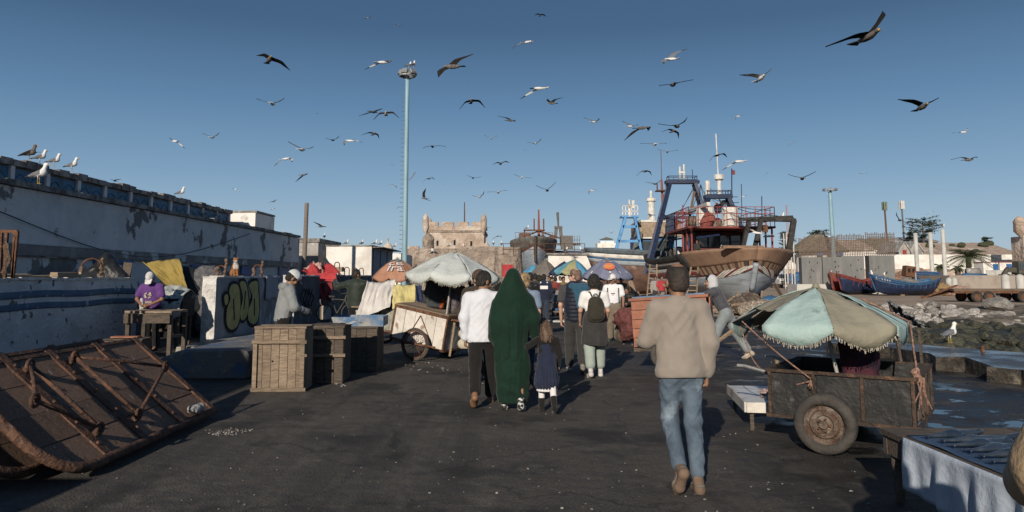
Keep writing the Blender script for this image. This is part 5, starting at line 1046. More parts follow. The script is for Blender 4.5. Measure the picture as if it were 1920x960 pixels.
# ropes tying the parasol to the cart
t = thing('guy_rope', 'pink knotted rope stretched from the parasol rim to the cart corner', 'rope', fr(W_, 0, zt)); g = MB(); a = P(R(-58)+PI*.36, .35)+Vector((0, 0, .03)); b = P(R(-20), 1.0)+Vector((.0, -.03, .02)); e = fr(W_+.02, .06, zt+.03)
top = P(R(-40), .5)+Vector((0, -.02, .03)); rope(g, top, P(R(-32), .98)+Vector((0, -.03, .02)), 0, .009); rope(g, P(R(-32), .98)+Vector((0, -.03, .02)), e, .02, .010)
g.build('strand', ROPEP, t, smooth=True); k = SD()
for _ in range(7): k.ell(e+Vector((U(-.03, .03), U(-.03, .03), U(-.05, .05)))-Vector(t.location), (.025, .025, .03), k=.02)
k.build('knot', ROPEP, t, .012)
g = MB()
for _ in range(5): q_ = e+Vector((U(-.05, .05), -.03, -.02)); g.tube([q_, q_+Vector((U(-.03, .03), -.02, -.12)), q_+Vector((U(-.06, .08), -.02, U(-.28, -.18)))], .006, 4)
g.build('loose_end', ROPEP, t)
t = thing('guy_rope', 'pink rope slung from the folded left parasol rim to the cart side', 'rope', fr(.2, 0, zt)); g = MB(); rim = P(R(-58)+PI*1.25+R(22), .97)
rope(g, rim, fr(.42, -.04, zt-.06), .02, .009); rope(g, rim+Vector((-.02, 0, -.05)), fr(-.12, .16, zt-.02), .08, .007); rope(g, fr(-.12, .16, zt-.02), fr(.42, -.05, zt-.08), .09, .008)
for _ in range(4): q_ = fr(.42, -.05, zt-.07); g.tube([q_, q_+Vector((U(-.06, .06), -.02, U(-.1, -.02)))], .006, 4)
g.build('strand', ROPEP, t, smooth=True)
t = thing('cloth_bundle', 'dark red and purple cloth bundle standing in the black handcart', 'bundle', fr(.72, .75, zb+.04)); k = SD()
for _ in range(9): k.cone((U(-.12, .12), U(-.08, .08), .05), (U(-.16, .16), U(-.08, .08), .5+U(0, .14)), .1, .05, k=.05)
k.build('cloth', M('maroon_cloth', (.06, .012, .022), (.02, .008, .018), scale=5, c3=(.2, .03, .03), s3=3, lo3=.62, hi3=.7, rough=.8, bump=.4), t, .02, lambda P_: P_+.02*np.stack([fbm(P_*9, 3), fbm(P_*9, 5), fbm(P_*7, 8)], 1))
t = thing('plastic_sheet', 'crumpled grey translucent plastic sheet hanging behind the turquoise parasol', 'plastic sheet', at(1690, 600, 9.6)); c = t.location.copy()
MB().grid(lambda u, v: at(1664+58*u+12*v, 562+40*u+22*v*(1-u*.3), 9.3+.3*v)+Vector((.02*math.sin(u*19+v*4), .05*math.sin(u*13+v*11), .02*math.sin(u*27-v*9))), 22, 9).build('sheet', M('grey_plastic', (.23, .24, .26), (.15, .155, .17), scale=5, rough=.3, bump=.5, bscale=8, bdist=.05, spec=.6), t, smooth=True, thick=.004)
MB().bar(Vector((c.x, 9.5, 0)), at(1668, 565, 9.4), .03).build('stake', CRD, t); MB().bar(Vector((c.x+.3, 9.7, 0)), at(1722, 604, 9.5), .03).build('stake', CRD, t)
c = gnd(1458, 690); t = thing('wooden_stake', 'short wooden stake standing behind the black handcart', 'stake', c); MB().tube([(0, 0, 0), (0, 0, .30)], .035, 8).build('stake_body', LADW, t, w=False); t.location = gnd(1458, 705)
# low white tray table with fish scraps
fr = frame3((2.60, 8.4, 0), R(-8)); t = thing('fish_tray', 'low white metal tray with fish scraps beside the black handcart', 'tray', fr(.2, .3, 0))
boxf(fr, -.02, .6, 0, 1.35, .27, .30).build('tray_top', M('wet_white_tray', (.62, .62, .62), (.45, .44, .43), scale=4, rough=.3, bump=.1), t); boxf(fr, -.02, .6, -.02, -.003, .20, .31).build('front_edge', WHW, t); boxf(fr, -.045, -.022, 0, 1.35, .2, .31).build('side_edge', WHW, t)
for x in (.02, .54):
    for y in (.04, 1.26): boxf(fr, x, x+.04, y, y+.04, 0, .268).build('leg', CRD, t)
FISH = M('dark_fish', (.022, .032, .05), (.05, .06, .075), scale=5, rough=.22, bump=.12, bscale=40, spec=.7, rnd=.25); FISHP = M('pink_fish', (.38, .26, .24), (.25, .2, .2), scale=6, rough=.3, spec=.6)
def fish_mesh(L, mat):
    k = SD(); k.cone((0, 0, 0), (L*.45, 0, 0), .011, .040, .01, ((0, 1, 0), .6)); k.cone((L*.45, 0, 0), (L*.92, 0, 0), .040, .020, .02, ((0, 1, 0), .6)); k.cone((L*.92, 0, 0), (L, 0, 0), .020, .008, .01)
    for s_ in (-1, 1): k.cone((0, 0, 0), (-.05, 0, s_*.05), .009, .004, .01)
    k.cone((L*.5, 0, .035), (L*.4, 0, .062), .008, .004, .01); k.cone((L*.35, 0, -.03), (L*.27, 0, -.05), .006, .004, .01); return k
h0 = thing('tmp', 'x', 'x'); FM = fish_mesh(.46, FISH).build('fishmesh', FISH, h0, .011).data; FMP = fish_mesh(.3, FISHP).build('fishmesh', FISHP, h0, .011).data
for ch in list(h0.children): bpy.data.objects.remove(ch)
bpy.data.objects.remove(h0)
for k in range(5):
    p = fr(.22+.02*k, .35+.13*k, .325); fo = put('fish', FMP, None, ('first', 'second', 'third', 'fourth', 'fifth')[k]+' small pinkish fish from the front of the low white tray', 'fish', 'small fish on the white tray', None, p); fo.rotation_euler = (R(90), 0, U(-.4, .4)); fo.scale = (1.2, 1.2, 1.2)
# ------------------------------------------------------------ fish table, right foreground
TX0, TX1, TY0, TY1, TZ = 2.83, 4.15, 2.6, 5.92, .52
t = thing('fish_table', 'low dark wooden fish table with turned legs at the right foreground', 'table', ((TX0+TX1)/2, 4.4, 0))
for k in range(4): x = TX0+(TX1-TX0)*k/4; MB().box((x+.165, (TY0+TY1)/2, TZ-.02), (.322, TY1-TY0, .04), jit=.003).build('top_board', CRD, t)
MB().box(((TX0+TX1)/2, TY1-.05, TZ-.11), (TX1-TX0-.04, .05, .135)).build('apron', CRD, t); MB().box((TX0+.05, (TY0+TY1)/2, TZ-.11), (.05, TY1-TY0-.16, .135)).build('apron', CRD, t)
for x in (TX0+.09, TX1-.09):
    for y in (TY1-.1, 4.78, TY0+.1): MB().lathe([(.028, 0), (.036, .05), (.045, .09), (.034, .11), (.042, .18), (.052, .3), (.055, .44), (.055, .479)], (x, y, 0), 12).build('leg', CRD, t, smooth=True)
WCL = M('white_table_sheet', (.46, .52, .60), (.38, .43, .51), scale=3, rough=.55, bump=.15, bscale=6, bdist=.03); BCL = M('blue_table_sheet', (.05, .085, .15), (.035, .06, .11), scale=4, rough=.5, bump=.15, bscale=7)
o = put('table_sheet', MB().grid(lambda u, v: (lambda y, d: Vector((TX0+.0+(.0 if d <= 0 else -.012-.02*math.sin(y*14)*min(1, d*5)-.012*math.sin(y*31+1)*min(1, d*5)), y, TZ+.006 if d <= 0 else TZ+.006-d+.0*y)))(TY0-.1+(5.55-TY0+.1)*u, (v-.12)*.36*(1+.18*math.sin(u*9))), 120, 14).mesh('table_sheet', WCL, True), None, 'white sheet hanging over the near long side of the fish table', 'tablecloth'); o.modifiers.new('thick', 'SOLIDIFY').thickness = .003
o = put('table_sheet', MB().grid(lambda u, v: Vector((TX0+.05+(TX1-TX0-.05)*u, TY0-.1+(5.6-TY0+.1)*v, TZ+.012+.006*math.sin(u*15+v*9)*math.sin(v*31))), 24, 60).mesh('table_sheet', BCL, True), None, 'blue plastic sheet spread under the fish on the table', 'tablecloth'); o.modifiers.new('thick', 'SOLIDIFY').thickness = .003
k = 0
for col, (x0, n) in enumerate(((2.96, 13), (3.42, 13))):
    for i in range(n):
        y = 5.42-.145*i-(.05 if col else 0); nth = ('first', 'second', 'third', 'fourth', 'fifth', 'sixth', 'seventh', 'eighth', 'ninth', 'tenth', 'eleventh', 'twelfth', 'thirteenth')[i]; fo = put('fish', FM, None, nth+' dark fish from the wooden table end, in the '+('near row by the white sheet' if col == 0 else 'far row away from the sheet'), 'fish', ('near row of fish' if col == 0 else 'far row of fish'), None, (x0+U(-.03, .03), y, TZ+.042)); fo.rotation_euler = (R(90+U(-12, 12)), 0, R(14)+U(-.09, .09)); fo.scale = (1.1*U(.9, 1.1),)*3
# ------------------------------------------------------------ white cart with seated men, and its parasol
al = R(-25); pit = R(10.5); W_, D_, zb, zt = 1.24, .82, 0, .66
pr_ = Vector((-1.40, 15.2, .21)); Mx = Matrix.Rotation(al, 3, 'Z') @ Matrix.Rotation(pit, 3, 'Y'); o = pr_-Mx @ Vector((W_, 0, 0)); fr = frame3(o, al, pit)
t = thing('white_cart', 'white boarded two wheeled cart with bicycle wheels and two men sitting on it', 'cart', (o.x+.5, o.y, 0)); WC = fr
boxf(fr, .012, W_-.012, .026, D_-.012, .01, zt-.01).build('box_body', CRD, t)
plankface(fr, W_, zt, 5, WHW, t, 'side_board', True, .02, .008, .022); fe = frame3(fr(W_, 0, 0), al+R(90), 0); 
for k in range(3): boxf(fr, W_-.008, W_+.014, .03+.26*k, .275+.26*k, .01, zt-.02).build('end_board', GREYP, t)
for z0, z1 in ((zt-.02, zt+.03), (-.03, .012)):
    boxf(fr, -.03, W_+.03, -.03, -.004, z0, z1).build('rim_bar', RUST, t); boxf(fr, W_+.016, W_+.04, -.003, D_+.02, z0, z1).build('rim_bar', RUST, t)
boxf(fr, -.028, .01, -.028, .004, .014, zt-.022).build('corner_post', RUST, t); boxf(fr, W_-.005, W_+.03, -.03, .004, .014, zt-.022).build('corner_post', RUST, t)
MB().bar(fr(.62, -.014, .58), fr(.36, -.014, .02), .014).build('brace', RUST, t); MB().bar(fr(.62, -.014, .58), fr(1.0, -.014, .05), .014).build('brace', RUST, t)
for k in range(3): boxf(fr, -.02, W_+.02, .0+.275*k, .265+.275*k, zt+.032, zt+.055).build('lid_board', CRW, t)
def cycle_wheel(p, r, ang, parent, tilt=0):
    rot = Euler((R(90), 0, ang)).to_matrix(); pr = [(r-.03+.028*math.cos(a), .022*math.sin(a)) for a in [2*PI*i/8 for i in range(9)]]
    w = MB().lathe(pr, p, 36, rot).build('wheel', RUB, parent, smooth=True); MB().lathe([(r-.075, -.016), (r-.05, -.018), (r-.05, .018), (r-.075, .016), (r-.075, -.016)], p, 36, rot).build('rim', RUST, w); g = MB()
    for k in range(28): a = 2*PI*k/28; b = a+.5*(1 if k % 2 else -1); g.tube([Vector(p)+rot @ Vector((.03*math.cos(b), .03*math.sin(b), .02*(1 if k % 4 < 2 else -1))), Vector(p)+rot @ Vector(((r-.06)*math.cos(a), (r-.06)*math.sin(a), 0))], .004, 3)
    g.build('spoke', RUST, w, kind='stuff'); MB().lathe([(0, -.05), (.035, -.05), (.035, .05), (0, .05)], p, 10, rot).build('hub', WHW, w); return w
wp = at(778, 643, 15.25); wp.z = .33; cycle_wheel(wp, .33, al, t); cycle_wheel(wp+Matrix.Rotation(al, 3, 'Z') @ Vector((.1, 1.1, 0)), .33, al, t)
MB().tube([wp+Vector((0, -.06, 0)), wp+Matrix.Rotation(al, 3, 'Z') @ Vector((.1, 1.15, 0))], .02, 6).build('axle', RUST, t)
MB().bar(wp+Matrix.Rotation(al, 3, 'Z') @ Vector((-.42, -.05, .06)), wp+Matrix.Rotation(al, 3, 'Z') @ Vector((.5, -.05, -.04)), .03).build('wheel_stay', RUST, t)
MB().bar(at(853, 600, 15.3), at(843, 668, 15.2), .04).build('prop_leg', LADW, t); MB().bar(fr(W_, .1, .62), at(880, 604, 15.2), .04).build('handle', RUST, t); MB().bar(at(853, 604, 15.25), at(872, 600, 15.5), .03).build('handle_brace', RUST, t)
t, P, A, r = umbrella('big dirty white scalloped parasol leaning over the white cart', 853, 474, 15.5, 516, 186, [OFFW], 8, .17, True, tuple(at(835, 606, 15.2)), rot=R(-112), dome=1.4, group=None, tilt=R(3), tiltdir=R(90))
# ------------------------------------------------------------ grey cart with tarpaulins behind it
al2 = R(-14); o = at(668, 519, 18.4); fr = frame3((o.x, 18.4, .42), al2, R(2)); W_, D_ = 1.15, .9
t = thing('grey_cart', 'grey two wheeled cart heaped with goods under white and yellow tarpaulins', 'cart', (o.x+.5, 18.8, 0)); GRW = M('grey_green_boards', (.33, .33, .28), (.22, .23, .19), scale=4, c3=(.17, .12, .09), s3=2, lo3=.6, hi3=.68, rough=.8, bump=.2, rnd=.15)
boxf(fr, .012, W_-.012, .022, D_, .01, .5).build('box_body', CRD, t); plankface(fr, .62, .27, 1, GRW, t, 'side_board', False); plankface(lambda x, y, z: fr(x, y, z+.28), .62, .24, 2, GRW, t, 'side_board', False); plankface(lambda x, y, z: fr(x+.66, y, z), .48, .52, 2, GRW, t, 'side_board', True)
boxf(fr, -.02, W_, -.05, -.024, -.03, .01).build('rim_bar', RUST, t); boxf(fr, -.04, .75, -.2, .25, .525, .55).build('shelf_board', CRW, t); boxf(fr, .625, .655, -.045, -.022, .014, .52).build('upright', RUST, t)
wp = fr(.42, -.02, -.12); wp.z = .30; cycle_wheel(wp, .30, al2+R(20), t); cycle_wheel(wp+Vector((.2, .9, 0)), .30, al2, t); MB().tube([wp, wp+Vector((.2, .9, 0))], .02, 6).build('axle', RUST, t)
def drape(name, label, pts, mat, Y=None, nu=30, nv=16, fold=.03, freq=9, cat='tarpaulin', thick=.006, seed=1, parent=None):
    """pts: four corner points (top left, top right, bottom right, bottom left); cloth hung between with folds"""
    a, b, c, d = [Vector(p) for p in pts]; n_ = (b-a).cross(d-a).normalized()
    def fn(u, v):
        p = a.lerp(b, u).lerp(d.lerp(c, u), v); nz_ = fbm([[u*freq*.55+v*.8, v*1.3, seed], [u*freq*1.6-v, v*2.2, seed+5], [u*3, v*3, seed+9]], seed, 3); w_ = fold*(1.5*float(nz_[0])*(.35+.65*v)+.7*float(nz_[1])+.8*float(nz_[2])); p = p+(c-d).normalized()*fold*.5*float(nz_[2])+Vector((0, 0, (.10*float(nz_[0])-.03)*fold*8*max(0, v-.6)))
        return p+n_*w_+Vector((0, 0, -.05*math.sin(PI*u)*(1-v)))
    g = MB().grid(fn, nu, nv)
    if parent is not None: return g.build(name, mat, parent, smooth=True, thick=thick, fixn=False)
    t = thing(name, label, cat, (a+b+c+d)/4); g.build('sheet', mat, t, smooth=True, thick=thick, fixn=False); return t
def pt(u, v, Y): return at(u, v, Y)
kk = SD(); t = thing('goods_heap', 'heap of dark goods piled on the grey cart under tarpaulins', 'goods', fr(.55, .45, .55)); kk.ell((-.05, 0, .1), (.52, .4, .33)); kk.ell((.35, .05, .15), (.4, .36, .38)); kk.build('heap', DNVY, t, .04)
drape('tarpaulin', 'dirty white tarpaulin hanging over the left of the grey cart', (pt(690, 528, 18.5), pt(742, 523, 18.7), pt(731, 574, 17.9), pt(664, 603, 17.9)), WHTT, fold=.05, freq=7, seed=2)
drape('tarpaulin', 'pale yellow tarpaulin hanging over the right of the grey cart', (pt(735, 532, 18.1), pt(788, 525, 18.2), pt(781, 570, 17.7), pt(735, 578, 17.6)), YELT, fold=.04, freq=6, seed=4)
drape('tarpaulin', 'dark grey cloth strip hanging beside the yellow tarpaulin', (pt(777, 528, 17.9), pt(792, 527, 18), pt(790, 567, 17.5), pt(779, 568, 17.4)), DNVY, fold=.03, freq=3, seed=5, nu=10)
t, P, A, r = umbrella('old terracotta parasol with printed letters behind the grey cart', 745, 487, 20, 519, 96, [TERR], 8, .12, False, None, rot=R(-100), dome=1.7, group=None)
for txt, vv, su in (('ce', .42, .34), ('fra', .68, .32)):      # printed letters laid on the cloth
    Vt, Ft = text_mesh(txt, su)
    for off, mt, sc_ in ((.012, DKM, 1.0),):
        g = MB(); g.add([P(R(-88)+v.x*1.9/max(.3, vv*r*1.6), vv-(v.y/r)*.9, 0, 0)+Vector((0, -.03-off, .015)) for v in Vt], Ft); g.build('printed_letters', M('print_white', (.6, .6, .62), rough=.8), t, fixn=False)
MB().grid(lambda u, v: P(R(-160)+R(150)*u, .02+.3*v*(.8+.2*math.sin(u*14)), 0, 0)+Vector((0, -.015, .02)), 20, 5).build('green_top_patch', tarp_mat('green_grey_canvas', (.22, .3, .28)), t, thick=.004, fixn=False)
# ------------------------------------------------------------ market parasols further off
umbrella('brown grey parasol in front of the grey old trawler', 1022, 487, 46, 514, 58, [TAUP], 8, .12, rot=.3)
umbrella('navy parasol half hidden behind the bright blue one', 1058, 491, 44, 512, 60, [DNVY], 8, .1, rot=.5)
umbrella('bright blue patchwork parasol between the brown and the violet one', 1078, 487, 38, 513, 74, [LBLU, tarp_mat('teal_canvas', (.13, .33, .40)), tarp_mat('ochre_canvas', (.33, .31, .17))], 8, .14, rot=.1, tilt=R(8), tiltdir=R(90))
umbrella('light blue parasol low behind the brown grey one', 1000, 497, 58, 510, 40, [LBLU], 8, .1, rot=.3)
t, P, A, r = umbrella('grey violet parasol with round orange emblem above the white capped man', 1138, 486, 29, 518, 100, [PURP], 8, .13, rot=R(-112.5), dome=1.6)
dsk = MB(); dsk.add([P(R(-90), .36, 0, 0)*0+P(R(-90)+.34*math.cos(a), .60+.17*math.sin(a), 0, 0)+Vector((0, -.03, .02)) for a in [2*PI*i/20 for i in range(20)]], [tuple(range(20))]); dsk.build('emblem', M('emblem_orange', (.62, .14, .07), (.6, .3, .1), scale=2), t, fixn=False)
g = MB()
for k in range(7): g.add([P(R(-90)+(-.5+.145*k)+dx, .36+dy, 0, 0)+Vector((0, -.03, .02)) for dx, dy in ((0, 0), (.1, 0), (.1, -.09), (0, -.09))], [(0, 1, 2, 3)])
g.build('emblem_lettering', BWHT, t, fixn=False)
for k in range(6): a = R(-170)+R(26)*k; MB().add([P(a+dx, .8+dy, 0, .3)+Vector((0, -.02, .02)) for dx, dy in ((0, 0), (.09, .01), (.08, .1), (-.01, .08))], [(0, 1, 2, 3)]).build('white_star', BWHT, t, fixn=False)
# ------------------------------------------------------------ crates in front of the hooded vendor
def crate(label, x, y, ang, w, d, h, nb, matb, nlid=3, battens=True, extra=None):
    fr = frame3((x, y, 0), ang); t = thing('fish_crate', label, 'crate', fr(w/2, d/2, 0), group='vendor crates')
    boxf(fr, .02, w-.02, .02, d-.02, .02, h-.03).build('box_body', DARK, t); plankface(fr, w, h-.03, nb, matb, t, 'front_board', True, .022, .007, .018)
    fl = frame3(fr(0, d, 0), ang-R(90)); plankface(fl, d, h-.03, 3, matb, t, 'side_board', True, .02, .008, .018); f2 = frame3(fr(w, 0, 0), ang+R(90)); plankface(f2, d, h-.03, 3, matb, t, 'side_board', True, .02, .008, .018)
    for k in range(nlid): boxf(fr, -.015, w+.015, d*k/nlid+.003, d*(k+1)/nlid-.003, h-.028, h+U(0, .008)).build('lid_board', matb, t)
    if battens:
        for z0, z1 in ((h*.74, h*.79), (.0, .05)): boxf(fr, -.03, w+.035, -.05, -.012, z0, z1).build('batten', CRW, t)
        for x0 in (-.01, w-.055): boxf(fr, x0, x0+.06, -.045, -.012, .055, h*.735).build('corner_batten', CRW, t)
    return t, fr
t, fr = crate('tall grey brown slatted crate standing in front of the hooded vendor', -3.82, 11.25, R(2), .74, .5, .94, 6, CRW)
boxf(fr, .26, .285, -.0135, -.0045, .42, .45).build('knot_hole', DARK, t); boxf(fr, .735, .78, -.04, -.02, .5, .54).build('latch', CRW, t)
t, fr = crate('dark weathered crate just right of the tall slatted crate', -3.24, 12.0, R(4), .56, .85, .9, 4, CRD, battens=False)
for z in (.42, .70): boxf(fr, -.02, .60, -.045, -.012, z, z+.05).build('batten', CRW, t)
t, fr = crate('narrow dark crate with a blue painted top, rightmost of the crates', -2.98, 13.6, R(3), .55, 1.0, .78, 3, CRD, battens=False)
t = thing('blue_tub', 'shallow blue and grey fish box resting on the rightmost crate', 'fish box', (-2.72, 14.2, .79)); fr = frame3((-3.3, 13.75, .79), R(3)); BTB = M('blue_grey_paint', (.07, .15, .27), (.3, .29, .27), scale=3, rough=.7, bump=.2)
boxf(fr, 0, .95, 0, .02, 0, .16).build('side', BTB, t); boxf(fr, 0, .95, .8, .82, 0, .16).build('side', BTB, t); boxf(fr, 0, .02, .022, .798, 0, .16).build('end', BTB, t); boxf(fr, .93, .95, .022, .798, 0, .16).build('end', BTB, t); boxf(fr, .0, .95, .0, .82, -.012, .0).build('bottom', BTB, t)
o = put('newspaper', MB().grid(lambda u, v: Vector((-2.86+.34*u, 12.45+.4*v, .925+.02*math.sin(u*9+v*3))), 8, 8).mesh('newspaper', M('newsprint', (.62, .62, .6), (.4, .4, .4), scale=40, lo=.5, hi=.55, rough=.9), True), None, 'sheet of newspaper lying on the dark weathered crate', 'newspaper'); o.modifiers.new('thick', 'SOLIDIFY').thickness = .003
k = SD(); t = thing('plastic_bag', 'crumpled white plastic bag hanging on the left side of the tall crate', 'bag', (-3.9, 11.8, .55)); 
for _ in range(6): k.ell((U(-.05, .05), U(-.1, .1), U(-.1, .3)), (.07, .09, .12), k=.05)
k.build('bag_body', M('white_plastic', (.5, .5, .5), (.36, .36, .37), scale=8, rough=.4, bump=.6, bscale=14), t, .025, lambda P_: P_+.015*np.stack([fbm(P_*14, 3), fbm(P_*14, 5), fbm(P_*12, 8)], 1))
t = thing('bucket', 'small white plastic bucket standing on the ground left of the crates', 'bucket', gnd(471, 707)); MB().lathe([(0, 0), (.075, 0), (.088, .165), (.094, .165), (.094, .18), (.082, .18), (.07, .02), (0, .02)], (0, 0, 0), 18).build('bucket_body', M('white_bucket', (.65, .64, .62), rough=.5, bump=0), t, smooth=False, w=False)
MB().tube([(.088*math.cos(a), .02, .17-.09*math.sin(a)) for a in [PI*i/10 for i in range(11)]], .003, 4).build('handle', STEEL, t, w=False)
# ------------------------------------------------------------ stall dividing walls
STW = M('pitted_whitewash', (.58, .58, .59), (.46, .46, .475), scale=1.6, lo=.42, hi=.66, c3=(.13, .12, .115), s3=4.5, lo3=.60, hi3=.64, rough=.95, bump=.55, bscale=13, bdist=.04)
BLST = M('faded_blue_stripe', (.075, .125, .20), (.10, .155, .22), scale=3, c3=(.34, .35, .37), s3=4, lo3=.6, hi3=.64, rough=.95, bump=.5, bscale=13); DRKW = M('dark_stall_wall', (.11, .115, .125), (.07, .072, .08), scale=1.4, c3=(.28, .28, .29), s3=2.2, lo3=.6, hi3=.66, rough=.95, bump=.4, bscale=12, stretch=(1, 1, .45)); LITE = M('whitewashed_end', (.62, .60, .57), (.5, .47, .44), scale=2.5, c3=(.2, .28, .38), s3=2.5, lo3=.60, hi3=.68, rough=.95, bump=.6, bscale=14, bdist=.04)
def divider(name, label, x, y0, y1, th, z, mface, mend, amp=.02):
    t = thing(name, label, 'wall', (x-th/2, (y0+y1)/2, 0)); n = max(6, int((y1-y0)*5))
    MB().grid(lambda u, v: Vector((x-(.006 if v < 1 else .03)+amp*float(vnoise([[u*(y1-y0)*2.2, v*z*2.2, 4]])[0]), y0+(y1-y0)*u, z*v+(.02*float(vnoise([[u*(y1-y0)*3, 1, 9]])[0]) if v == 1 else 0))), n, 10).build('wall_face', mface, t, smooth=True)
    MB().box((x-th/2-.02, (y0+y1)/2, z/2-.01), (th-.05, y1-y0-.02, z-.03)).build('wall_core', mface, t); MB().grid(lambda u, v: Vector((x-th+th*u, y0-.008+.02*float(vnoise([[u*2, v*5, 4]])[0]), z*v)), 4, 12).build('wall_end', mend, t)
    g = MB(); m_ = int((y1-y0)*2.2)
    for i in range(m_): a, b = y0+(y1-y0)*i/m_, y0+(y1-y0)*(i+1)/m_; g.box((x-th/2+U(-.012, .012), (a+b)/2, z+.012+U(-.008, .012)), (th+.03, b-a-.003, .05), jit=.006)
    g.build('coping', LITE, t); return t
t = divider('striped_stall_wall', 'thick white stall wall with two faded blue stripes, left foreground', -9.5, 9, 19.1, .5, 1.62, STW, LITE)
for z0, z1 in ((1.26, 1.40), (1.03, 1.16)):
    MB().grid(lambda u, v: Vector((-9.5+.006+.02*float(vnoise([[(.4+u*9.55)*2.2, (z0+(z1-z0)*v)*2.2, 4]])[0]), 9.4+9.55*u, z0+(z1-z0)*v+.012*math.sin(u*23))), 60, 3).build('blue_stripe', BLST, t, smooth=True, thick=.004)
t = divider('graffiti_stall_wall', 'stall wall with yellow bubble graffiti and a sunlit white end', -7.44, 18.9, 24.0, .34, 1.66, M('weathered_grey_wall', (.30, .30, .31), (.19, .19, .20), scale=1.6, c3=(.42, .42, .43), s3=2.4, lo3=.56, hi3=.62, rough=.95, bump=.4, bscale=12, stretch=(1, 1, .5)), LITE)
# spray painted bubble letters on the wall: black outline with yellow filling
def blob(pts, off, mat, grow, name):
    n = len(pts); cx, cz = sum(p[0] for p in pts)/n, sum(p[1] for p in pts)/n; V = []
    for i in range(n*3):
        a, f_ = pts[(i//3) % n], (i % 3)/3; b = pts[(i//3+1) % n]; z_ = pts[(i//3-1) % n]; e_ = pts[(i//3+2) % n]
        cr_ = [.5*((2*a[k])+(-z_[k]+b[k])*f_+(2*z_[k]-5*a[k]+4*b[k]-e_[k])*f_**2+(-z_[k]+3*a[k]-3*b[k]+e_[k])*f_**3) for k in (0, 1)]
        d = Vector((cr_[0]-cx, cr_[1]-cz)); L = d.length or 1; V.append(Vector((-7.44+.028+off, cr_[0]+d.x/L*grow, cr_[1]+d.y/L*grow)))
    g = MB().add(V, [tuple(t_) for t_ in tessellate_polygon([V])]); return g.build(name, mat, t, fixn=False, thick=.002)
YG = M('yellow_spray', (.44, .38, .15), (.34, .30, .13), scale=5, c3=(.13, .12, .1), s3=3, lo3=.64, hi3=.7, rough=.9); BG = M('black_spray', (.012, .012, .02), rough=.9)
def gp(u, v): Yq = 7.42*F/(960-u); return (Yq, at(u, v, Yq).z)
LET = [[(436, 535), (446, 533), (452, 545), (455, 585), (451, 610), (440, 618), (431, 608), (430, 580), (436, 560), (433, 548)], [(452, 530), (461, 528), (467, 545), (470, 575), (466, 595), (458, 600), (455, 585), (459, 560), (456, 545)], [(470, 532), (484, 527), (487, 545), (490, 575), (488, 600), (480, 608), (471, 600), (470, 580), (477, 560), (473, 545)], [(424, 556), (430, 552), (432, 566), (427, 572)]]
for L in LET: w_ = [gp(*p) for p in L]; blob(w_, .0, BG, .085, 'graffiti_outline'); blob(w_, .005, YG, .0, 'graffiti_letter')
for a, b in (((441, 560), (444, 600)), ((463, 545), (461, 580)), ((480, 560), (481, 592))):
    (ya, za), (yb_, zb_) = gp(*a), gp(*b); MB().bar((-7.44+.037, ya, za), (-7.44+.037, yb_, zb_), .02, .05).build('graffiti_line', BG, t)
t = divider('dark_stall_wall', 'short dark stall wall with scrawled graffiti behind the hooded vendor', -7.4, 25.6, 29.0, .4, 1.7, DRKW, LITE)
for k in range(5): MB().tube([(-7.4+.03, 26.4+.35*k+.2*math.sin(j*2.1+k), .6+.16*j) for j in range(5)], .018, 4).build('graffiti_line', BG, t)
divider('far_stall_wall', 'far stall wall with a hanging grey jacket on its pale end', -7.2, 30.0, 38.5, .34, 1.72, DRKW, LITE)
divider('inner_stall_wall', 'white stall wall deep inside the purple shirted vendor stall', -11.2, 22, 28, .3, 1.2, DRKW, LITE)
t = thing('hanging_jacket', 'grey jacket hanging from the pale end of the far stall wall', 'jacket', (-7.4, 29.85, 1.3)); k = SD(); k.cone((0, 0, 0), (-.03, 0, -.55), .1, .2, fl=((0, 1, 0), .4)).cone((.08, 0, -.05), (.26, 0, -.5), .07, .09).build('jacket_body', cloth('grey_jacket', (.16, .15, .155)), t, .025, lambda P_: P_+.015*np.stack([fbm(P_*9, 3), fbm(P_*9, 5), 0*P_[:, 0]], 1))
# concrete bench block in front of the graffiti wall
t = thing('concrete_bench', 'low concrete block with flaking blue paint in front of the graffiti wall', 'concrete block', (-4.9, 13.5, 0)); BCP = M('blue_flaked_concrete', (.15, .14, .13), (.06, .11, .19), scale=1.4, lo=.46, hi=.58, c3=(.27, .25, .22), s3=3, rough=.95, bump=.5, bscale=12)
MB().prism([(-6.6, 0), (-4.35, 0), (-4.35, .44), (-4.5, .5), (-5.5, .47), (-6.3, .12)], 12.5, 17.6).build('block', BCP, t, bevel=.03)
MB().box((-6.55, 20, .06), (2.0, 6, .12), jit=.02).build('plinth_step', CONC, t)
# ------------------------------------------------------------ purple shirted vendor's stall
t = thing('cutting_table', 'rough wooden cutting table in front of the purple shirted vendor', 'table', (-7.9, 16.6, 0))
for k in range(3): MB().box((-7.75, 16.2+.27*k, .93), (1.0, .262, .05), jit=.006).build('top_board', CRW, t)
for x in (-8.2, -7.3):
    for y in (16.15, 16.85): MB().box((x, y, .45), (.08, .08, .9)).build('leg', CRD, t)
MB().box((-7.75, 16.03, .8), (.98, .03, .2)).build('apron', CRD, t); MB().box((-7.3, 16.5, .4), (.03, .6, .06)).build('stretcher', CRD, t)
t, fr = crate('dark low crate under the cutting table beside the striped wall', -8.3, 15.4, R(3), .75, .5, .42, 3, CRD, battens=False); MB().box((-7.95, 15.6, .45), (.55, .2, .03)).build('red_lid', ORNG, t)
t = thing('covered_stack', 'stack covered with a patterned pale cloth behind the cutting table', 'covered stack', (-8.25, 18.2, 0)); PTC = M('patterned_cloth', (.40, .42, .39), (.10, .12, .13), scale=7, lo=.56, hi=.60, rough=.9, bump=.3)
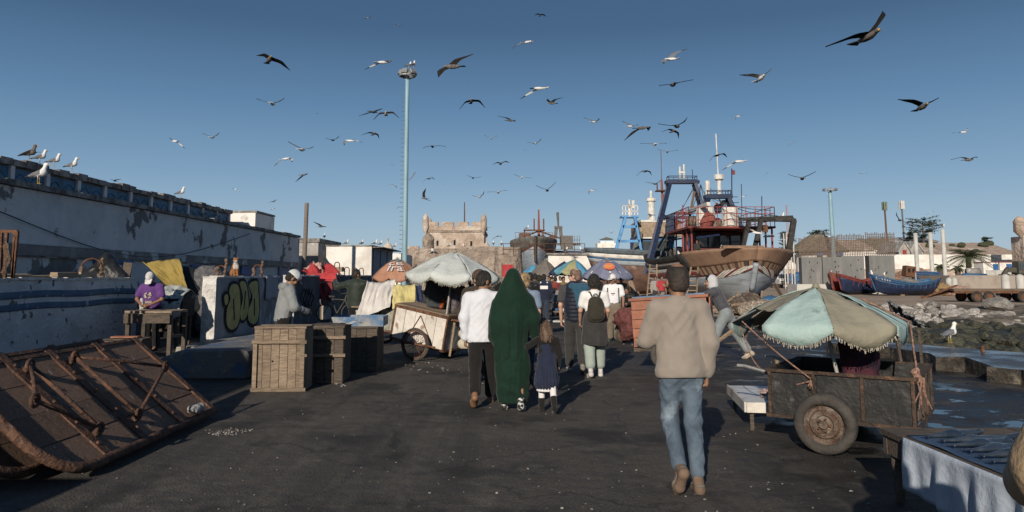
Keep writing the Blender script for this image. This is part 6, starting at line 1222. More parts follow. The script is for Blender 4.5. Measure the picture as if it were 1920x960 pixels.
for x_ in (-8.7, -7.95):
    for y_ in (17.95, 18.6): MB().box((x_, y_, .36), (.08, .08, .72)).build('leg', CRD, t)
MB().box((-8.32, 18.28, .95), (.95, .7, .42)).build('box_body', DARK, t); MB().bar((-8.7, 17.95, .42), (-7.95, 17.95, .42), .06).build('stretcher', CRD, t)
def cov(u, v):
    P_ = [(18.75, .95), (18.72, 1.36), (18.4, 1.46), (18.05, 1.28), (17.88, 1.02), (17.86, .66)]; e = v*5; i = min(4, int(e)); f_ = e-i; y_, z_ = P_[i][0]*(1-f_)+P_[i+1][0]*f_, P_[i][1]*(1-f_)+P_[i+1][1]*f_
    n_ = fbm([[u*4, v*3, 1], [u*9+v*2, v*5, 4], [u*6, 2, 8]], 5, 3); return Vector((-8.85+1.0*u, y_-.06*float(n_[0])-.04*float(n_[1])*v, z_+.08*float(n_[0])*(1-abs(2*v-1))+.10*float(n_[2])*max(0, v-.7)*3-.16*(2*u-1)**4*(1-v)))
MB().grid(cov, 40, 34).build('cloth_cover', PTC, t, smooth=True, thick=.008, fixn=False)
k = SD(); t = thing('goods_heap', 'mound of boxes at the back of the purple shirted vendor stall', 'goods', (-9.4, 21.5, 0)); k.ell((0, 0, .75), (.85, .5, 1.25)); k.ell((1.0, .2, .6), (.6, .5, 1.0)); k.build('heap', BLKT, t, .05)
drape('tarpaulin', 'mustard yellow tarpaulin thrown over the mound behind the purple shirted vendor', (pt(268, 493, 21.2), pt(338, 487, 21.2), pt(352, 541, 20.7), pt(318, 541, 20.6)), MUST, fold=.07, freq=5, seed=7)
k = SD(); t = thing('net_pile', 'grey net bundle in plastic between the mustard tarpaulin and the sunlit wall end', 'net pile', (-8.75, 21.6, 1.2)); k.ell((0, 0, .35), (.5, .4, .45)); k.ell((.2, 0, -.1), (.6, .5, .4)); k.ell((.1, 0, -.7), (.6, .5, .6)); k.build('pile', M('grey_net_bundle', (.13, .13, .135), (.07, .07, .075), scale=9, rough=.9, bump=.8, bscale=22), t, .05, lambda P_: P_+.03*np.stack([fbm(P_*7, 3), fbm(P_*7, 5), fbm(P_*7, 8)], 1))
k = SD(); t = thing('black_bundle', 'black plastic bundle leaning behind the striped wall', 'bundle', (-11.0, 19.8, 0)); k.cone((-.8, 0, 1.0), (.3, 0, 2.05), .3, .2, k=.1); k.cone((.3, 0, 2.05), (.9, 0, 1.2), .22, .3, k=.1); k.ell((0, 0, .9), (.9, .5, .9), k=.2); k.build('bundle', BLKT, t, .05, lambda P_: P_+.05*np.stack([fbm(P_*4, 3), fbm(P_*4, 5), fbm(P_*4, 8)], 1))
t = thing('wooden_pallet', 'broken dark wooden boards leaning by the blue door behind the striped wall', 'boards', (-11.2, 21, 0))
for k in range(4): MB().bar((-11.9+.3*k, 21, .4), (-11.7+.3*k, 21.1, 2.0+.08*(k % 2)), .24, .03, up=(0, 1, 0)).build('board', CRD, t)
# things lying on the wall tops
WPA = wood('pale_plank', (.42, .32, .22), (.28, .21, .15))
for i, (y0, y1, x, z, lab) in enumerate(((13.0, 15.0, -9.62, 1.67, 'near pale broken plank lying along the striped wall top'), (14.3, 16.4, -9.85, 1.66, 'long pale plank at the back of the striped wall top'), (15.7, 16.5, -9.6, 1.7, 'short thick wood offcut on the striped wall top'), (16.6, 17.2, -9.6, 1.7, 'square wood offcut near the rope loop on the striped wall'))):
    o = put('plank', MB().box((0, 0, 0), (.12+.04*(i > 1), y1-y0, .04+.06*(i > 1)), jit=.012).mesh('plank', WPA), None, lab, 'plank', None, None, (x, (y0+y1)/2, z+.03)); o.rotation_euler = (R(.6), 0, U(-.05, .05))
def loop(label, x, y, z, w, h, ropey=True, yaw=0.0):
    t = thing('iron_loop', label, 'iron loop', (x, y, z)); c_, s_ = math.cos(yaw), math.sin(yaw)
    MB().tube([(w/2*math.cos(a)*c_, w/2*math.cos(a)*s_, max(0, h-w/2+w/2*math.sin(a))) for a in [PI+.001-PI*i/10*1.0 for i in range(11)]] if False else [(-w/2*c_, -w/2*s_, -.03)]+[(-w/2*math.cos(a)*c_, -w/2*math.cos(a)*s_, h-w/2+w/2*math.sin(a)) for a in [PI*i/10 for i in range(11)]]+[(w/2*c_, w/2*s_, -.03)], .022, 7).build('loop', RUST, t, smooth=True, w=False)
    if ropey:
        for sx in (-1, 1):
            k = SD()
            for j in range(5): k.ell((sx*w/2*c_+U(-.03, .03), sx*w/2*s_+U(-.03, .03), .02+j*.05*(2 if sx > 0 else 1)), (.045, .045, .05), k=.03)
            k.build('rope_wrap', ROPE, t, .018, lambda P_: P_+.012*np.stack([fbm(P_*22, 3), fbm(P_*22, 5), fbm(P_*22, 8)], 1))
loop('rusty iron loop wrapped with frayed rope on the striped wall top', -9.75, 17.4, 1.66, .42, .44, yaw=.5); loop('rusty iron loop with rope beside the cat on the graffiti wall', -7.6, 19.6, 1.69, .2, .28, yaw=.3); loop('rusty iron loop near the far end of the graffiti wall', -7.6, 22.4, 1.69, .22, .34, yaw=.3); loop('iron loop with rope at the near left end of the striped wall top', -9.7, 13.35, 1.66, .3, .42)
for k, (y, lab) in enumerate(((31.5, 'first'), (33.4, 'second'), (35.0, 'third'), (36.6, 'fourth'))): loop(lab+' small rusty loop from the near end on the far stall wall', -7.35, y, 1.74, .2, .36 if k else .55, False, .3)
o = put('white_cloth', MB().grid(lambda u, v: Vector((-7.40+.03*math.sin(u*9), 22.6+1.1*u, 1.72-.72*v+.02*math.sin(u*7+v*3))), 16, 12).mesh('white_cloth', cloth('pale_rag', (.34, .34, .38)), True), None, 'pale grey rag hanging over the far end of the graffiti wall', 'rag'); o.modifiers.new('thick', 'SOLIDIFY').thickness = .01
c = at(16, 519, 13.1); t = thing('iron_rack', 'rusty iron frame rack standing on the striped wall at the left edge', 'rack', (c.x-.02, 13.1, 1.64)); y = 13.1
for u in (3, 13, 28): MB().bar(at(u-4, 521, y), at(u, 436, y), .045).build('upright', RUST, t)
MB().bar(at(-14, 433, y), at(33, 434, y), .05).build('top_bar', RUST, t); MB().bar(at(33, 434, y), at(24, 522, y), .045).build('upright', RUST, t)
k = MB()
for i in range(8): k.tube([at(12+U(-7, 7), 450+U(0, 12), y)+Vector((0, -.03, 0)), at(18+U(-5, 5), 480+U(0, 14), y)+Vector((0, -.05, 0)), at(9+U(-5, 5), 512, y)+Vector((0, -.03, 0))], .014, 4)
k.build('tangled_rope', ROPE, t)
# ------------------------------------------------------------ red tarpaulin stall, stall clutter
t = thing('market_booth', 'pole frame booth holding up the red tarpaulins beyond the dark stall wall', 'booth', (-8.0, 30, 0))
for u in (580, 605, 636): MB().bar((at(u, 519, 30).x, 30, 0), at(u, 505, 30), .06).build('post', LADW, t)
drape('tarpaulin', 'bright red tarpaulin front hanging on the stall frame', (pt(572, 512, 29.4), pt(634, 510, 29.4), pt(626, 528, 29.1), pt(574, 524, 29.2)), REDT, fold=.06, freq=5, seed=3)
drape('tarpaulin', 'red tarpaulin roof sagging over the stall frame', (pt(585, 494, 31), pt(618, 492, 31.2), pt(640, 510, 29.4), pt(566, 512, 29.4)), REDT, fold=.12, freq=4, seed=6)
drape('tarpaulin', 'faded pink tarpaulin over the top of the red stall', (pt(588, 491, 30.8), pt(605, 489, 30.9), pt(602, 502, 30.1), pt(570, 508, 30.1)), tarp_mat('faded_pink', (.5, .3, .27)), fold=.08, freq=3, seed=9)
drape('tarpaulin', 'dark red patterned cloth hanging low under the red stall', (pt(597, 530, 29.2), pt(622, 528, 29.2), pt(620, 562, 29), pt(596, 560, 29)), tarp_mat('dark_red_print', (.2, .03, .035)), fold=.05, freq=4, seed=12)
t = thing('wooden_box', 'pale wooden box on the roof edge behind the red stall', 'box', at(627, 505, 33)); MB().box((0, 0, 0), (.75, .5, .2), jit=.01).build('box_body', WPA, t, w=False); MB().bar((at(627, 519, 33).x, 33, 0), at(627, 509, 33), .1).build('post', CRD, t)
t = thing('bicycle', 'old dark bicycle leaning at the pale wall end beyond the crates', 'bicycle', (-6.6, 28.2, 0)); 
for dx in (0, .95): pr = [(.31+.025*math.cos(a), .02*math.sin(a)) for a in [2*PI*i/6 for i in range(7)]]; MB().lathe(pr, (-7.0+dx, 28.2, .34), 22, (R(90), 0, .2)).build('wheel', RUB, t, smooth=True)
for a, b in (((-7.0, .34), (-6.75, .85)), ((-6.75, .85), (-6.25, .82)), ((-6.25, .82), (-6.05, .34)), ((-6.75, .85), (-6.55, .32)), ((-6.55, .32), (-6.25, .82)), ((-6.25, .82), (-6.2, 1.05))): MB().tube([(a[0], 28.2, a[1]), (b[0], 28.2, b[1])], .02, 5).build('frame_tube', DKM, t)
MB().box((-6.75, 28.2, .95), (.24, .14, .06)).build('saddle', BLACKW, t); MB().tube([(-6.35, 28.0, 1.05), (-6.1, 28.2, 1.08), (-6.35, 28.4, 1.05)], .018, 5).build('handlebar', DKM, t)
# plastic fish crates by the white cart
CRP = M('pale_plastic', (.5, .52, .54), (.36, .38, .4), rough=.5)
for i, (u, Y, z, lab) in enumerate(((846, 16.6, 0, 'pale plastic fish crate on the ground behind the white cart prop'), (866, 16.8, 0, 'pale plastic fish crate nearest the man in white shirt'))):
    c = at(u, 519, Y); t = thing('plastic_crate', lab, 'crate', (c.x, Y, 0), group='plastic fish crates')
    for k in range(3): MB().box((c.x, Y-.15, .05+.09*k), (.42, .02, .06)).build('slat', CRP, t); MB().box((c.x, Y+.15, .05+.09*k), (.42, .02, .06)).build('slat', CRP, t)
    for sx in (-1, 1): MB().box((c.x+sx*.215, Y, .14), (.02, .32, .27)).build('end', CRP, t)
    MB().box((c.x, Y, .012), (.4, .28, .02)).build('bottom', CRP, t)
t = thing('canvas_bag', 'cream canvas bag hanging at the hand end of the white cart', 'bag', at(873, 635, 14.9)); k = SD(); k.cone((-.06, 0, -.1), (.06, 0, -.1), .1, .1, fl=((0, 1, 0), .35)); k.cone((-.07, 0, .1), (.07, 0, .1), .08, .08, fl=((0, 1, 0), .35)); k.build('bag_body', cloth('cream_canvas', (.5, .45, .35)), t, .018); MB().tube([(-.08, 0, .15), (0, 0, .34), (.08, 0, .15)], .008, 5).build('strap', cloth('cream_canvas', (.5, .45, .35)), t, w=False)
# ------------------------------------------------------------ orange chest pushed by the hooded man
al = R(-18); o = at(1194, 519, 13.2); fr = frame3((o.x, 13.6, .42), al, R(-4)); W_, D_, H_ = 1.34, .75, .82
t = thing('orange_chest', 'big orange wooden fish chest with blue lid on a handcart, pushed by the hooded man', 'chest', fr(W_/2, D_/2, -.42)); boxf(fr, .02, W_-.02, .024, D_-.02, 0, H_).build('box_body', CRD, t)
plankface(fr, W_, H_, 5, ORNG, t, 'front_board', False, .02, .012, .022); f2 = frame3(fr(W_, 0, 0), al+R(90), 0); plankface(f2, D_, H_, 4, ORNG, t, 'end_board', False, .02, .012, .018); f3 = frame3(fr(0, D_, 0), al-R(90), 0); plankface(f3, D_, H_, 6, ORNG, t, 'end_board', True, .02, .03, .018)
boxf(fr, -.03, W_+.03, -.03, D_+.02, H_+.003, H_+.05).build('lid_frame', ORNG, t); boxf(fr, .03, W_-.03, .03, D_-.04, H_+.052, H_+.07).build('lid_top', M('blue_lid', (.16, .24, .34), (.1, .16, .24), scale=3, rough=.6), t); boxf(fr, -.02, W_+.02, .05, D_-.05, -.08, -.01).build('cart_bed', CRD, t)
for y in (-.06, D_+.06): wheel(t, fr(.55, y, -.14), .27, .1, (R(90), 0, al), RUB, RUST)
for y in (.1, D_-.1): MB().tube([fr(W_, y, -.05), fr(W_+.5, y, .28)], .025, 6).build('handle', LADW, t)
# white capped man's cart with red net
al = R(-8); o = at(1158, 519, 19.6); fr = frame3((o.x, 19.6, .35), al); t = thing('white_handcart', 'small white box cart with thin metal handle behind the white capped man', 'cart', fr(.3, .3, -.35)); boxf(fr, 0, .6, 0, .5, 0, .5).build('box_body', BWHT, t, bevel=.01); boxf(fr, -.05, 1.0, -.05, .55, -.06, -.005).build('cart_bed', CRD, t)
for x in (.1, .85): wheel(t, fr(x, -.08, -.17), .18, .07, (R(90), 0, al), RUB, RUST)
MB().tube([fr(.22, -.2, .28), fr(.26, -.2, -.3), fr(.9, -.2, -.24), fr(1.15, -.1, -.15)], .018, 6).build('handle', CPALE, t, smooth=True)
lumps('net_pile', 'dark red net heaped between the white box cart and the orange chest', 'net pile', 1184, 632, 9, .32, .25, .95, M('dark_red_net', (.15, .05, .045), (.09, .035, .035), scale=10, rough=.95, bump=.9, bscale=25), seed=4, vox=.035, Y=19.2)
o = put('newspaper', MB().grid(lambda u, v: gnd(1180, 612)+Vector((.3*u, .3*v, .02+.06*math.sin(u*5+v*4)**2)), 8, 8).mesh('newspaper', MATS['newsprint'], True), None, 'crumpled white paper on the ground left of the bald man', 'paper'); o.location = (-.05, -1.6, 0)
# vendors' low tables under the parasols
q = random.Random(9)
for i, (u, v, w_, lab) in enumerate(((1062, 603, 1.6, 'low fish stall table under the bright blue parasol'), (1098, 598, 1.4, 'low stall table just right of the blue parasol pole'), (1016, 572, 1.6, 'low stall table under the brown grey parasol'))):
    c = gnd(u, v); t = thing('stall_table', lab, 'table', c); MB().box((0, 0, .38), (w_, .7, .05)).build('top', CRW, t, w=False)
    for x in (-w_/2+.1, w_/2-.1): MB().box((x, 0, .18), (.07, .6, .36)).build('trestle', CRD, t, w=False)
    for k in range(5):
        p = (c.x+q.uniform(-w_/2+.2, w_/2-.2), c.y+q.uniform(-.2, .2), .405); fo = put('fish_tub', MB().lathe([(0, 0), (.13, 0), (.16, .1), (.14, .1), (.12, .03), (0, .03)], n=12).mesh('fish_tub', q.choice((ORANGE, BWHT, BLUES, MATS['green_paint2']))), None, ('first', 'second', 'third', 'fourth', 'fifth')[k]+' small tub on the '+lab[4:], 'tub', 'tubs on the '+lab[4:], None, p)
c = gnd(1078, 604); t = thing('wet_board', 'pale wet board on the ground in front of the blue parasol stall', 'board', c); MB().box((0, 0, .04), (2.2, .5, .06)).build('board_top', CPALE, t, w=False)
t = thing('red_banner', 'red cloth banner with a dark figure hanging below the round bastion', 'banner', at(953, 507, 60)); a, b = at(942, 496, 60), at(962, 519, 60); MB().grid(lambda u, v: Vector((a.x+(b.x-a.x)*u, 60+.04*math.sin(u*8), a.z+(b.z-a.z)*v)), 8, 6).build('cloth', REDT, t, thick=.02); MB().box(((a.x+b.x)/2, 59.9, b.z+.25), (.4, .03, .5), taper=.5).build('printed_figure', BLUES, t)
for u in (941, 963): MB().bar((at(u, 519, 60).x, 60.05, 0), at(u, 494, 60.05), .06).build('post', CRD, t)
# ------------------------------------------------------------ trawl doors, left foreground
TDW = wood('trawl_door_wood', (.20, .125, .085), (.11, .068, .048), rnd=.3); TRI = M('flaking_rust_iron', (.12, .06, .037), (.065, .036, .027), scale=8, c3=(.2, .12, .08), s3=11, lo3=.6, hi3=.68, rough=.85, bump=.55, bscale=26, bdist=.02)
DROP = M('white_droppings', (.55, .54, .52), rough=.9, bump=.1)
def trawl_door(label, x0, ya, L, Hb, tilt, loops=True):
    """a along +Y from the near rounded end, b up the slope, o off the board face"""
    t = thing('trawl_door', label, 'trawl door', (x0, ya+L/2, 0), group='trawl doors'); sx, sz = -math.cos(tilt), math.sin(tilt)
    def fr(a, b, o=0): return Vector((x0+sx*b+sz*o, ya+a, .05+sz*b-sx*o))
    nP = 4; rad = .42
    def near(b): return 0 if b > rad else rad-math.sqrt(max(0, rad*rad-(rad-b)**2))
    for k in range(nP):
        b0, b1 = Hb*k/nP+.004, Hb*(k+1)/nP-.004; pl = []
        for j in range(5): b = b0+(b1-b0)*j/4; pl.append((near(b)+.02, b))
        pl += [(L-.02, b1), (L-.02, b0)]; n = len(pl); dz_ = U(-.006, .006)
        V = [fr(a, b, o+dz_) for o in (.0, .05) for a, b in pl]; MB().add(V, [tuple(range(n)), tuple(range(2*n-1, n-1, -1))]+[(i, i+n, (i+1) % n+n, (i+1) % n) for i in range(n)]).build('plank', TDW, t)
    def fbar(pts, w, h, nm):
        g = MB()
        for (a, b), (c, d) in zip(pts[:-1], pts[1:]):
            e = Vector((c-a, d-b)); L_2 = e.length or 1; nx, ny = -e.y/L_2*w/2, e.x/L_2*w/2
            V = [fr(*q_, o) for o in (.045, .052+h) for q_ in ((a+nx, b+ny), (c+nx, d+ny), (c-nx, d-ny), (a-nx, b-ny))]; g.add(V, [(0, 1, 2, 3), (7, 6, 5, 4), (0, 4, 5, 1), (1, 5, 6, 2), (2, 6, 7, 3), (3, 7, 4, 0)])
        return g.build(nm, TRI, t)
    shoe = [(L, .0)]+[(L*(1-i/8)+rad*i/8, 0) for i in range(1, 9)]+[(rad-rad*math.sin(e), rad-rad*math.cos(e)) for e in [PI/2*i/8 for i in range(1, 9)]]+[(0, rad+.2), (0, Hb)]
    g = MB(); g.tube([fr(a-.0, b, .05) for a, b in shoe], .046, 8); g.build('iron_shoe', TRI, t, smooth=True)
    for a in (.72, 1.38, 2.2): fbar([(a, .02), (a, Hb+.02)], .10, .014, 'iron_strap')
    fbar([(L-.05, 0), (L-.05, Hb)], .09, .02, 'iron_strap'); fbar([(0.02, Hb-.02), (L, Hb-.02)], .04, .01, 'top_edge_iron')
    for a in (.72, 1.38, 2.2):
        for b in (.15, .4, .65, .9, 1.1): MB().lathe([(0, .022), (.014, .02), (.02, 0)], fr(a+U(-.02, .02), b*Hb/1.2, .07), 6, (0, R(90)-tilt+R(0), 0)).build('bolt', TRI, t)
    if loops:
        ring = [(.05*math.cos(e), .05*math.sin(e)) for e in [2*PI*i/10 for i in range(11)]]
        for base, apex in ((.80, .06), (1.50, 2.35)):
            P1, P2, Px = fr(base, Hb*.86, .13), fr(base, Hb*.2, .13), fr(apex, Hb*.46, .32)
            MB().tube([P1, P2], .021, 7).build('hinge_rod', TRI, t, smooth=True)
            MB().tube([P1, P1.lerp(Px, .5)+Vector((.01, 0, .01)), Px], .017, 7).build('bracket_rod', TRI, t, smooth=True); MB().tube([Px, P2.lerp(Px, .5), P2], .018, 7).build('bracket_rod', TRI, t, smooth=True)
            for Pq in (P1, P2, Px): MB().tube([Pq+Vector((0, x_, y_)) for x_, y_ in ring], .016, 6).build('ring', TRI, t, smooth=True)
            for b in (.86, .2): MB().bar(fr(base, Hb*b, .05), fr(base, Hb*b, .13), .05).build('lug', TRI, t)
        g = MB()
        for _ in range(26):
            a, b = U(.1, L-.1), U(.1, Hb-.05); e, w_ = U(.02, .07), U(.006, .014); g.add([fr(a, b, .0585), fr(a+w_, b+.005, .0585), fr(a+w_*.7, b+e, .0585), fr(a-.003, b+e*.8, .0585)], [(0, 1, 2, 3)])
        g.build('bird_droppings', DROP, t, fixn=False, kind='stuff')
        k = SD()
        for _ in range(7): p = fr(2.55+U(-.12, .12), .06+U(0, .05), .12)-Vector(t.location); k.ell(p, (.05, .06, .04), k=.03)
        k.build('white_scrap', M('dirty_white_rag', (.42, .4, .37), (.28, .26, .24), scale=14, rough=.95, bump=.6), t, .018, lambda P_: P_+.015*np.stack([fbm(P_*18, 3), fbm(P_*18, 5), fbm(P_*18, 8)], 1))
    return fr
trawl_door('rusty iron bound trawl door lying in front, with triangular iron brackets', -3.60, 6.12, 3.08, 1.32, R(40)); trawl_door('second rusty trawl door half hidden behind the front one', -4.02, 5.95, 3.15, 1.28, R(41), False)
t = thing('timber_prop', 'dark timber block propping the trawl doors from behind', 'timber', (-5.0, 7.6, 0)); MB().box((-5.0, 7.6, .35), (.25, 2.2, .7), jit=.02).build('block', CRD, t)
# ================================================================== PEOPLE
def skinm(nm, c): return M(nm, c, tuple(x*.85 for x in c), scale=14, rough=.55, bump=.05, bscale=80, spec=.35)
SK1 = skinm('skin_tan', (.36, .20, .13)); SK2 = skinm('skin_brown', (.25, .135, .085)); SK3 = skinm('skin_fair', (.50, .30, .22)); 
HBLK = M('black_hair', (.018, .015, .013), (.035, .028, .024), scale=30, rough=.6, bump=.5, bscale=70, stretch=(1, 1, .3)); HBRN = M('brown_hair', (.075, .045, .03), (.14, .09, .06), scale=18, rough=.55, bump=.6, bscale=50, stretch=(1, 1, .25)); HBLD = M('blond_hair', (.45, .32, .18), (.28, .18, .09), scale=18, rough=.55, bump=.6, bscale=50); HSTB = M('shaved_hair', (.019, .015, .013), (.05, .034, .027), scale=9, lo=.4, hi=.62, rough=.7, bump=.2)
EYE = M('eye', (.02, .015, .012), rough=.2, bump=0); SOLE = M('pale_sole', (.5, .47, .42), rough=.8); DSOLE = M('dark_sole', (.03, .028, .026), rough=.8)
def V3(*a): return np.array(a, float)
def rx(a): c, s = math.cos(a), math.sin(a); return np.array([[1, 0, 0], [0, c, -s], [0, s, c]])
def ry(a): c, s = math.cos(a), math.sin(a); return np.array([[c, 0, s], [0, 1, 0], [-s, 0, c]])
def rz(a): c, s = math.cos(a), math.sin(a); return np.array([[c, -s, 0], [s, c, 0], [0, 0, 1]])
def folds(amp, f=9, seed=1, st=(1, 1, .55)):
    st = np.array(st)
    def d(P):
        q = P*st*f; x, y, z = P.T; r = np.maximum(np.hypot(x, y), .09); u = np.stack([x*1.1+z*.75, y*1.1-z*.35, z*.42], 1)*f*1.25; w_ = np.stack([x*1.2-z*.9, y+z*.3, z*.5], 1)*f*1.5
        e = amp*(.9*(.45-np.abs(vnoise(u+.35*q, seed)))+.7*(.4-np.abs(vnoise(w_+7, seed+4)))+.25*vnoise(q*2.2, seed+9)); o = P.copy(); o[:, 0] += x/r*e; o[:, 1] += y/r*e; return o
    return d
class Human:
    def __init__(h, label, pos, yaw, H=1.75, legs=((10, 8, 0), (-12, 12, 18)), arms=((-8, 9, 12), (8, 9, 12)), lean=0, side=0, twist=0, head=(0, 0), skin=SK1, vox=.014, w=1.0, root=None, group=None, spread=.0, child=False, hs=1.0):
        h.s = s = H/1.75; h.vox = vox; h.w = w; h.skin = skin
        h.t = thing('person', label, 'person', pos, R(yaw), group)
        # legs
        pel = V3(0, 0, .93); h.leg = []
        for sd_, (a, k, fp) in zip((-1, 1), legs):
            hip = pel+V3(sd_*.088, 0, -.01); a, k2 = R(a), R(k); d1 = V3(sd_*(.03+spread), math.sin(a), -math.cos(a)); d1 /= np.linalg.norm(d1); kn = hip+d1*.425
            b = a-k2; d2 = V3(sd_*.01, math.sin(b), -math.cos(b)); an = kn+d2*.405; Rm = rx(-R(fp)); heel = an+Rm @ V3(0, -.045, -.07); toe = an+Rm @ V3(sd_*.02, .165, -.072); ball = an+Rm @ V3(sd_*.012, .1, -.072)
            h.leg.append([hip, kn, an, heel, ball, toe])
        if root is None: mz = min(min(L[3][2], L[5][2], L[4][2]) for L in h.leg)-.022
        else: mz = .93-root/s
        h.off = V3(0, 0, -mz); h.pel = pel+h.off; h.leg = [[p+h.off for p in L] for L in h.leg]
        Q = rz(R(twist)) @ ry(R(side)) @ rx(-R(lean)); h.Q = Q
        h.T = lambda x, y, z: h.pel+Q @ V3(x, y, z-.93)
        h.fy = Q @ V3(0, 1, 0)
        # arms
        h.arm = []
        for sd_, A in zip((-1, 1), arms):
            sh = h.T(sd_*.185*w, -.005, 1.405)
            if A[0] == 'ik':
                tg = V3(*A[1]); pole = V3(*(A[2] if len(A) > 2 else (sd_*.5, -.6, -.6))); d = tg-sh; L = min(np.linalg.norm(d), .535); d = d/np.linalg.norm(d); m = sh+d*(L*.52); pole = pole-d*(pole@d); pole /= np.linalg.norm(pole); q_ = math.sqrt(max(.0, .285**2-(L*.52)**2)); el = m+pole*q_; wr = sh+d*L; cu = A[3] if len(A) > 3 else 25
            else:
                a, ab, e = [R(x) for x in A[:3]]; cu = A[3] if len(A) > 3 else 25; inn = R(A[4]) if len(A) > 4 else R(2)
                d1 = V3(sd_*math.sin(ab), math.sin(a)*math.cos(ab), -math.cos(a)*math.cos(ab)); el = sh+(Q @ d1)*.285; d2 = V3(-sd_*math.sin(inn), math.sin(a+e)*math.cos(inn), -math.cos(a+e)*math.cos(inn)); wr = el+(Q @ d2)*.25
            h.arm.append((sh, el, wr, cu))
        Hd = Q @ rz(R(head[0])) @ rx(-R(head[1])); h.Hd = Hd; hk = (1.12 if child else 1.05)*hs
        ho = h.T(0, .012, 1.55); h.hp = lambda x, y, z: ho+Hd @ (V3(x, y, z)*hk); h.hk = hk; h.HC = np.array(Hd)
        h.body()
    def sd(h): return SD()
    def P(h, p): return np.asarray(p)*h.s
    def cone(h, k, a, b, ra, rb, kk=.03, fl=None, sub=False): k.cone(h.P(a), h.P(b), ra*h.s, rb*h.s, kk*h.s, fl, sub)
    def hell(h, k, c, r, kk=.015, sub=False): k.ell(h.P(h.hp(*c)), np.array(r)*h.s*h.hk, kk*h.s, h.HC, sub)
    def body(h):
        k = SD(); c = h.cone
        h.hell(k, (0, -.008, .10), (.076, .098, .10)); h.hell(k, (0, .028, .02), (.056, .062, .075), .02); h.hell(k, (0, .07, -.032), (.026, .024, .022), .03)
        c(k, h.hp(0, .098, .078), h.hp(0, .118, .042), .009, .0155, .012)
        h.hell(k, (0, .078, .088), (.052, .022, .015), .02); h.hell(k, (0, .092, .008), (.025, .010, .011), .008)
        for sx in (-1, 1):
            h.hell(k, (sx*.079, -.004, .055), (.011, .024, .034), .008); h.hell(k, (sx*.031, .104, .073), (.017, .016, .011), .012, True); h.hell(k, (sx*.036, .072, .035), (.03, .022, .022), .03)
        c(k, h.T(0, -.012, 1.42), h.hp(0, -.012, .03), .058, .055, .03)
        w = h.w; fl = (h.fy, .66)
        c(k, h.T(0, 0, 1.1), h.T(0, 0, 1.34), .125*w, .145*w, .05, fl); c(k, h.T(0, 0, .95), h.T(0, 0, 1.1), .13*w, .125*w, .05, fl); c(k, h.T(-.13*w, 0, 1.395), h.T(.13*w, 0, 1.395), .055, .055, .05)
        for L in h.leg:
            c(k, L[0], L[1], .075, .052, .03); c(k, L[1], L[2], .05, .036, .02); c(k, L[2], L[4], .034, .03, .02)
        for (sh, el, wr, cu), sd_ in zip(h.arm, (-1, 1)):
            c(k, sh, el, .047, .039, .03); c(k, el, wr, .039, .027, .02)
            d = (wr-el)/np.linalg.norm(wr-el); n = h.Q @ V3(-sd_, 0, 0); n = n-d*(n@d); n = n/(np.linalg.norm(n)+1e-9); lat = np.cross(d, n); lat = lat*(1 if lat@(h.Q @ V3(0, 1, 0)) > 0 else -1)
            pe = wr+d*.088; c(k, wr, pe, .026, .038, .012, (n, .5))
            for i, (o, L) in enumerate(((.029, .070), (.010, .080), (-.009, .075), (-.027, .058))):
                b0 = pe+lat*o-d*.004; a1 = R(cu*(.8+.12*i)); d1 = d*math.cos(a1)+n*math.sin(a1); m = b0+d1*L*.55; a2 = a1+R(cu*1.1); d2 = d*math.cos(a2)+n*math.sin(a2); c(k, b0, m, .0095, .009, .004); c(k, m, m+d2*L*.5, .009, .0075, .004)
            tb = wr+d*.03+lat*.028; td = d*.6+lat*.62+n*.35; td /= np.linalg.norm(td); tm = tb+td*.04; c(k, tb, tm, .013, .011, .008); td2 = d*.8+lat*.2+n*.5; td2 /= np.linalg.norm(td2); c(k, tm, tm+td2*.034, .0105, .009, .004)
        k.build('body', h.skin, h.t, h.vox*.85)
        g = MB()
        for sx in (-1, 1):
            p = h.P(h.hp(sx*.031, .090, .074)); g.lathe([(0, -.011), (.009, -.006), (.011, 0), (.009, .006), (0, .011)], tuple(p), 8)
        g.build('eyes', EYE, h.t, smooth=True, w=False); return h
    def cut(h, k, z, tilt=0):
        fu = h.Q @ V3(tilt, 0, 1); q = h.T(0, 0, z); h.cone(k, q-fu*1.2, q-fu*.9, .9, .9, .012, None, True)
    def top(h, mat, sleeve='long', hem=.90, g=.016, loose=0, flare=0, name='shirt', amp=.006, f=9, collar=None, cuff=True, seed=1):
        k = SD(); c = h.cone; w = h.w; fl = (h.fy, .69)
        c(k, h.T(0, 0, 1.12), h.T(0, 0, 1.33), (.132+g+loose)*w, (.152+g+loose*.6)*w, .06, fl); c(k, h.T(0, -.005, hem+.05), h.T(0, 0, 1.14), (.140+g+loose+flare)*w, (.134+g+loose)*w, .06, fl)
        c(k, h.T(-.145*w, -.004, 1.393), h.T(.145*w, -.004, 1.393), .058+g, .058+g, .05); c(k, h.T(0, -.012, 1.40), h.T(0, -.010, 1.455), .085+g, .052+g, .04)
        for sh, el, wr, cu in h.arm:
            if sleeve is None: continue
            if sleeve == 'short': c(k, sh, sh+(el-sh)*.62, .056+g, .056+g+loose*.3, .05)
            else:
                c(k, sh, el, .054+g, .045+g+loose*.4, .05); e2 = el+(wr-el)*.97 if sleeve == 'long' else el+(wr-el)*.35; c(k, el, e2, .045+g+loose*.4, .034+g*.7+loose*.25, .03)
        h.cut(k, hem)
        o = k.build(name, mat, h.t, h.vox, folds(amp*h.s, f, seed))
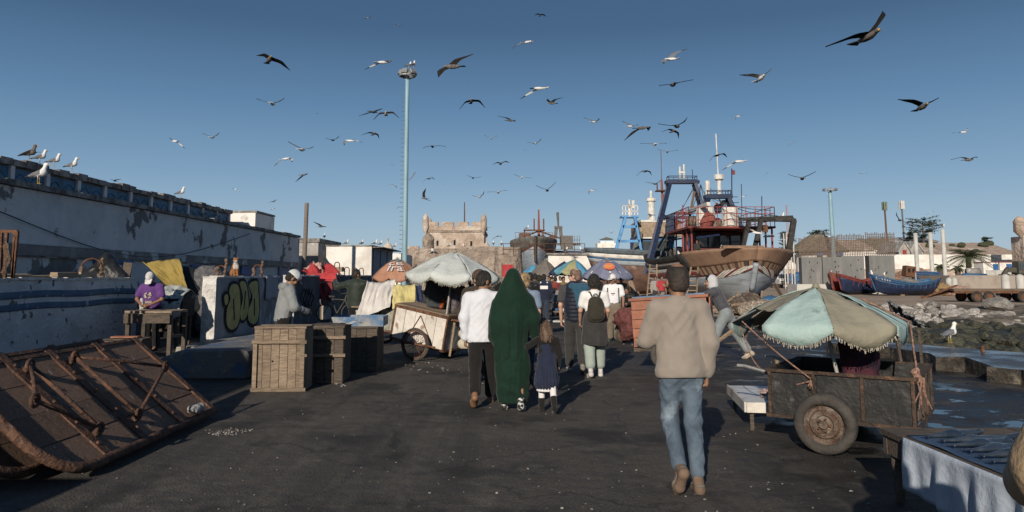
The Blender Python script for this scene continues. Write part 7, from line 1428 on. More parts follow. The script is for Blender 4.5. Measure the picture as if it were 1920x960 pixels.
        if collar is not None: 
            k = SD()
            for i in range(14): a = 2*PI*i/14; a2 = 2*PI*(i+1)/14; p = lambda a_: h.T(.068*math.cos(a_), -.006+.066*math.sin(a_), 1.462+.014*math.sin(a_)*-1); c(k, p(a), p(a2), .016, .016, .01)
            k.build('collar', collar, o, h.vox)
        if cuff and sleeve == 'long':
            for sh, el, wr, cu in h.arm:
                k = SD(); e2 = el+(wr-el)*.90; c(k, e2, el+(wr-el)*1.0, .036+g*.7+loose*.2, .036+g*.7+loose*.2, .01); k.build('cuff', mat, o, h.vox)
        return o
    def trousers(h, mat, g=.014, loose=.0, length=1.0, name='trousers', amp=.006, seed=4, waist=True, flare=0):
        k = SD(); c = h.cone; c(k, h.pel+V3(0, 0, -.04), h.T(0, 0, 1.0), .145*h.w+g, .135*h.w+g, .05, (h.fy, .74))
        for L in h.leg:
            an = L[1]+(L[2]-L[1])*(.93*length); c(k, L[0], L[1], .082+g+loose*.6, .058+g+loose, .04); c(k, L[1], an, .056+g+loose, .046+g+loose+flare, .03)
        c(k, h.leg[0][0]+V3(0, 0, .02), h.leg[1][0]+V3(0, 0, .02), .085+g, .085+g, .05)
        return k.build(name, mat, h.t, h.vox, folds(amp*h.s, 10, seed, (1, 1, 1.3)))
    def shoes(h, mat, sole=DSOLE, tall=0, g=0, name='shoe'):
        for L in h.leg:
            k = SD(); hip, kn, an, heel, ball, toe = L; up = (an-heel); up = up/np.linalg.norm(up); n = np.cross(toe-heel, V3(1, 0, 0)); n /= np.linalg.norm(n)
            h.cone(k, heel+n*.03, ball+n*.026, .038+g, .042+g, .02); h.cone(k, ball+n*.024, toe+n*.012, .042+g, .026+g, .02); h.cone(k, heel+n*.03, an+(kn-an)*(.02+tall), .038+g, .045+g+.01*(tall > 0), .03)
            o = k.build(name, mat, h.t, h.vox*.8); k = SD(); h.cone(k, heel+n*-.004, ball+n*-.004, .043+g, .047+g, .02, (n, .32)); h.cone(k, ball-n*.004, toe-n*.006, .047+g, .03+g, .02, (n, .32)); k.build('sole', sole, o, h.vox*.8)
    def hair(h, style, mat):
        k = SD(); g = {'short': .008, 'stub': .004, 'curly': .026, 'long': .016, 'bun': .012, 'bob': .022}[style]
        if style in ('short', 'stub', 'curly', 'bun', 'bob', 'long'):
            h.hell(k, (0, -.010, .103), (.077+g, .099+g, .101+g)); h.hell(k, (0, -.05, .05), (.066+g, .055+g, .075+g*.6), .03)
            h.hell(k, (0, .115, .02), (.09, .085, .115), .01, True); h.hell(k, (0, .03, -.09), (.2, .12, .075), .01, True)
            if style in ('short', 'stub', 'curly'): h.hell(k, (0, -.06, -.075), (.09, .08, .075), .01, True)
            for sx in (-1, 1): h.hell(k, (sx*.09, .0, .045), (.02, .026, .036), .008, True)
        if style == 'stub': h.hell(k, (0, -.035, .205), (.056, .07, .040), .02, True)
        if style == 'long':
            for i in range(16):
                a = R(180+(-105+14*i)); x, y = math.sin(a), math.cos(a); p0 = h.hp(.075*x, -.01+.085*y, .10); p1 = h.hp(.095*x, -.02+.10*y, -.03); p2 = h.hp(.10*x+.01*math.sin(i*2), -.035+.09*y, -.15-.02*math.cos(i*1.7)); h.cone(k, p0, p1, .03, .028, .02); h.cone(k, p1, p2, .028, .014, .02)
        if style == 'bob': h.hell(k, (0, -.045, .04), (.095, .065, .075), .03)
        if style == 'bun':
            h.hell(k, (.01, -.115, .12), (.035, .03, .035), .02)
            for i in range(5): p = h.hp(.0, -.13, .12); q_ = h.hp(-.03+.02*i, -.15-.01*(i % 2), .16+.02*math.sin(i)); h.cone(k, p, q_, .012, .006, .01)
        amp = {'short': .003, 'stub': .001, 'curly': .016, 'long': .008, 'bun': .006, 'bob': .01}[style]*h.s
        return k.build('hair', mat, h.t, h.vox*.8, folds(amp, 34 if style != 'long' else 24, 3, (1, 1, 1 if style == 'curly' else .4)))
    def cap(h, mat, peak=None, back=0.0):
        k = SD(); h.hell(k, (0, -.008, .115), (.086, .108, .103)); h.hell(k, (0, 0, -.04), (.2, .2, .125), .008, True); o = k.build('cap', mat, h.t, h.vox*.8)
        k = SD(); Hn = h.Hd @ V3(0, .35, 1); h.cone(k, h.hp(-.035, .09, .10), h.hp(-.03, .155, .082), .045, .03, .02, (Hn, .2)); h.cone(k, h.hp(.035, .09, .10), h.hp(.03, .155, .082), .045, .03, .02, (Hn, .2)); h.cone(k, h.hp(-.03, .155, .082), h.hp(.03, .155, .082), .03, .03, .02, (Hn, .25)); k.build('peak', peak or mat, o, h.vox*.7); return o
    def patch(h, name, mat, pts, parent, n=1):
        """small flat print or strap lying over the clothing: points in upper body coordinates"""
        P = [Vector(h.P(h.T(*p))) for p in pts]; MB().add(P, [tuple(range(len(P)))]).build(name, mat, parent, w=False, fixn=False, thick=.004)
def ppos(u, v=None, Y=None):
    p = gnd(u, v) if Y is None else at(u, 519, Y); return (p.x, p.y, 0)
WALKR = ((-14, 14, 26), (16, 6, -6)); WALKL = ((16, 6, -6), (-14, 14, 26)); STAND = ((2, 3, 0), (-2, 3, 0))
# ---- bald man in the beige sweater
BEI = cloth('beige_sweatshirt', (.275, .238, .205), .9, bump=.10, bscale=120); JEANS = M('faded_jeans', (.10, .135, .18), (.05, .07, .098), scale=5, lo=.4, hi=.68, c3=(.22, .28, .33), s3=2.6, lo3=.6, hi3=.72, rough=.9, bump=.15, bscale=90); BSHOE = M('brown_suede', (.17, .115, .08), (.11, .075, .055), rough=.85)
h = Human('bald man in beige sweatshirt and faded jeans walking away, right foreground', ppos(1281, 914), 4, 1.745, ((8, 46, 58), (-7, 3, 6)), ((20, 13, 62, 40, 6), (-12, 9, 24, 45, 4)), lean=2, head=(3, 2), skin=SK2, vox=.0095, w=1.02, hs=1.08, spread=-.055)
o = h.top(BEI, hem=.865, g=.019, loose=.009, flare=.034, amp=.014, f=7, name='sweatshirt', collar=BEI, seed=5); h.trousers(JEANS, g=.006, loose=.006, amp=.014); h.shoes(BSHOE, M('grey_sole', (.16, .14, .12), rough=.9)); h.hair('stub', HSTB)
# ---- white shirt man
WSH = cloth('white_shirt', (.60, .61, .66), .93, bump=.12, bscale=20); BLKC = cloth('black_cotton', (.016, .015, .015), .7); BRSH = M('tan_leather', (.22, .115, .06), (.15, .08, .045), rough=.55)
h = Human('man in untucked white shirt and black trousers walking beside the green robed woman', ppos(905, 757), 3, 1.76, ((-16, 26, 42), (14, 6, -4)), ((-10, 10, 14), (6, 8, 20)), lean=2, head=(-52, 12), skin=SK2, vox=.0115, w=1.06)
h.top(WSH, hem=.83, g=.02, loose=.016, flare=.026, amp=.018, f=7.5, collar=WSH, seed=8); h.trousers(BLKC, g=.016, loose=.012); h.shoes(BRSH, M('tan_sole', (.3, .2, .13), rough=.8)); h.hair('short', HBLK)
# ---- man in dark brown jacket behind him
BRJ = cloth('dark_brown_jacket', (.055, .042, .03), .7); DJN = cloth('dark_jeans', (.03, .045, .075), .65); 
h = Human('curly haired man in dark brown jacket with tan strap, behind the white shirted man', ppos(897, 712), 6, 1.78, ((-16, 24, 40), (14, 6, -4)), ((-4, 10, 16), (6, 10, 16)), head=(38, 0), skin=SK3, vox=.014, w=1.08)
o = h.top(BRJ, hem=.86, g=.024, loose=.012, name='jacket', collar=BRJ); h.trousers(DJN); h.shoes(M('brown_sneaker', (.12, .08, .06), rough=.8), SOLE); h.hair('curly', HBRN); k = SD()
pp = [h.T(-.06, -.125, 1.44), h.T(.0, -.155, 1.35), h.T(.09, -.155, 1.2), h.T(.17, -.10, 1.02)]
for a, b in zip(pp[:-1], pp[1:]): h.cone(k, a, b, .018, .018, .01)
k.build('strap', cloth('tan_strap', (.36, .22, .12)), o, .012)
# ---- woman in the dark green robe
GRN = M('dark_green_cloth', (.0055, .025, .0145), (.004, .017, .010), scale=5, lo=.35, hi=.7, rough=.85, bump=.1, bscale=26, spec=.2, sheen=.1)
h = Human('woman in a long dark green robe and veil, seen from behind', ppos(962, 768), -2, 1.72, ((5, 4, 0), (-3, 12, 20)), ((-2, 12, 20), ('ik', (.30, .02, .88), (.6, -.6, -.5), 35)), head=(-6, 2), skin=SK1, vox=.0115)
def robe_fold(nf, a0, z0, z1, seed):
    def d(P):
        q = P.copy(); r = np.hypot(P[:, 0], P[:, 1])+1e-6; th = np.arctan2(P[:, 0], -P[:, 1]); w_ = np.clip((z0-P[:, 2])/(z0-z1), 0, 1); rr = a0*w_*(np.sin(th*nf+3.2*fbm(P*2.0, seed, 2))+.5*np.sin(th*nf*2.3+seed+2*fbm(P*3, seed+1, 2)))*(.6+.6*vnoise(P*3.1, seed+3))+.004*fbm(P*12, seed+4, 2)
        q[:, 0] += P[:, 0]/r*rr; q[:, 1] += P[:, 1]/r*rr; return q
    return d
k = SD(); c = h.cone
h.hell(k, (0, -.012, .105), (.098, .118, .118)); h.hell(k, (0, -.02, .02), (.105, .11, .11), .05); c(k, h.T(0, -.02, 1.44), h.T(0, -.02, 1.54), .125, .105, .06, (h.fy, .85)); c(k, h.T(-.10, -.01, 1.32), h.T(.10, -.01, 1.32), .095, .095, .14); c(k, h.T(0, -.015, 1.50), h.T(-.02, -.01, 1.12), .125, .215, .10, (h.fy, .76)); c(k, h.T(-.05, -.01, 1.10), h.T(0, -.01, 1.36), .215, .19, .12, (h.fy, .72)); c(k, h.T(-.01, -.02, .66), h.T(-.03, -.01, 1.12), .222, .225, .08, (h.fy, .72))
sh, el, wr, cu = h.arm[1]; c(k, sh+(el-sh)*.25, el, .075, .085, .10); c(k, el, wr, .08, .055, .05); sh, el, wr, cu = h.arm[0]; c(k, sh+(wr-sh)*.2, wr, .075, .10, .10)
h.hell(k, (0, .13, .03), (.062, .07, .09), .01, True)
h.cut(k, .53, .12); k.build('veil', GRN, h.t, .0115, robe_fold(9, .016, 1.45, .75, 2))
k = SD(); c(k, V3(-.005, 0, .22), V3(-.005, 0, .55), .20, .225, .05, (V3(0, 1, 0), .78)); c(k, V3(0, 0, .5), V3(0, 0, .95), .225, .20, .05, (V3(0, 1, 0), .75))
def hz_fold(P):
    q = robe_fold(7, .010, .9, .15, 7)(P); w_ = np.clip((.7-P[:, 2])/.5, 0, 1); y = .012*w_*np.sin(P[:, 2]*34+P[:, 0]*14+2*fbm(P*5, 3, 2)); q[:, 1] -= y; q[:, 0] += y*.4; return q
c(k, V3(0, 0, .1), V3(0, 0, .3), .19, .2, .05, (V3(0, 1, 0), .8)); k.cone((0, 0, -1.2), (0, 0, -.79), .9, .9, .01, None, True); k.build('skirt', GRN, h.t, .0115, hz_fold); h.shoes(M('black_white_trainer', (.02, .02, .02), (.6, .6, .6), scale=16, lo=.5, hi=.54, rough=.7, bump=.1), BWHT)
# ---- little girl
NVYC = cloth('navy_pleated_wool', (.022, .028, .055), .7); WTI = cloth('white_tights', (.68, .66, .66), .93)
h = Human('little girl with long brown hair in navy pleated dress and white tights', ppos(1026, 772), 3, 1.10, ((8, 6, 0), (-14, 22, 34)), (('ik', (-.21, .04, 1.30), (-.6, -.4, -.5), 30), (4, 14, 18)), head=(-18, 4), skin=SK3, vox=.009, w=1.05, child=True)
h.top(BLKC, hem=.9, g=.016, name='shirt'); k = SD(); c = h.cone; c(k, h.T(0, 0, .60), h.T(0, 0, 1.02), .25, .19, .04, (h.fy, .9)); c(k, h.T(0, 0, 1.0), h.T(0, 0, 1.36), .172, .165, .05, (h.fy, .72)); c(k, h.T(-.10, 0, 1.4), h.T(.10, 0, 1.4), .075, .075, .04)
h.cut(k, .47); k.build('pleated_dress', NVYC, h.t, .008, robe_fold(20, .010, 1.1, .5, 3)); h.trousers(WTI, g=.012, name='tights', amp=.002); h.shoes(BLKC, DSOLE, tall=.35, g=.012, name='boot'); h.hair('long', HBRN)
k = SD(); c(k, h.T(0, 0, .44), h.T(0, 0, .60), .2, .2, .02, (h.fy, .85)); h.cut(k, .42); k.build('white_petticoat', WTI, h.t, .01, robe_fold(16, .012, .8, .5, 6))
# ---- bald man in quilted waistcoat
NQ = cloth('navy_quilted_nylon', (.014, .018, .032), .7, rough=.5); CHAR = cloth('charcoal_trousers', (.045, .043, .042), .72); TEAL = cloth('teal_pullover', (.035, .095, .15), .75)
h = Human('balding man in sunglasses with navy quilted waistcoat and teal pullover over his shoulders', ppos(1080, 697), -4, 1.82, ((12, 6, -2), (-14, 18, 30)), ((2, 10, 12), (8, 12, 40)), head=(62, 0), skin=SK3, vox=.0125, w=1.12)
def quilt(P): q = folds(.004, 9, 2)(P); r = np.hypot(P[:, 0], P[:, 1])+1e-6; e = .010*np.abs(np.sin(P[:, 2]*46))*(P[:, 2] > .9); q[:, 0] += P[:, 0]/r*e; q[:, 1] += P[:, 1]/r*e; return q
h.top(cloth('grey_tshirt', (.06, .06, .062)), 'short', hem=.95, g=.016, name='tshirt'); k = SD(); c = h.cone; c(k, h.T(0, 0, .93), h.T(0, 0, 1.15), .19, .185, .05, (h.fy, .76)); c(k, h.T(0, 0, 1.12), h.T(0, 0, 1.36), .185, .195, .05, (h.fy, .72)); c(k, h.T(-.09, 0, 1.4), h.T(.09, 0, 1.4), .085, .085, .04); k.build('quilted_waistcoat', NQ, h.t, .010, quilt)
k = SD(); c(k, h.T(-.05, -.06, 1.44), h.T(.17, -.05, 1.42), .075, .085, .05); c(k, h.T(.06, -.135, 1.38), h.T(.09, -.15, 1.12), .10, .075, .05, (h.fy, .4)); c(k, h.T(.15, -.08, 1.40), h.T(.19, -.09, 1.2), .08, .06, .05); k.build('pullover', TEAL, h.t, .012, folds(.010, 10, 5))
k = SD(); c(k, h.T(-.04, .0, 1.46), h.T(.04, .0, 1.46), .085, .085, .02); k.build('scarf', cloth('grey_scarf', (.3, .3, .31)), h.t, .012, folds(.012, 16, 5)); h.trousers(CHAR, loose=.012); h.shoes(M('grey_shoe', (.2, .18, .16), rough=.8), SOLE); h.hair('stub', M('brown_stubble_hair', (.11, .07, .05), (.2, .13, .1), scale=9, rough=.7))
k = SD(); c(k, h.hp(-.05, .10, .078), h.hp(.05, .10, .078), .014, .014, .004); c(k, h.hp(-.06, .09, .08), h.hp(-.085, -.02, .078), .006, .005, .004); c(k, h.hp(.06, .09, .08), h.hp(.085, -.02, .078), .006, .005, .004); k.build('sunglasses', BLKC, h.t, .006)
# ---- woman with the backpack
WTOP = cloth('white_blouse', (.72, .71, .70), .93); MINT = cloth('mint_trousers', (.32, .37, .33), .85); OLB = cloth('olive_backpack', (.042, .038, .028), .7)
h = Human('short haired woman in white top with olive backpack and mint trousers', ppos(1116, 706), 1, 1.68, ((-8, 14, 20), (10, 6, 0)), ((10, 12, 30), (6, 12, 34)), head=(-8, 4), skin=SK3, vox=.0125)
h.top(WTOP, 'short', hem=.98, g=.014, amp=.006); h.trousers(MINT, g=.018, loose=.022, length=.86); h.shoes(M('white_canvas_shoe', (.55, .52, .5), rough=.85), SOLE); h.hair('bob', HBLK)
k = SD(); c = h.cone; c(k, h.T(0, -.01, .60), h.T(0, 0, .95), .235, .205, .04, (h.fy, .92)); c(k, h.T(0, 0, .93), h.T(0, 0, 1.05), .195, .18, .04, (h.fy, .8)); h.cut(k, .55, .08); k.build('tied_jumper', CHAR, h.t, .012, robe_fold(7, .010, 1.0, .6, 4))
k = SD(); c(k, h.T(-.05, -.185, 1.05), h.T(-.03, -.18, 1.28), .115, .10, .04, (h.fy, .7)); c(k, h.T(.05, -.185, 1.05), h.T(.03, -.18, 1.28), .115, .10, .04, (h.fy, .7)); o = k.build('backpack', OLB, h.t, .011, folds(.006, 10, 3)); k = SD(); c(k, h.T(-.05, -.26, 1.04), h.T(.05, -.26, 1.04), .06, .06, .02, (h.fy, .5)); k.build('front_pocket', OLB, o, .011)
for sx in (-1, 1): MB().tube([h.P(h.T(sx*.05, -.16, 1.36)), h.P(h.T(sx*.09, -.10, 1.46)), h.P(h.T(sx*.13, .02, 1.45)), h.P(h.T(sx*.15, .10, 1.3))], .014, 6).build('strap', OLB, o, w=False, smooth=True)
MB().tube([h.P(h.T(.04*math.cos(a), -.17, 1.39+.04*math.sin(a))) for a in [PI*i/8 for i in range(9)]], .008, 5).build('grab_handle', OLB, o, w=False)
# ---- white capped man facing us
h = Human('man in white cap, white printed t-shirt and green rubber boots facing the camera', ppos(1151, 640), 172, 1.74, ((4, 4, 0), (-6, 6, 0)), ((2, 14, 22), (-4, 12, 14)), head=(-28, 4), skin=SK2, vox=.014, w=1.05)
o = h.top(cloth('white_tshirt', (.72, .72, .74), .94), 'short', hem=.90, g=.018, loose=.012, name='tshirt'); h.trousers(cloth('khaki_trousers', (.20, .165, .125), .75), loose=.028, g=.02); h.shoes(M('green_rubber', (.035, .07, .045), rough=.35), DSOLE, tall=.55, g=.018, name='boot'); h.cap(M('white_cap', (.66, .65, .64), rough=.9)); h.hair('stub', HBLK)
h.patch('red_print', REDT, [(-.03, .128, 1.22), (.035, .128, 1.22), (.03, .125, 1.16), (-.025, .125, 1.16)], o); h.patch('print_lettering', BLKC, [(-.05, .130, 1.26), (.06, .130, 1.26), (.06, .130, 1.24), (-.05, .130, 1.24)], o)
for sx in (-1, 1): h.patch('navy_stripe', NVYC, [(sx*.13, .107, 1.40), (sx*.155, .095, 1.40), (sx*.165, .092, 1.0), (sx*.14, .1, 1.0)], o)
# ---- hooded man pushing the orange chest
GHD = cloth('slate_hoodie', (.075, .075, .088), .78); LHD = cloth('pale_grey_hood', (.48, .48, .50), .92); PJN = cloth('pale_jeans', (.24, .27, .28), .8)
h = Human('young man in slate jacket with pale hood leaning on the orange chest', ppos(1364, 672), 66, 1.80, ((26, 10, 0), (-24, 8, 30)), (('ik', (-.10, .74, 1.18), (-.6, -.3, -.6), 40), ('ik', (.05, .80, 1.16), (.5, -.3, -.6), 40)), lean=26, head=(8, -18), skin=SK1, vox=.013)
o = h.top(GHD, hem=.88, g=.024, loose=.014, name='jacket', amp=.010); h.trousers(PJN, loose=.02, g=.018); h.shoes(M('beige_trainer', (.36, .3, .23), rough=.8), SOLE); h.hair('short', HBLK); k = SD(); c = h.cone; h.hell(k, (0, -.03, .085), (.105, .115, .125)); h.hell(k, (0, -.03, -.02), (.11, .11, .08), .05); h.hell(k, (0, .12, .06), (.10, .10, .15), .02, True); k.build('hood', LHD, h.t, .012, folds(.006, 9, 4))
# ---- man with white panel on the jacket
h = Human('man in navy jacket with white back panel and jeans walking away in the lane', ppos(1020, 606), 0, 1.76, WALKL, ((-2, 12, 30), (4, 12, 30)), skin=SK2, vox=.018, w=1.1)
o = h.top(NVYC, hem=.86, g=.03, loose=.02, name='jacket'); h.trousers(DJN); h.shoes(BLKC, SOLE); h.hair('short', HBLK); h.patch('white_panel', WTOP, [(-.14, -.155, 1.34), (.14, -.155, 1.34), (.14, -.16, 1.22), (-.14, -.16, 1.22)], o); k = SD(); h.cone(k, h.T(-.11, -.05, 1.43), h.T(.11, -.05, 1.43), .06, .06); k.build('pale_hood', WTOP, o, .018)
# ---- blond woman hidden behind the robed woman
h = Human('blond woman with a bun in blue t-shirt, half hidden by the green robe', ppos(984, None, 12.2), -6, 1.72, WALKL, ((4, 8, 10), (-2, 9, 8)), head=(4, 0), skin=SK3, vox=.014); h.top(cloth('blue_grey_tshirt', (.19, .24, .33)), 'short', hem=.92, name='tshirt'); h.trousers(DJN); h.shoes(BLKC); h.hair('bun', HBLD)
# ---- lane crowd
LEA = cloth('black_leather', (.018, .018, .019), .7, rough=.4)
def simple(label, pos, yaw, H, top, bot, hair=HBLK, style='short', legs=WALKR, arms=((-2, 10, 20), (4, 10, 20)), vox=.022, name='jacket', shoe=None, **kw):
    h = Human(label, pos, yaw, H, legs, arms, vox=vox, skin=kw.pop('skin', SK2), **{k_: v for k_, v in kw.items() if k_ in ('lean', 'side', 'head', 'root', 'w', 'group', 'spread', 'twist')})
    h.top(top, kw.get('sleeve', 'long'), hem=kw.get('hem', .88), g=.022, loose=.01, name=name); h.trousers(bot, loose=.012); h.shoes(shoe or BLKC)
    if style: h.hair(style, hair)
    return h
simple('person in shiny black leather jacket and blue jeans in the lane', ppos(994, None, 21), -4, 1.78, LEA, DJN, shoe=SOLE); simple('person in dark grey shirt ahead of the black leather jacket', ppos(1003, None, 27.5), 0, 1.78, CHAR, DJN, legs=WALKL); simple('dark haired person in black, left of the white panelled jacket', ppos(1011, None, 30), 25, 1.72, BLKC, DJN, style='bob'); simple('person in black standing under the brown grey parasol', ppos(1030, None, 39), 160, 1.70, BLKC, CHAR, legs=STAND)
simple('vendor in grey shirt and tan trousers bending over the blue parasol stall', ppos(1068, None, 28.8), 60, 1.72, cloth('grey_shirt', (.20, .20, .21)), cloth('tan_trousers', (.36, .27, .18)), lean=70, legs=((14, 8, 0), (8, 10, 0)), arms=(('ik', (-.12, .62, .55), (-.5, -.2, .3)), ('ik', (.14, .66, .5), (.5, -.2, .3)))); simple('vendor in ochre top standing under the blue parasol', ppos(1056, None, 34), 200, 1.68, cloth('ochre_top', (.2, .14, .06)), BLKC, legs=STAND); simple('vendor in olive jacket under the violet parasol behind the quilted waistcoat', ppos(1103, None, 30.5), 170, 1.70, cloth('olive_jacket', (.09, .085, .05)), CHAR, legs=STAND)
simple('man in black jacket sitting on the timber right of the white capped man', at(1178, 519, 27.5)[:2]+(0,) if False else (at(1178, 519, 27.5).x, 27.5, 0), 150, 1.74, LEA, BLKC, legs=((84, 86, 0), (80, 82, 0)), root=.52, lean=12, arms=(('ik', (-.12, .36, .72), (-.6, -.3, -.4)), ('ik', (.12, .36, .72), (.6, -.3, -.4)))); simple('worker in red waistcoat beside the ladder at the boats', (at(1240, 519, 37).x, 37, 0), 200, 1.74, REDT, DJN, legs=STAND, sleeve='short', vox=.026)
p = at(1308, 490, 44.5); simple('worker in dark shirt standing on the trawler deck by the red doors', (p.x, 44.5, 2.28), 150, 1.6, CHAR, BLKC, legs=STAND, vox=.026, arms=(('ik', (-.35, .4, 1.5),), (4, 10, 20))); simple('person in striped jumper near the ladder under the striped boat', (at(1229, 519, 39).x, 39, 0), 180, 1.72, cloth('grey_stripe', (.3, .28, .26)), CHAR, legs=STAND, vox=.026)
for i_, (u_, Y_, yw, tp, bt, lab) in enumerate(((1041, 33, 20, cloth('faded_red_top', (.22, .05, .045)), DJN, 'person in faded red top between the white panelled jacket and the blue parasol'), (1050, 42, 190, WTOP, CHAR, 'person in pale top far down the lane under the navy parasol'), (1089, 36, 170, cloth('dark_blue_top', (.03, .05, .11)), BLKC, 'vendor in dark blue standing behind the blue parasol stall'), (1120, 33, 200, BLKC, CHAR, 'person in black standing behind the short haired woman under the violet parasol'), (1165, 31, 150, cloth('olive_drab', (.10, .095, .06)), CHAR, 'man in olive standing at the right rim of the violet parasol'), (977, 44, 10, CHAR, DJN, 'far person in charcoal below the red banner'), (1035, 50, 0, cloth('tan_coat', (.25, .19, .12)), CHAR, 'far person in tan coat behind the brown grey parasol'), (930, 38, 20, BLKC, CHAR, 'person in black glimpsed between the white parasol and the white shirted man'))): simple(lab, (at(u_, 519, Y_).x, Y_, 0), yw, 1.68+.02*(i_ % 4), tp, bt, legs=STAND, vox=.028)
# ---- green puffer jacket by the far stall wall
h = Human('man in dark green quilted jacket with his back to us, arm on the stall wall', (at(668, 519, 19.4).x, 19.4, 0), -8, 1.86, STAND, (('ik', (-.62, .22, 1.46), (-.2, -.5, -.5)), (16, 12, 60)), head=(-38, 0), skin=SK2, vox=.016, w=1.12); h.top(cloth('dark_green_nylon', (.028, .038, .030), .7, rough=.5), hem=.84, g=.03, loose=.02, name='quilted_jacket', amp=.004); h.trousers(BLKC); h.shoes(BLKC); h.hair('short', HBLK)
# ---- hooded vendor at the crates
GRH = cloth('heather_grey_hoodie', (.235, .245, .25), .85)
h = Human('vendor in heather grey hoodie and white blue cap working behind the tall crate', (at(533, 519, 12.75).x, 12.75, 0), -62, 1.80, STAND, (('ik', (-.04, .36, 1.05), (-.6, -.5, -.4), 45), ('ik', (.14, .34, 1.06), (.6, -.5, -.4), 45)), lean=8, head=(-4, 26), skin=SK2, vox=.0125, w=1.05)
o = h.top(GRH, hem=.90, g=.024, loose=.02, name='hoodie', amp=.010, seed=9); h.trousers(BLKC, loose=.01); h.shoes(BLKC); h.hair('short', HBLK); co = h.cap(M('white_cap2', (.64, .66, .68), rough=.9), M('navy_peak', (.02, .03, .06), rough=.8))
k = SD(); h.cone(k, h.T(-.08, -.08, 1.46), h.T(.08, -.08, 1.46), .07, .07, .04); k.build('folded_hood', GRH, o, .0125, folds(.006, 12, 2))
for r_, (txt, sz) in enumerate((('BARBAR', .042), ('SSO', .05), ('350', .05))):                     # block letters across the chest
    Vt, Ft = text_mesh(txt, sz); z0 = 1.295-.058*r_; g = MB(); g.add([h.P(h.T(-v.x*1.0-.0, .148-.55*v.x*v.x, z0+v.y)) for v in Vt], Ft); g.build('chest_lettering', WTOP, o, w=False, fixn=False, thick=.003)
h.patch('cap_badge', M('badge_red', (.3, .08, .1), (.6, .6, .65), scale=40, rough=.8), [tuple(np.linalg.solve(h.Q, h.hp(x, .088+dy, z)-h.pel)+V3(0, 0, .93)) for x, dy, z in ((-.035, .018, .125), (.035, .018, .125), (.03, .0, .175), (-.03, .0, .175))], co)
for sx in (-1, 1): k = SD(); h.cone(k, h.leg[0 if sx < 0 else 1][0]+V3(sx*.095, 0, 0), h.leg[0 if sx < 0 else 1][1]+V3(sx*.072, 0, 0), .014, .014); k.build('red_side_stripe', REDT, h.t, .012)
# ---- purple shirted vendor
PUR = cloth('purple_tshirt', (.12, .05, .195), .8)
h = Human('vendor in purple printed t-shirt and white cap behind the cutting table', (at(289, 519, 17.35).x, 17.35, 0), 176, 1.80, STAND, (('ik', (-.10, .30, 1.02), (-.7, -.3, -.3), 40), ('ik', (.10, .32, 1.04), (.7, -.3, -.3), 40)), lean=10, head=(10, 30), skin=SK2, vox=.014, w=1.08)
o = h.top(PUR, 'short', hem=.92, g=.022, loose=.016, name='tshirt', amp=.009); h.trousers(BLKC); h.shoes(BLKC); h.hair('short', HBLK); h.cap(M('white_cap', (.66, .65, .64), rough=.9)); q = random.Random(2)
YP = M('pale_yellow_print', (.55, .52, .3), rough=.9)
for k_ in range(22):
    a, r_ = q.uniform(0, 2*PI), .085*math.sqrt(q.random()); x, z = r_*math.cos(a), 1.245+r_*.9*math.sin(a); s_ = q.uniform(.012, .022); y = .158-.6*x*x
    h.patch('shirt_print', YP, [(x-s_, y, z-s_*.5), (x+s_, y, z-s_*.3), (x+s_*.6, y, z+s_*.6), (x-s_*.5, y, z+s_*.5)], o)
for r_ in range(3): h.patch('print_lettering', YP, [(-.075, .155, 1.125-.03*r_), (.075, .155, 1.125-.03*r_), (.075, .155, 1.113-.03*r_), (-.075, .155, 1.113-.03*r_)], o)
# ---- two men sitting on the white cart, one standing behind it
SEAT = ((86, 84, 0), (82, 80, 0))
p = WC(.62, .55, .7); h = Human('man in dark grey jacket with orange lining sitting on the white cart, back to us', (p.x, p.y, 0), -25, 1.74, SEAT, ((10, 14, 40), (10, 14, 40)), lean=14, head=(-20, 8), skin=SK2, vox=.016, root=p.z+.09, w=1.1); o = h.top(cloth('dark_grey_jacket', (.05, .055, .058)), hem=.86, g=.03, loose=.02, name='jacket', amp=.010); h.trousers(BLKC); h.shoes(BLKC); h.hair('short', HBLK); k = SD(); h.cone(k, h.T(.16, -.05, .88), h.T(.18, -.02, 1.0), .05, .06); k.build('orange_lining', cloth('orange_lining', (.4, .09, .03)), o, .016)
p = WC(1.12, .42, .7); h = Human('man in maroon and grey jacket sitting on the white cart end, hands out', (p.x, p.y, 0), -72, 1.74, ((72, 58, 0), (64, 60, 0)), (('ik', (-.1, .52, 1.06), (-.4, -.6, -.5), 15), ('ik', (.12, .5, 1.02), (.4, -.6, -.5), 15)), lean=10, head=(0, 14), skin=SK2, vox=.015, root=p.z+.09, w=1.08); o = h.top(M('maroon_grey_nylon', (.06, .048, .056), (.10, .085, .095), scale=3, rough=.5, bump=.25, bscale=14), hem=.86, g=.03, loose=.016, name='jacket', amp=.010); h.trousers(cloth('olive_brown_trousers', (.075, .062, .045)), loose=.02); h.shoes(BLKC); h.hair('short', HBLK); k = SD(); h.cone(k, h.T(.06, .09, 1.0), h.T(.06, .115, 1.4), .05, .05); k.build('maroon_front', cloth('maroon', (.12, .02, .04)), o, .015)
simple('man in cream jumper and tan trousers standing behind the white cart, head under the parasol', (at(884, 519, 16.9).x, 16.9, 0), 20, 1.70, cloth('cream_jumper', (.48, .46, .40)), cloth('tan_trousers', (.36, .27, .18)), legs=STAND, vox=.016, name='jumper', hem=.96)
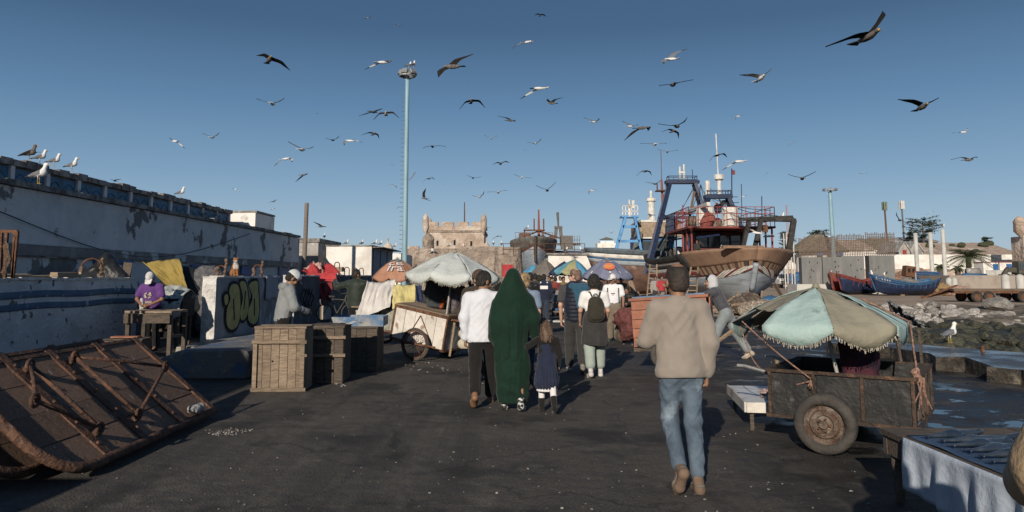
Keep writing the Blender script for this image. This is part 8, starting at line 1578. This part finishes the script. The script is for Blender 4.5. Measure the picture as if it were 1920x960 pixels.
# ---- bystander whose tan sleeve shows at the right edge
TAN = M('tan_waxed_cloth', (.40, .29, .175), (.30, .21, .125), scale=7, lo=.4, hi=.65, c3=(.2, .14, .085), s3=5, lo3=.64, hi3=.74, rough=.7, bump=.2, bscale=16)
h = Human('bystander in tan jacket at the right edge, only the sleeve in the picture', (1.73, 2.04, 0), 12, 1.80, STAND, ((6, 20, 62, 30, 30), (2, 10, 20)), skin=SK2, vox=.014, w=1.1); h.top(TAN, hem=.84, g=.04, loose=.05, name='jacket', amp=.004, f=5); h.trousers(CHAR); h.shoes(BLKC); h.hair('short', HBLK)
# ================================================================== GULLS
GW = M('gull_white', (.74, .73, .71), (.66, .65, .63), scale=20, rough=.8, bump=0); GG = M('gull_grey', (.14, .145, .16), (.11, .115, .13), scale=12, rough=.8, bump=0); GB = M('gull_black', (.022, .022, .024), rough=.8, bump=0); GY = M('gull_yellow', (.5, .33, .06), rough=.6, bump=0); GD = M('gull_brown', (.022, .019, .017), (.015, .013, .012), scale=14, rough=.95, bump=0, spec=.1); GDB = M('gull_mottled', (.17, .15, .135), (.08, .068, .06), scale=16, rough=.85, bump=0)
def fly(u, v, lx, ly, rx, ry, kind, psi, bend, label, k=1.0):
    ll, lr = math.hypot(lx-u, ly-v), math.hypot(rx-u, ry-v); Y = 1.22/max(12, (ll+lr)*1.06)*F*k; m = Y/F; C = at(u, v, Y); s = m*(ll+lr)/1.22/k*k; s = max(.75, min(1.15, s/ k if k > 0 else s))
    b = Vector((math.cos(R(psi)), math.sin(R(psi)), .06)).normalized(); up = Vector((0, 0, 1)); sd_ = b.cross(up).normalized(); g = MB(); q = random.Random(int(u*7+v))
    body, tipm, wt, wb = (0, 2, 1, 0) if kind == 'w' else (5, 2, 4, 4)
    # body: nose to tail
    prof = [(-.27, .0, 0), (-.25, .015, 0), (-.2, .04, 0), (-.08, .072, 0), (.05, .075, 0), (.14, .055, .008), (.19, .042, .02), (.235, .04, .025), (.265, .028, .022), (.285, .009, .018), (.32, .004, .012)]
    V = []; nn = 8; upb = sd_.cross(b)
    for t_, r_, z_ in prof:
        for j in range(nn): a = 2*PI*j/nn; V.append(C+(b*t_+sd_*(r_*math.cos(a))+upb*(r_*.9*math.sin(a)+z_))*s)
    Fc = [(i*nn+j, i*nn+(j+1) % nn, (i+1)*nn+(j+1) % nn, (i+1)*nn+j) for i in range(len(prof)-1) for j in range(nn)]; g.add(V, Fc[:-2*nn], body); g.add(V, Fc[-2*nn:], 3)
    sp = .075+.05*q.random(); T = [C+(b*-.2+sd_*.03)*s, C+(b*-.2-sd_*.03)*s, C+(b*-.38-sd_*sp)*s, C+(b*-.40)*s, C+(b*-.38+sd_*sp)*s]; o_ = upb*.006*s
    g.add([p+o_ for p in T]+[p-o_ for p in T], [(0, 1, 2, 3, 4), (9, 8, 7, 6, 5), (0, 4, 9, 5), (1, 6, 7, 2), (2, 7, 8, 3), (3, 8, 9, 4)], tipm if kind == 'd' else (2 if q.random() < .35 else 0))
    for (tx, ty) in ((lx, ly), (rx, ry)):
        dv = Vector(((tx-u)*m, 0, -(ty-v)*m)); Lw = dv.length; dep = math.sqrt(max(0, (.60*s)**2-Lw**2))*(.5 if q.random() < .5 else -.5); dv.y = dep
        root = C+b*.06*s+upb*.035*s+dv.normalized()*.05*s; tip = C+dv; nrm = Vector((-dv.z, 0, dv.x)).normalized()
        if nrm.z < 0: nrm = -nrm
        wr = root.lerp(tip, .46)+nrm*bend*Lw*.30+b*.07*s; st = []; N = 8
        for i in range(N+1):
            e = i/N; p = root*(1-e)**2+wr*2*e*(1-e)+tip*e*e if False else (root.lerp(wr, e/.45) if e < .45 else wr.lerp(tip, (e-.45)/.55)); sm = root*(1-e)**2+(wr*2-root.lerp(tip, .46)*1.0)*0+wr*2*e*(1-e)+tip*e*e; p = p.lerp(sm, .45)
            ch = (.25 if e < .02 else .235-.06*e)*(1 if e < .5 else max(.10, 1-((e-.5)/.5)**1.5*.98)); sw = -.16*max(0, e-.45)/.55
            cd_ = (b*.9-nrm*.0+Vector((0, 0, .10))).normalized(); st.append((p+cd_*(.45*ch+sw)*s, p-cd_*(.55*ch-sw)*s, p+cd_*(sw)*s))
        tn = nrm*.007*s
        for i in range(N):
            e = (i+.5)/N; mt, mb_ = ((tipm, tipm) if e > (.80 if kind == 'w' else 2) else (wt, wb))
            A, Bq = st[i], st[i+1]; g.add([A[0], A[2]+tn*2, A[1], Bq[1], Bq[2]+tn*2, Bq[0]], [(0, 1, 4, 5), (1, 2, 3, 4)], mt); g.add([A[0]-tn*.3, A[2]-tn, A[1]-tn*.3, Bq[1]-tn*.3, Bq[2]-tn, Bq[0]-tn*.3], [(5, 4, 1, 0), (4, 3, 2, 1)], mb_)
    o = g.build('gull', [GW, GG, GB, GY, GD, GDB], None, smooth=False, fixn=False, label=label, cat='gull', group='gulls flying over the harbour')
    for vv in o.data.vertices: vv.co -= C
    o.location = C; return o
FLY = [
(505, 112, 478, 96, 548, 129, 'd', -60, .1, 'dark brown gull high at upper left, wings stretched on a slant'),
(718, 117, 690, 131, 741, 117, 'w', 20, .5, 'white gull with drooped wings just left of the floodlight mast head'),
(849, 125, 812, 145, 879, 101, 'd', 160, .1, 'large dark winged gull banking right of the floodlight mast head'),
(511, 195, 481, 185, 537, 185, 'w', 95, -.1, 'white gull with shallow raised wings below the brown one at upper left'),
(884, 190, 862, 202, 911, 200, 'd', -80, .6, 'dark gull with arched wings below the large banking gull'),
(700, 210, 677, 218, 721, 203, 'd', 60, .3, 'gull with slanting wings, left of a close pair by the mast'),
(724, 213, 700, 223, 749, 219, 'w', -80, .6, 'gull with arched wings, right of a close pair by the mast'),
(624, 263, 610, 258, 638, 254, 'd', 80, -.2, 'small dark gull with raised wings left of the mast at mid height'),
(656, 264, 642, 273, 676, 267, 'w', 170, .6, 'small white gull with bent wings, middle of three left of the mast'),
(701, 251, 679, 252, 714, 260, 'd', -60, .4, 'dark gull nearest the mast among three at mid height'),
(566, 281, 542, 265, 590, 274, 'w', 80, -.15, 'white gull with long raised wings at mid left of the sky'),
(535, 298, 518, 311, 551, 303, 'w', -20, .7, 'white gull with strongly arched wings below the long winged one at mid left'),
(569, 328, 558, 341, 580, 327, 'd', 10, .5, 'mottled gull seen from the side above the warehouse far end'),
(735, 310, 729, 307, 741, 308, 'w', 90, .1, 'tiny white gull close to the left of the mast'),
(739, 348, 731, 346, 745, 353, 'w', 60, .4, 'tiny pale gull low beside the left of the mast'),
(805, 335, 794, 341, 816, 336, 'd', -70, .7, 'small dark gull with arched wings right of the mast'),
(796, 372, 795, 352, 804, 376, 'd', 170, .1, 'brown gull with one wing straight up above the fort'),
(748, 388, 744, 392, 753, 389, 'd', 120, .4, 'small black and white gull passing behind the mast'),
(811, 275, 793, 276, 837, 275, 'd', 90, .25, 'flat winged gull right of the mast at mid height'),
(887, 334, 877, 328, 903, 331, 'd', 80, -.2, 'small dark gull above the right of the fort'),
(899, 370, 887, 367, 910, 358, 'w', 60, -.2, 'small gull just above the fort flagpole'),
(934, 361, 913, 360, 951, 357, 'w', 90, .1, 'white flat winged gull right of the fort flagpole'),
(921, 260, 908, 253, 933, 254, 'w', 85, -.1, 'white gull with raised wings near the middle of the sky'),
(939, 307, 924, 308, 957, 304, 'd', -80, .5, 'dark gull with wavy wings in the middle of the sky'),
(957, 226, 936, 217, 969, 227, 'd', 30, .15, 'slim dark gull sloping down at centre, above the white raised winged one'),
(512, 378, 505, 380, 520, 374, 'd', 40, .2, 'tiny gull low over the far end of the warehouse'),
(512, 392, 507, 395, 518, 390, 'w', 40, .3, 'tiny white gull directly below another over the warehouse end'),
(442, 355, 434, 354, 449, 360, 'w', 150, .5, 'small white gull above the warehouse roof blocks'),
(602, 425, 590, 415, 614, 425, 'd', 40, -.2, 'small dark gull right of the wooden pole'),
(328, 265, 316, 259, 345, 279, 'w', 150, .5, 'white gull with one drooped wing far left of the sky'),
(398, 258, 381, 250, 413, 248, 'w', 85, -.1, 'small white gull with raised wings right of the far left drooped one'),
(1013, 28, 1002, 26, 1026, 30, 'd', -80, .1, 'small flat winged gull at the very top centre'),
(988, 79, 964, 90, 1001, 83, 'w', -20, .6, 'gull with bent wings high at centre'),
(1011, 166, 982, 186, 1033, 163, 'w', 20, .45, 'big white gull with drooping left wing, upper centre'),
(1035, 194, 1022, 186, 1052, 182, 'd', 160, .3, 'brown mottled gull just below the big white one at upper centre'),
(1114, 229, 1097, 220, 1126, 222, 'w', 40, -.1, 'white gull with raised wings right of upper centre'),
(1182, 237, 1169, 227, 1200, 233, 'w', 30, -.1, 'white gull partly behind a big brown gull'),
(1203, 240, 1177, 263, 1224, 243, 'd', 10, .7, 'big brown gull with drooped wings in front of a white one'),
(1269, 237, 1236, 232, 1293, 219, 'd', 60, -.15, 'slender gull with wide wings, upper of the pair above the trawler'),
(1262, 246, 1243, 246, 1275, 259, 'd', -70, .6, 'dark gull with arched wings, lower of the pair above the trawler'),
(1228, 271, 1199, 269, 1248, 270, 'w', 90, .08, 'white gull with flat level wings above the trawler gantry'),
(1251, 285, 1234, 279, 1272, 281, 'w', 80, -.1, 'small white gull just below the flat winged one over the trawler'),
(1004, 269, 990, 267, 1017, 259, 'w', 60, -.15, 'small white gull with raised wings below centre sky'),
(1258, 111, 1236, 122, 1282, 91, 'w', 150, .35, 'white gull with black tips banking at upper right of centre'),
(1262, 159, 1231, 163, 1298, 150, 'd', 95, .1, 'gull gliding with straight wings below the black tipped banking one'),
(1384, 218, 1377, 224, 1392, 216, 'w', 150, .5, 'small gull seen side on, right of the pair above the trawler'),
(1426, 147, 1390, 136, 1453, 123, 'w', -80, -.15, 'gull with widely raised wings at upper right'),
(1211, 321, 1194, 329, 1224, 328, 'd', -85, .6, 'dark gull with arched wings left of the trawler gantry top'),
(1228, 345, 1212, 341, 1240, 338, 'd', 50, -.1, 'small dark gull touching the left of the trawler gantry'),
(1346, 291, 1331, 301, 1366, 294, 'd', -80, .7, 'gull with arched wings at the tip of the white trawler aerial'),
(1386, 303, 1359, 319, 1405, 301, 'w', 20, .5, 'gull with long drooped left wing right of the white aerial'),
(1393, 369, 1387, 374, 1402, 367, 'w', 20, .5, 'small white gull right of the forward gantry'),
(1110, 357, 1102, 364, 1117, 355, 'w', 160, .5, 'small white gull with black tip above the lighthouse'),
(1026, 357, 1004, 347, 1042, 341, 'd', 90, -.2, 'gull with high raised wings above the old grey trawler'),
(978, 333, 962, 327, 997, 334, 'w', 100, .05, 'white bellied gull gliding above the old grey trawler'),
(1627, 69, 1562, 77, 1672, 9, 'd', -75, .08, 'largest gull, very dark, banking at the upper right corner'),
(1729, 201, 1692, 180, 1769, 178, 'd', -88, -.12, 'dark gull with wide raised wings at far upper right'),
(1806, 248, 1788, 249, 1815, 240, 'w', 10, -.1, 'small pale gull at the far right of the sky'),
(1816, 300, 1787, 299, 1834, 296, 'd', 15, .6, 'dark winged gull flying right at the far right of the sky'),
(1485, 269, 1476, 275, 1490, 265, 'w', 60, .3, 'tiny white gull right of the trawler, mid height'),
(1438, 325, 1435, 330, 1441, 321, 'w', 60, .1, 'tiny white gull above the bow of the trawler'),
(1504, 335, 1478, 326, 1530, 321, 'd', 75, -.15, 'dark gull with raised wings left of the distant blue mast'),
(1618, 325, 1608, 326, 1627, 325, 'w', 90, .3, 'tiny gull right of the distant blue mast'),
(690, 34, 682, 37, 698, 32, 'w', 60, .3, 'small gull at the very top, left of centre'),
(748, 47, 740, 46, 756, 48, 'w', 90, .3, 'small gull at the top above the floodlight mast'),
(1687, 413, 1678, 397, 1707, 418, 'd', 80, -.1, 'dark gull between the two far antenna masts'),
(1745, 399, 1737, 403, 1754, 397, 'w', 40, .4, 'small gull above the dark spreading tree'),
(1146, 437, 1141, 434, 1152, 434, 'd', 90, -.1, 'tiny gull above the lighthouse cap'),
(933, 443, 924, 449, 942, 445, 'd', 60, .6, 'small gull low to the right of the fort'),
(917, 427, 913, 426, 921, 426, 'd', 90, .1, 'tiny gull beside the right corner turret of the fort'),
(1420, 437, 1403, 428, 1440, 441, 'w', 165, .2, 'white gull flying in front of the trawler bow gallows'),
(215, 339, 204, 335, 226, 335, 'd', -90, -.2, 'gull landing with half raised wings on the blue shuttered roof'),
(64, 286, 48, 286, 80, 286, 'd', 85, .12, 'gull gliding just behind the standing gulls at the far left'),
(1251, 341, 1244, 342, 1259, 340, 'w', 60, .3, 'tiny white gull right beside the gantry rail of the trawler'),
(595, 213, 592, 214, 598, 213, 'd', 90, .2, 'faintest distant gull speck left of the mast'),
(985, 281, 981, 282, 989, 281, 'd', 90, .4, 'faint distant gull speck at centre below the small raised winged one'),
(836, 345, 831, 346, 841, 345, 'w', 90, .3, 'faint distant gull speck above the fort'),
]
for e in FLY: fly(*e)
# ---- standing gulls share one mesh
def standing_mesh():
    k = SD(); k.cone((-.10, 0, .20), (.08, 0, .25), .055, .085, .03); k.cone((.09, 0, .27), (.13, 0, .40), .055, .040, .03); k.ell((.14, 0, .43), (.052, .042, .044), .02); k.cone((-.1, 0, .2), (-.30, 0, .125), .045, .010, .02, ((0, 0, 1), .5))
    for sy in (-1, 1): k.cone((.05, sy*.065, .25), (-.26, sy*.03, .15), .055, .014, .02, ((0, 1, 0), .45)); k.cone((.0, sy*.035, .0), (.0, sy*.035, .19), .008, .011, .006); k.cone((.0, sy*.035, .004), (.045, sy*.045, .004), .008, .009, .004)
    k.cone((.18, 0, .43), (.245, 0, .415), .016, .007, .006)
    def mi(c):
        x, y, z = c[:, 0], c[:, 1], c[:, 2]; r = np.zeros(len(c), int); ln = .25+(x-.05)*(.10/.31)
        r[(np.abs(y) > .038) & (x < .06) & (z > ln-.045) & (z < ln+.06)] = 1; r[(x < .03) & (z > .235-(.05-x)*.32)] = 1; r[(x < -.20) & (z > .12)] = 2; r[x > .188] = 3; r[z < .125] = np.where(x[z < .125] > -.12, 3, r[z < .125]); return r
    h0 = thing('tmp', 'x', 'x'); o = k.build('gull_standing', [GW, GG, GB, GY], h0, .011, None, mi); me = o.data; bpy.data.objects.remove(o); bpy.data.objects.remove(h0); return me
SG = standing_mesh(); SGJ = SG.copy(); SGJ.materials[0] = GDB; SGJ.materials[1] = GD
def stand(p, rz_, label, sc_=1.0, juv=False):
    o = put('gull', SGJ if juv else SG, None, label, 'gull', 'gulls standing about the harbour', None, p); o.rotation_euler = (0, 0, R(rz_)); o.scale = (sc_,)*3; return o
def roof(u): Y = 16.86*F/(960-u); return (-16.86*1.0, Y/1.0055, 5.70)
stand(roof(49), 10, 'brownish young gull, leftmost of those standing on the blue shuttered roof', 1.25, True); stand(roof(70), 25, 'white gull second from the left on the blue shuttered roof', 1.1); stand(roof(97), 20, 'white gull third from the left on the blue shuttered roof', 1.1); stand(roof(131), 5, 'white gull standing alone right of three others on the blue shuttered roof', 1.15)
stand((-14.0, 21.9, 4.41), 5, 'large white gull standing on the lower parapet in front of the roof gulls', 1.35); o = stand(roof(338), 0, 'white gull stretching one wing at the far end of the blue shuttered roof', 1.15)
for u, v, Y, rz_, lab in ((608, 449, 56.5, 100, 'gull standing on the grey flat roofed house'), (649, 461.5, 52.4, 20, 'gull at the left of the white warehouse roof'), (678, 461.5, 52.6, 60, 'smaller gull in the middle of the white warehouse roof'), (703, 461.5, 53, 5, 'gull at the right corner of the white warehouse roof, left of two'), (713, 462.5, 56, 40, 'gull at the right corner of the white warehouse roof, right of two'), (740, 466, 90, 20, 'gull on the small domed turret base left of the mast'),
    (807, 475, 95.5, 10, 'left of two gulls on the rampart below the round turret'), (814, 475, 95.5, 170, 'right of two gulls on the rampart below the round turret'), (842, 465, 95.6, 30, 'gull on the rampart below the fort slit windows'), (871, 466, 95.6, 150, 'gull on the rampart under the fort flagpole'), (988, 432, 88.3, 0, 'gull on the gallows of the old grey trawler'), (940, 463, 75.0, 90, 'gull on the left of the round bastion top'), (925, 462, 80.3, 90, 'gull on the low wall left of the round bastion'), (1060, 476, 66.5, 20, 'left gull on the quay storehouse roof'), (1092, 476, 66.5, 160, 'middle gull on the quay storehouse roof'), (1118, 476, 66.5, 20, 'right gull on the quay storehouse roof'),
    (1561, 519, 72.2, 200, 'gull on the weathered red boat bow'), (1638, 520, 67.2, 170, 'gull on the bow of the navy rowing boat'), (1656, 524, 67.4, 20, 'gull amidships on the navy rowing boat'), (1767.5, 430, 85, 0, 'gull on top of the tallest round column'), (1465, 414, 42.6, -20, 'white gull standing on the bow gallows of the trawler'), (1349, 475, 43.2, 10, 'white gull standing on the trawler side rail')):
    stand(at(u, v, Y), rz_, lab, 1.0 if Y < 60 else 1.35)
stand(gnd(1781, 643, .27), 8, 'white gull standing on the wet stone landing at right', .95)
stand(MT+Vector((.35, -.15, .42)), 60, 'right of two gulls perched on the floodlight mast head', 1.15); stand(MT+Vector((.1, -.3, .35)), 30, 'left of two gulls perched on the floodlight mast head', 1.0)
# ---- ginger cat on the wall
GIN = M('ginger_fur', (.42, .20, .075), (.28, .12, .045), scale=9, stretch=(1, 1, 3), lo=.42, hi=.58, rough=.95, bump=.4, bscale=90); CWH = M('white_fur', (.62, .56, .5), rough=.95, bump=.3, bscale=90)
t = thing('cat', 'ginger and white cat sitting on top of the graffiti wall, turned to us', 'cat', (-7.6, 20.6, 1.70), R(-60)); k = SD()
k.cone((-.13, 0, .10), (.02, 0, .27), .115, .085, .05); k.cone((.02, 0, .26), (.07, 0, .36), .075, .06, .04); k.ell((.10, -.01, .43), (.075, .068, .062), .03); k.ell((.155, -.01, .405), (.035, .034, .026), .02); k.ell((-.08, .07, .07), (.11, .05, .075), .04); k.ell((-.08, -.07, .07), (.11, .05, .075), .04)
for sy in (-1, 1): k.cone((.06, sy*.035, .24), (.10, sy*.04, .02), .04, .026, .03); k.cone((.10, sy*.04, .018), (.14, sy*.04, .016), .026, .022, .02); k.cone((.085, sy*.045, .47), (.08, sy*.055, .53), .026, .004, .01)
k.cone((-.2, .03, .04), (-.32, .12, .03), .03, .028, .03); k.cone((-.32, .12, .03), (-.38, .28, .05), .028, .022, .02)
k.build('body', [GIN, CWH], t, .011, lambda P_: P_+.004*np.stack([fbm(P_*50, 3, 2), fbm(P_*50, 5, 2), fbm(P_*50, 8, 2)], 1), lambda c: ((c[:, 0] > .075) & (c[:, 2] > .2) & (c[:, 2] < .425)).astype(int))
for sy in (-1, 1): MB().lathe([(0, -.006), (.009, 0), (0, .006)], (.158, -.01+sy*.028, .44), 8).build('eye', EYE, t, w=False)
# ---- out of view: shed and crate stack added to cast shade on the left
t = thing('shadow_caster_shed', 'plain plastered shed beside the camera, unseen, added to shade the concrete bench at left', 'building', (-8, 0, 0)); MB().box((-10.2, .2, 2.4), (5.0, 3.2, 4.8)).build('wall', GREYP, t); MB().box((-10.2, .2, 4.87), (5.3, 3.5, .12)).build('roof', CONC, t)
t = thing('shadow_caster_crates', 'stack of crates beside the shed, unseen, added to cast the shadow at lower left', 'crates', (-5.3, 1.2, 0))
for k_ in range(4): MB().box((-5.35, 1.2, .25+.5*k_), (.9, .8, .48), (0, 0, U(-.1, .1)), jit=.01).build('crate', CRW, t)
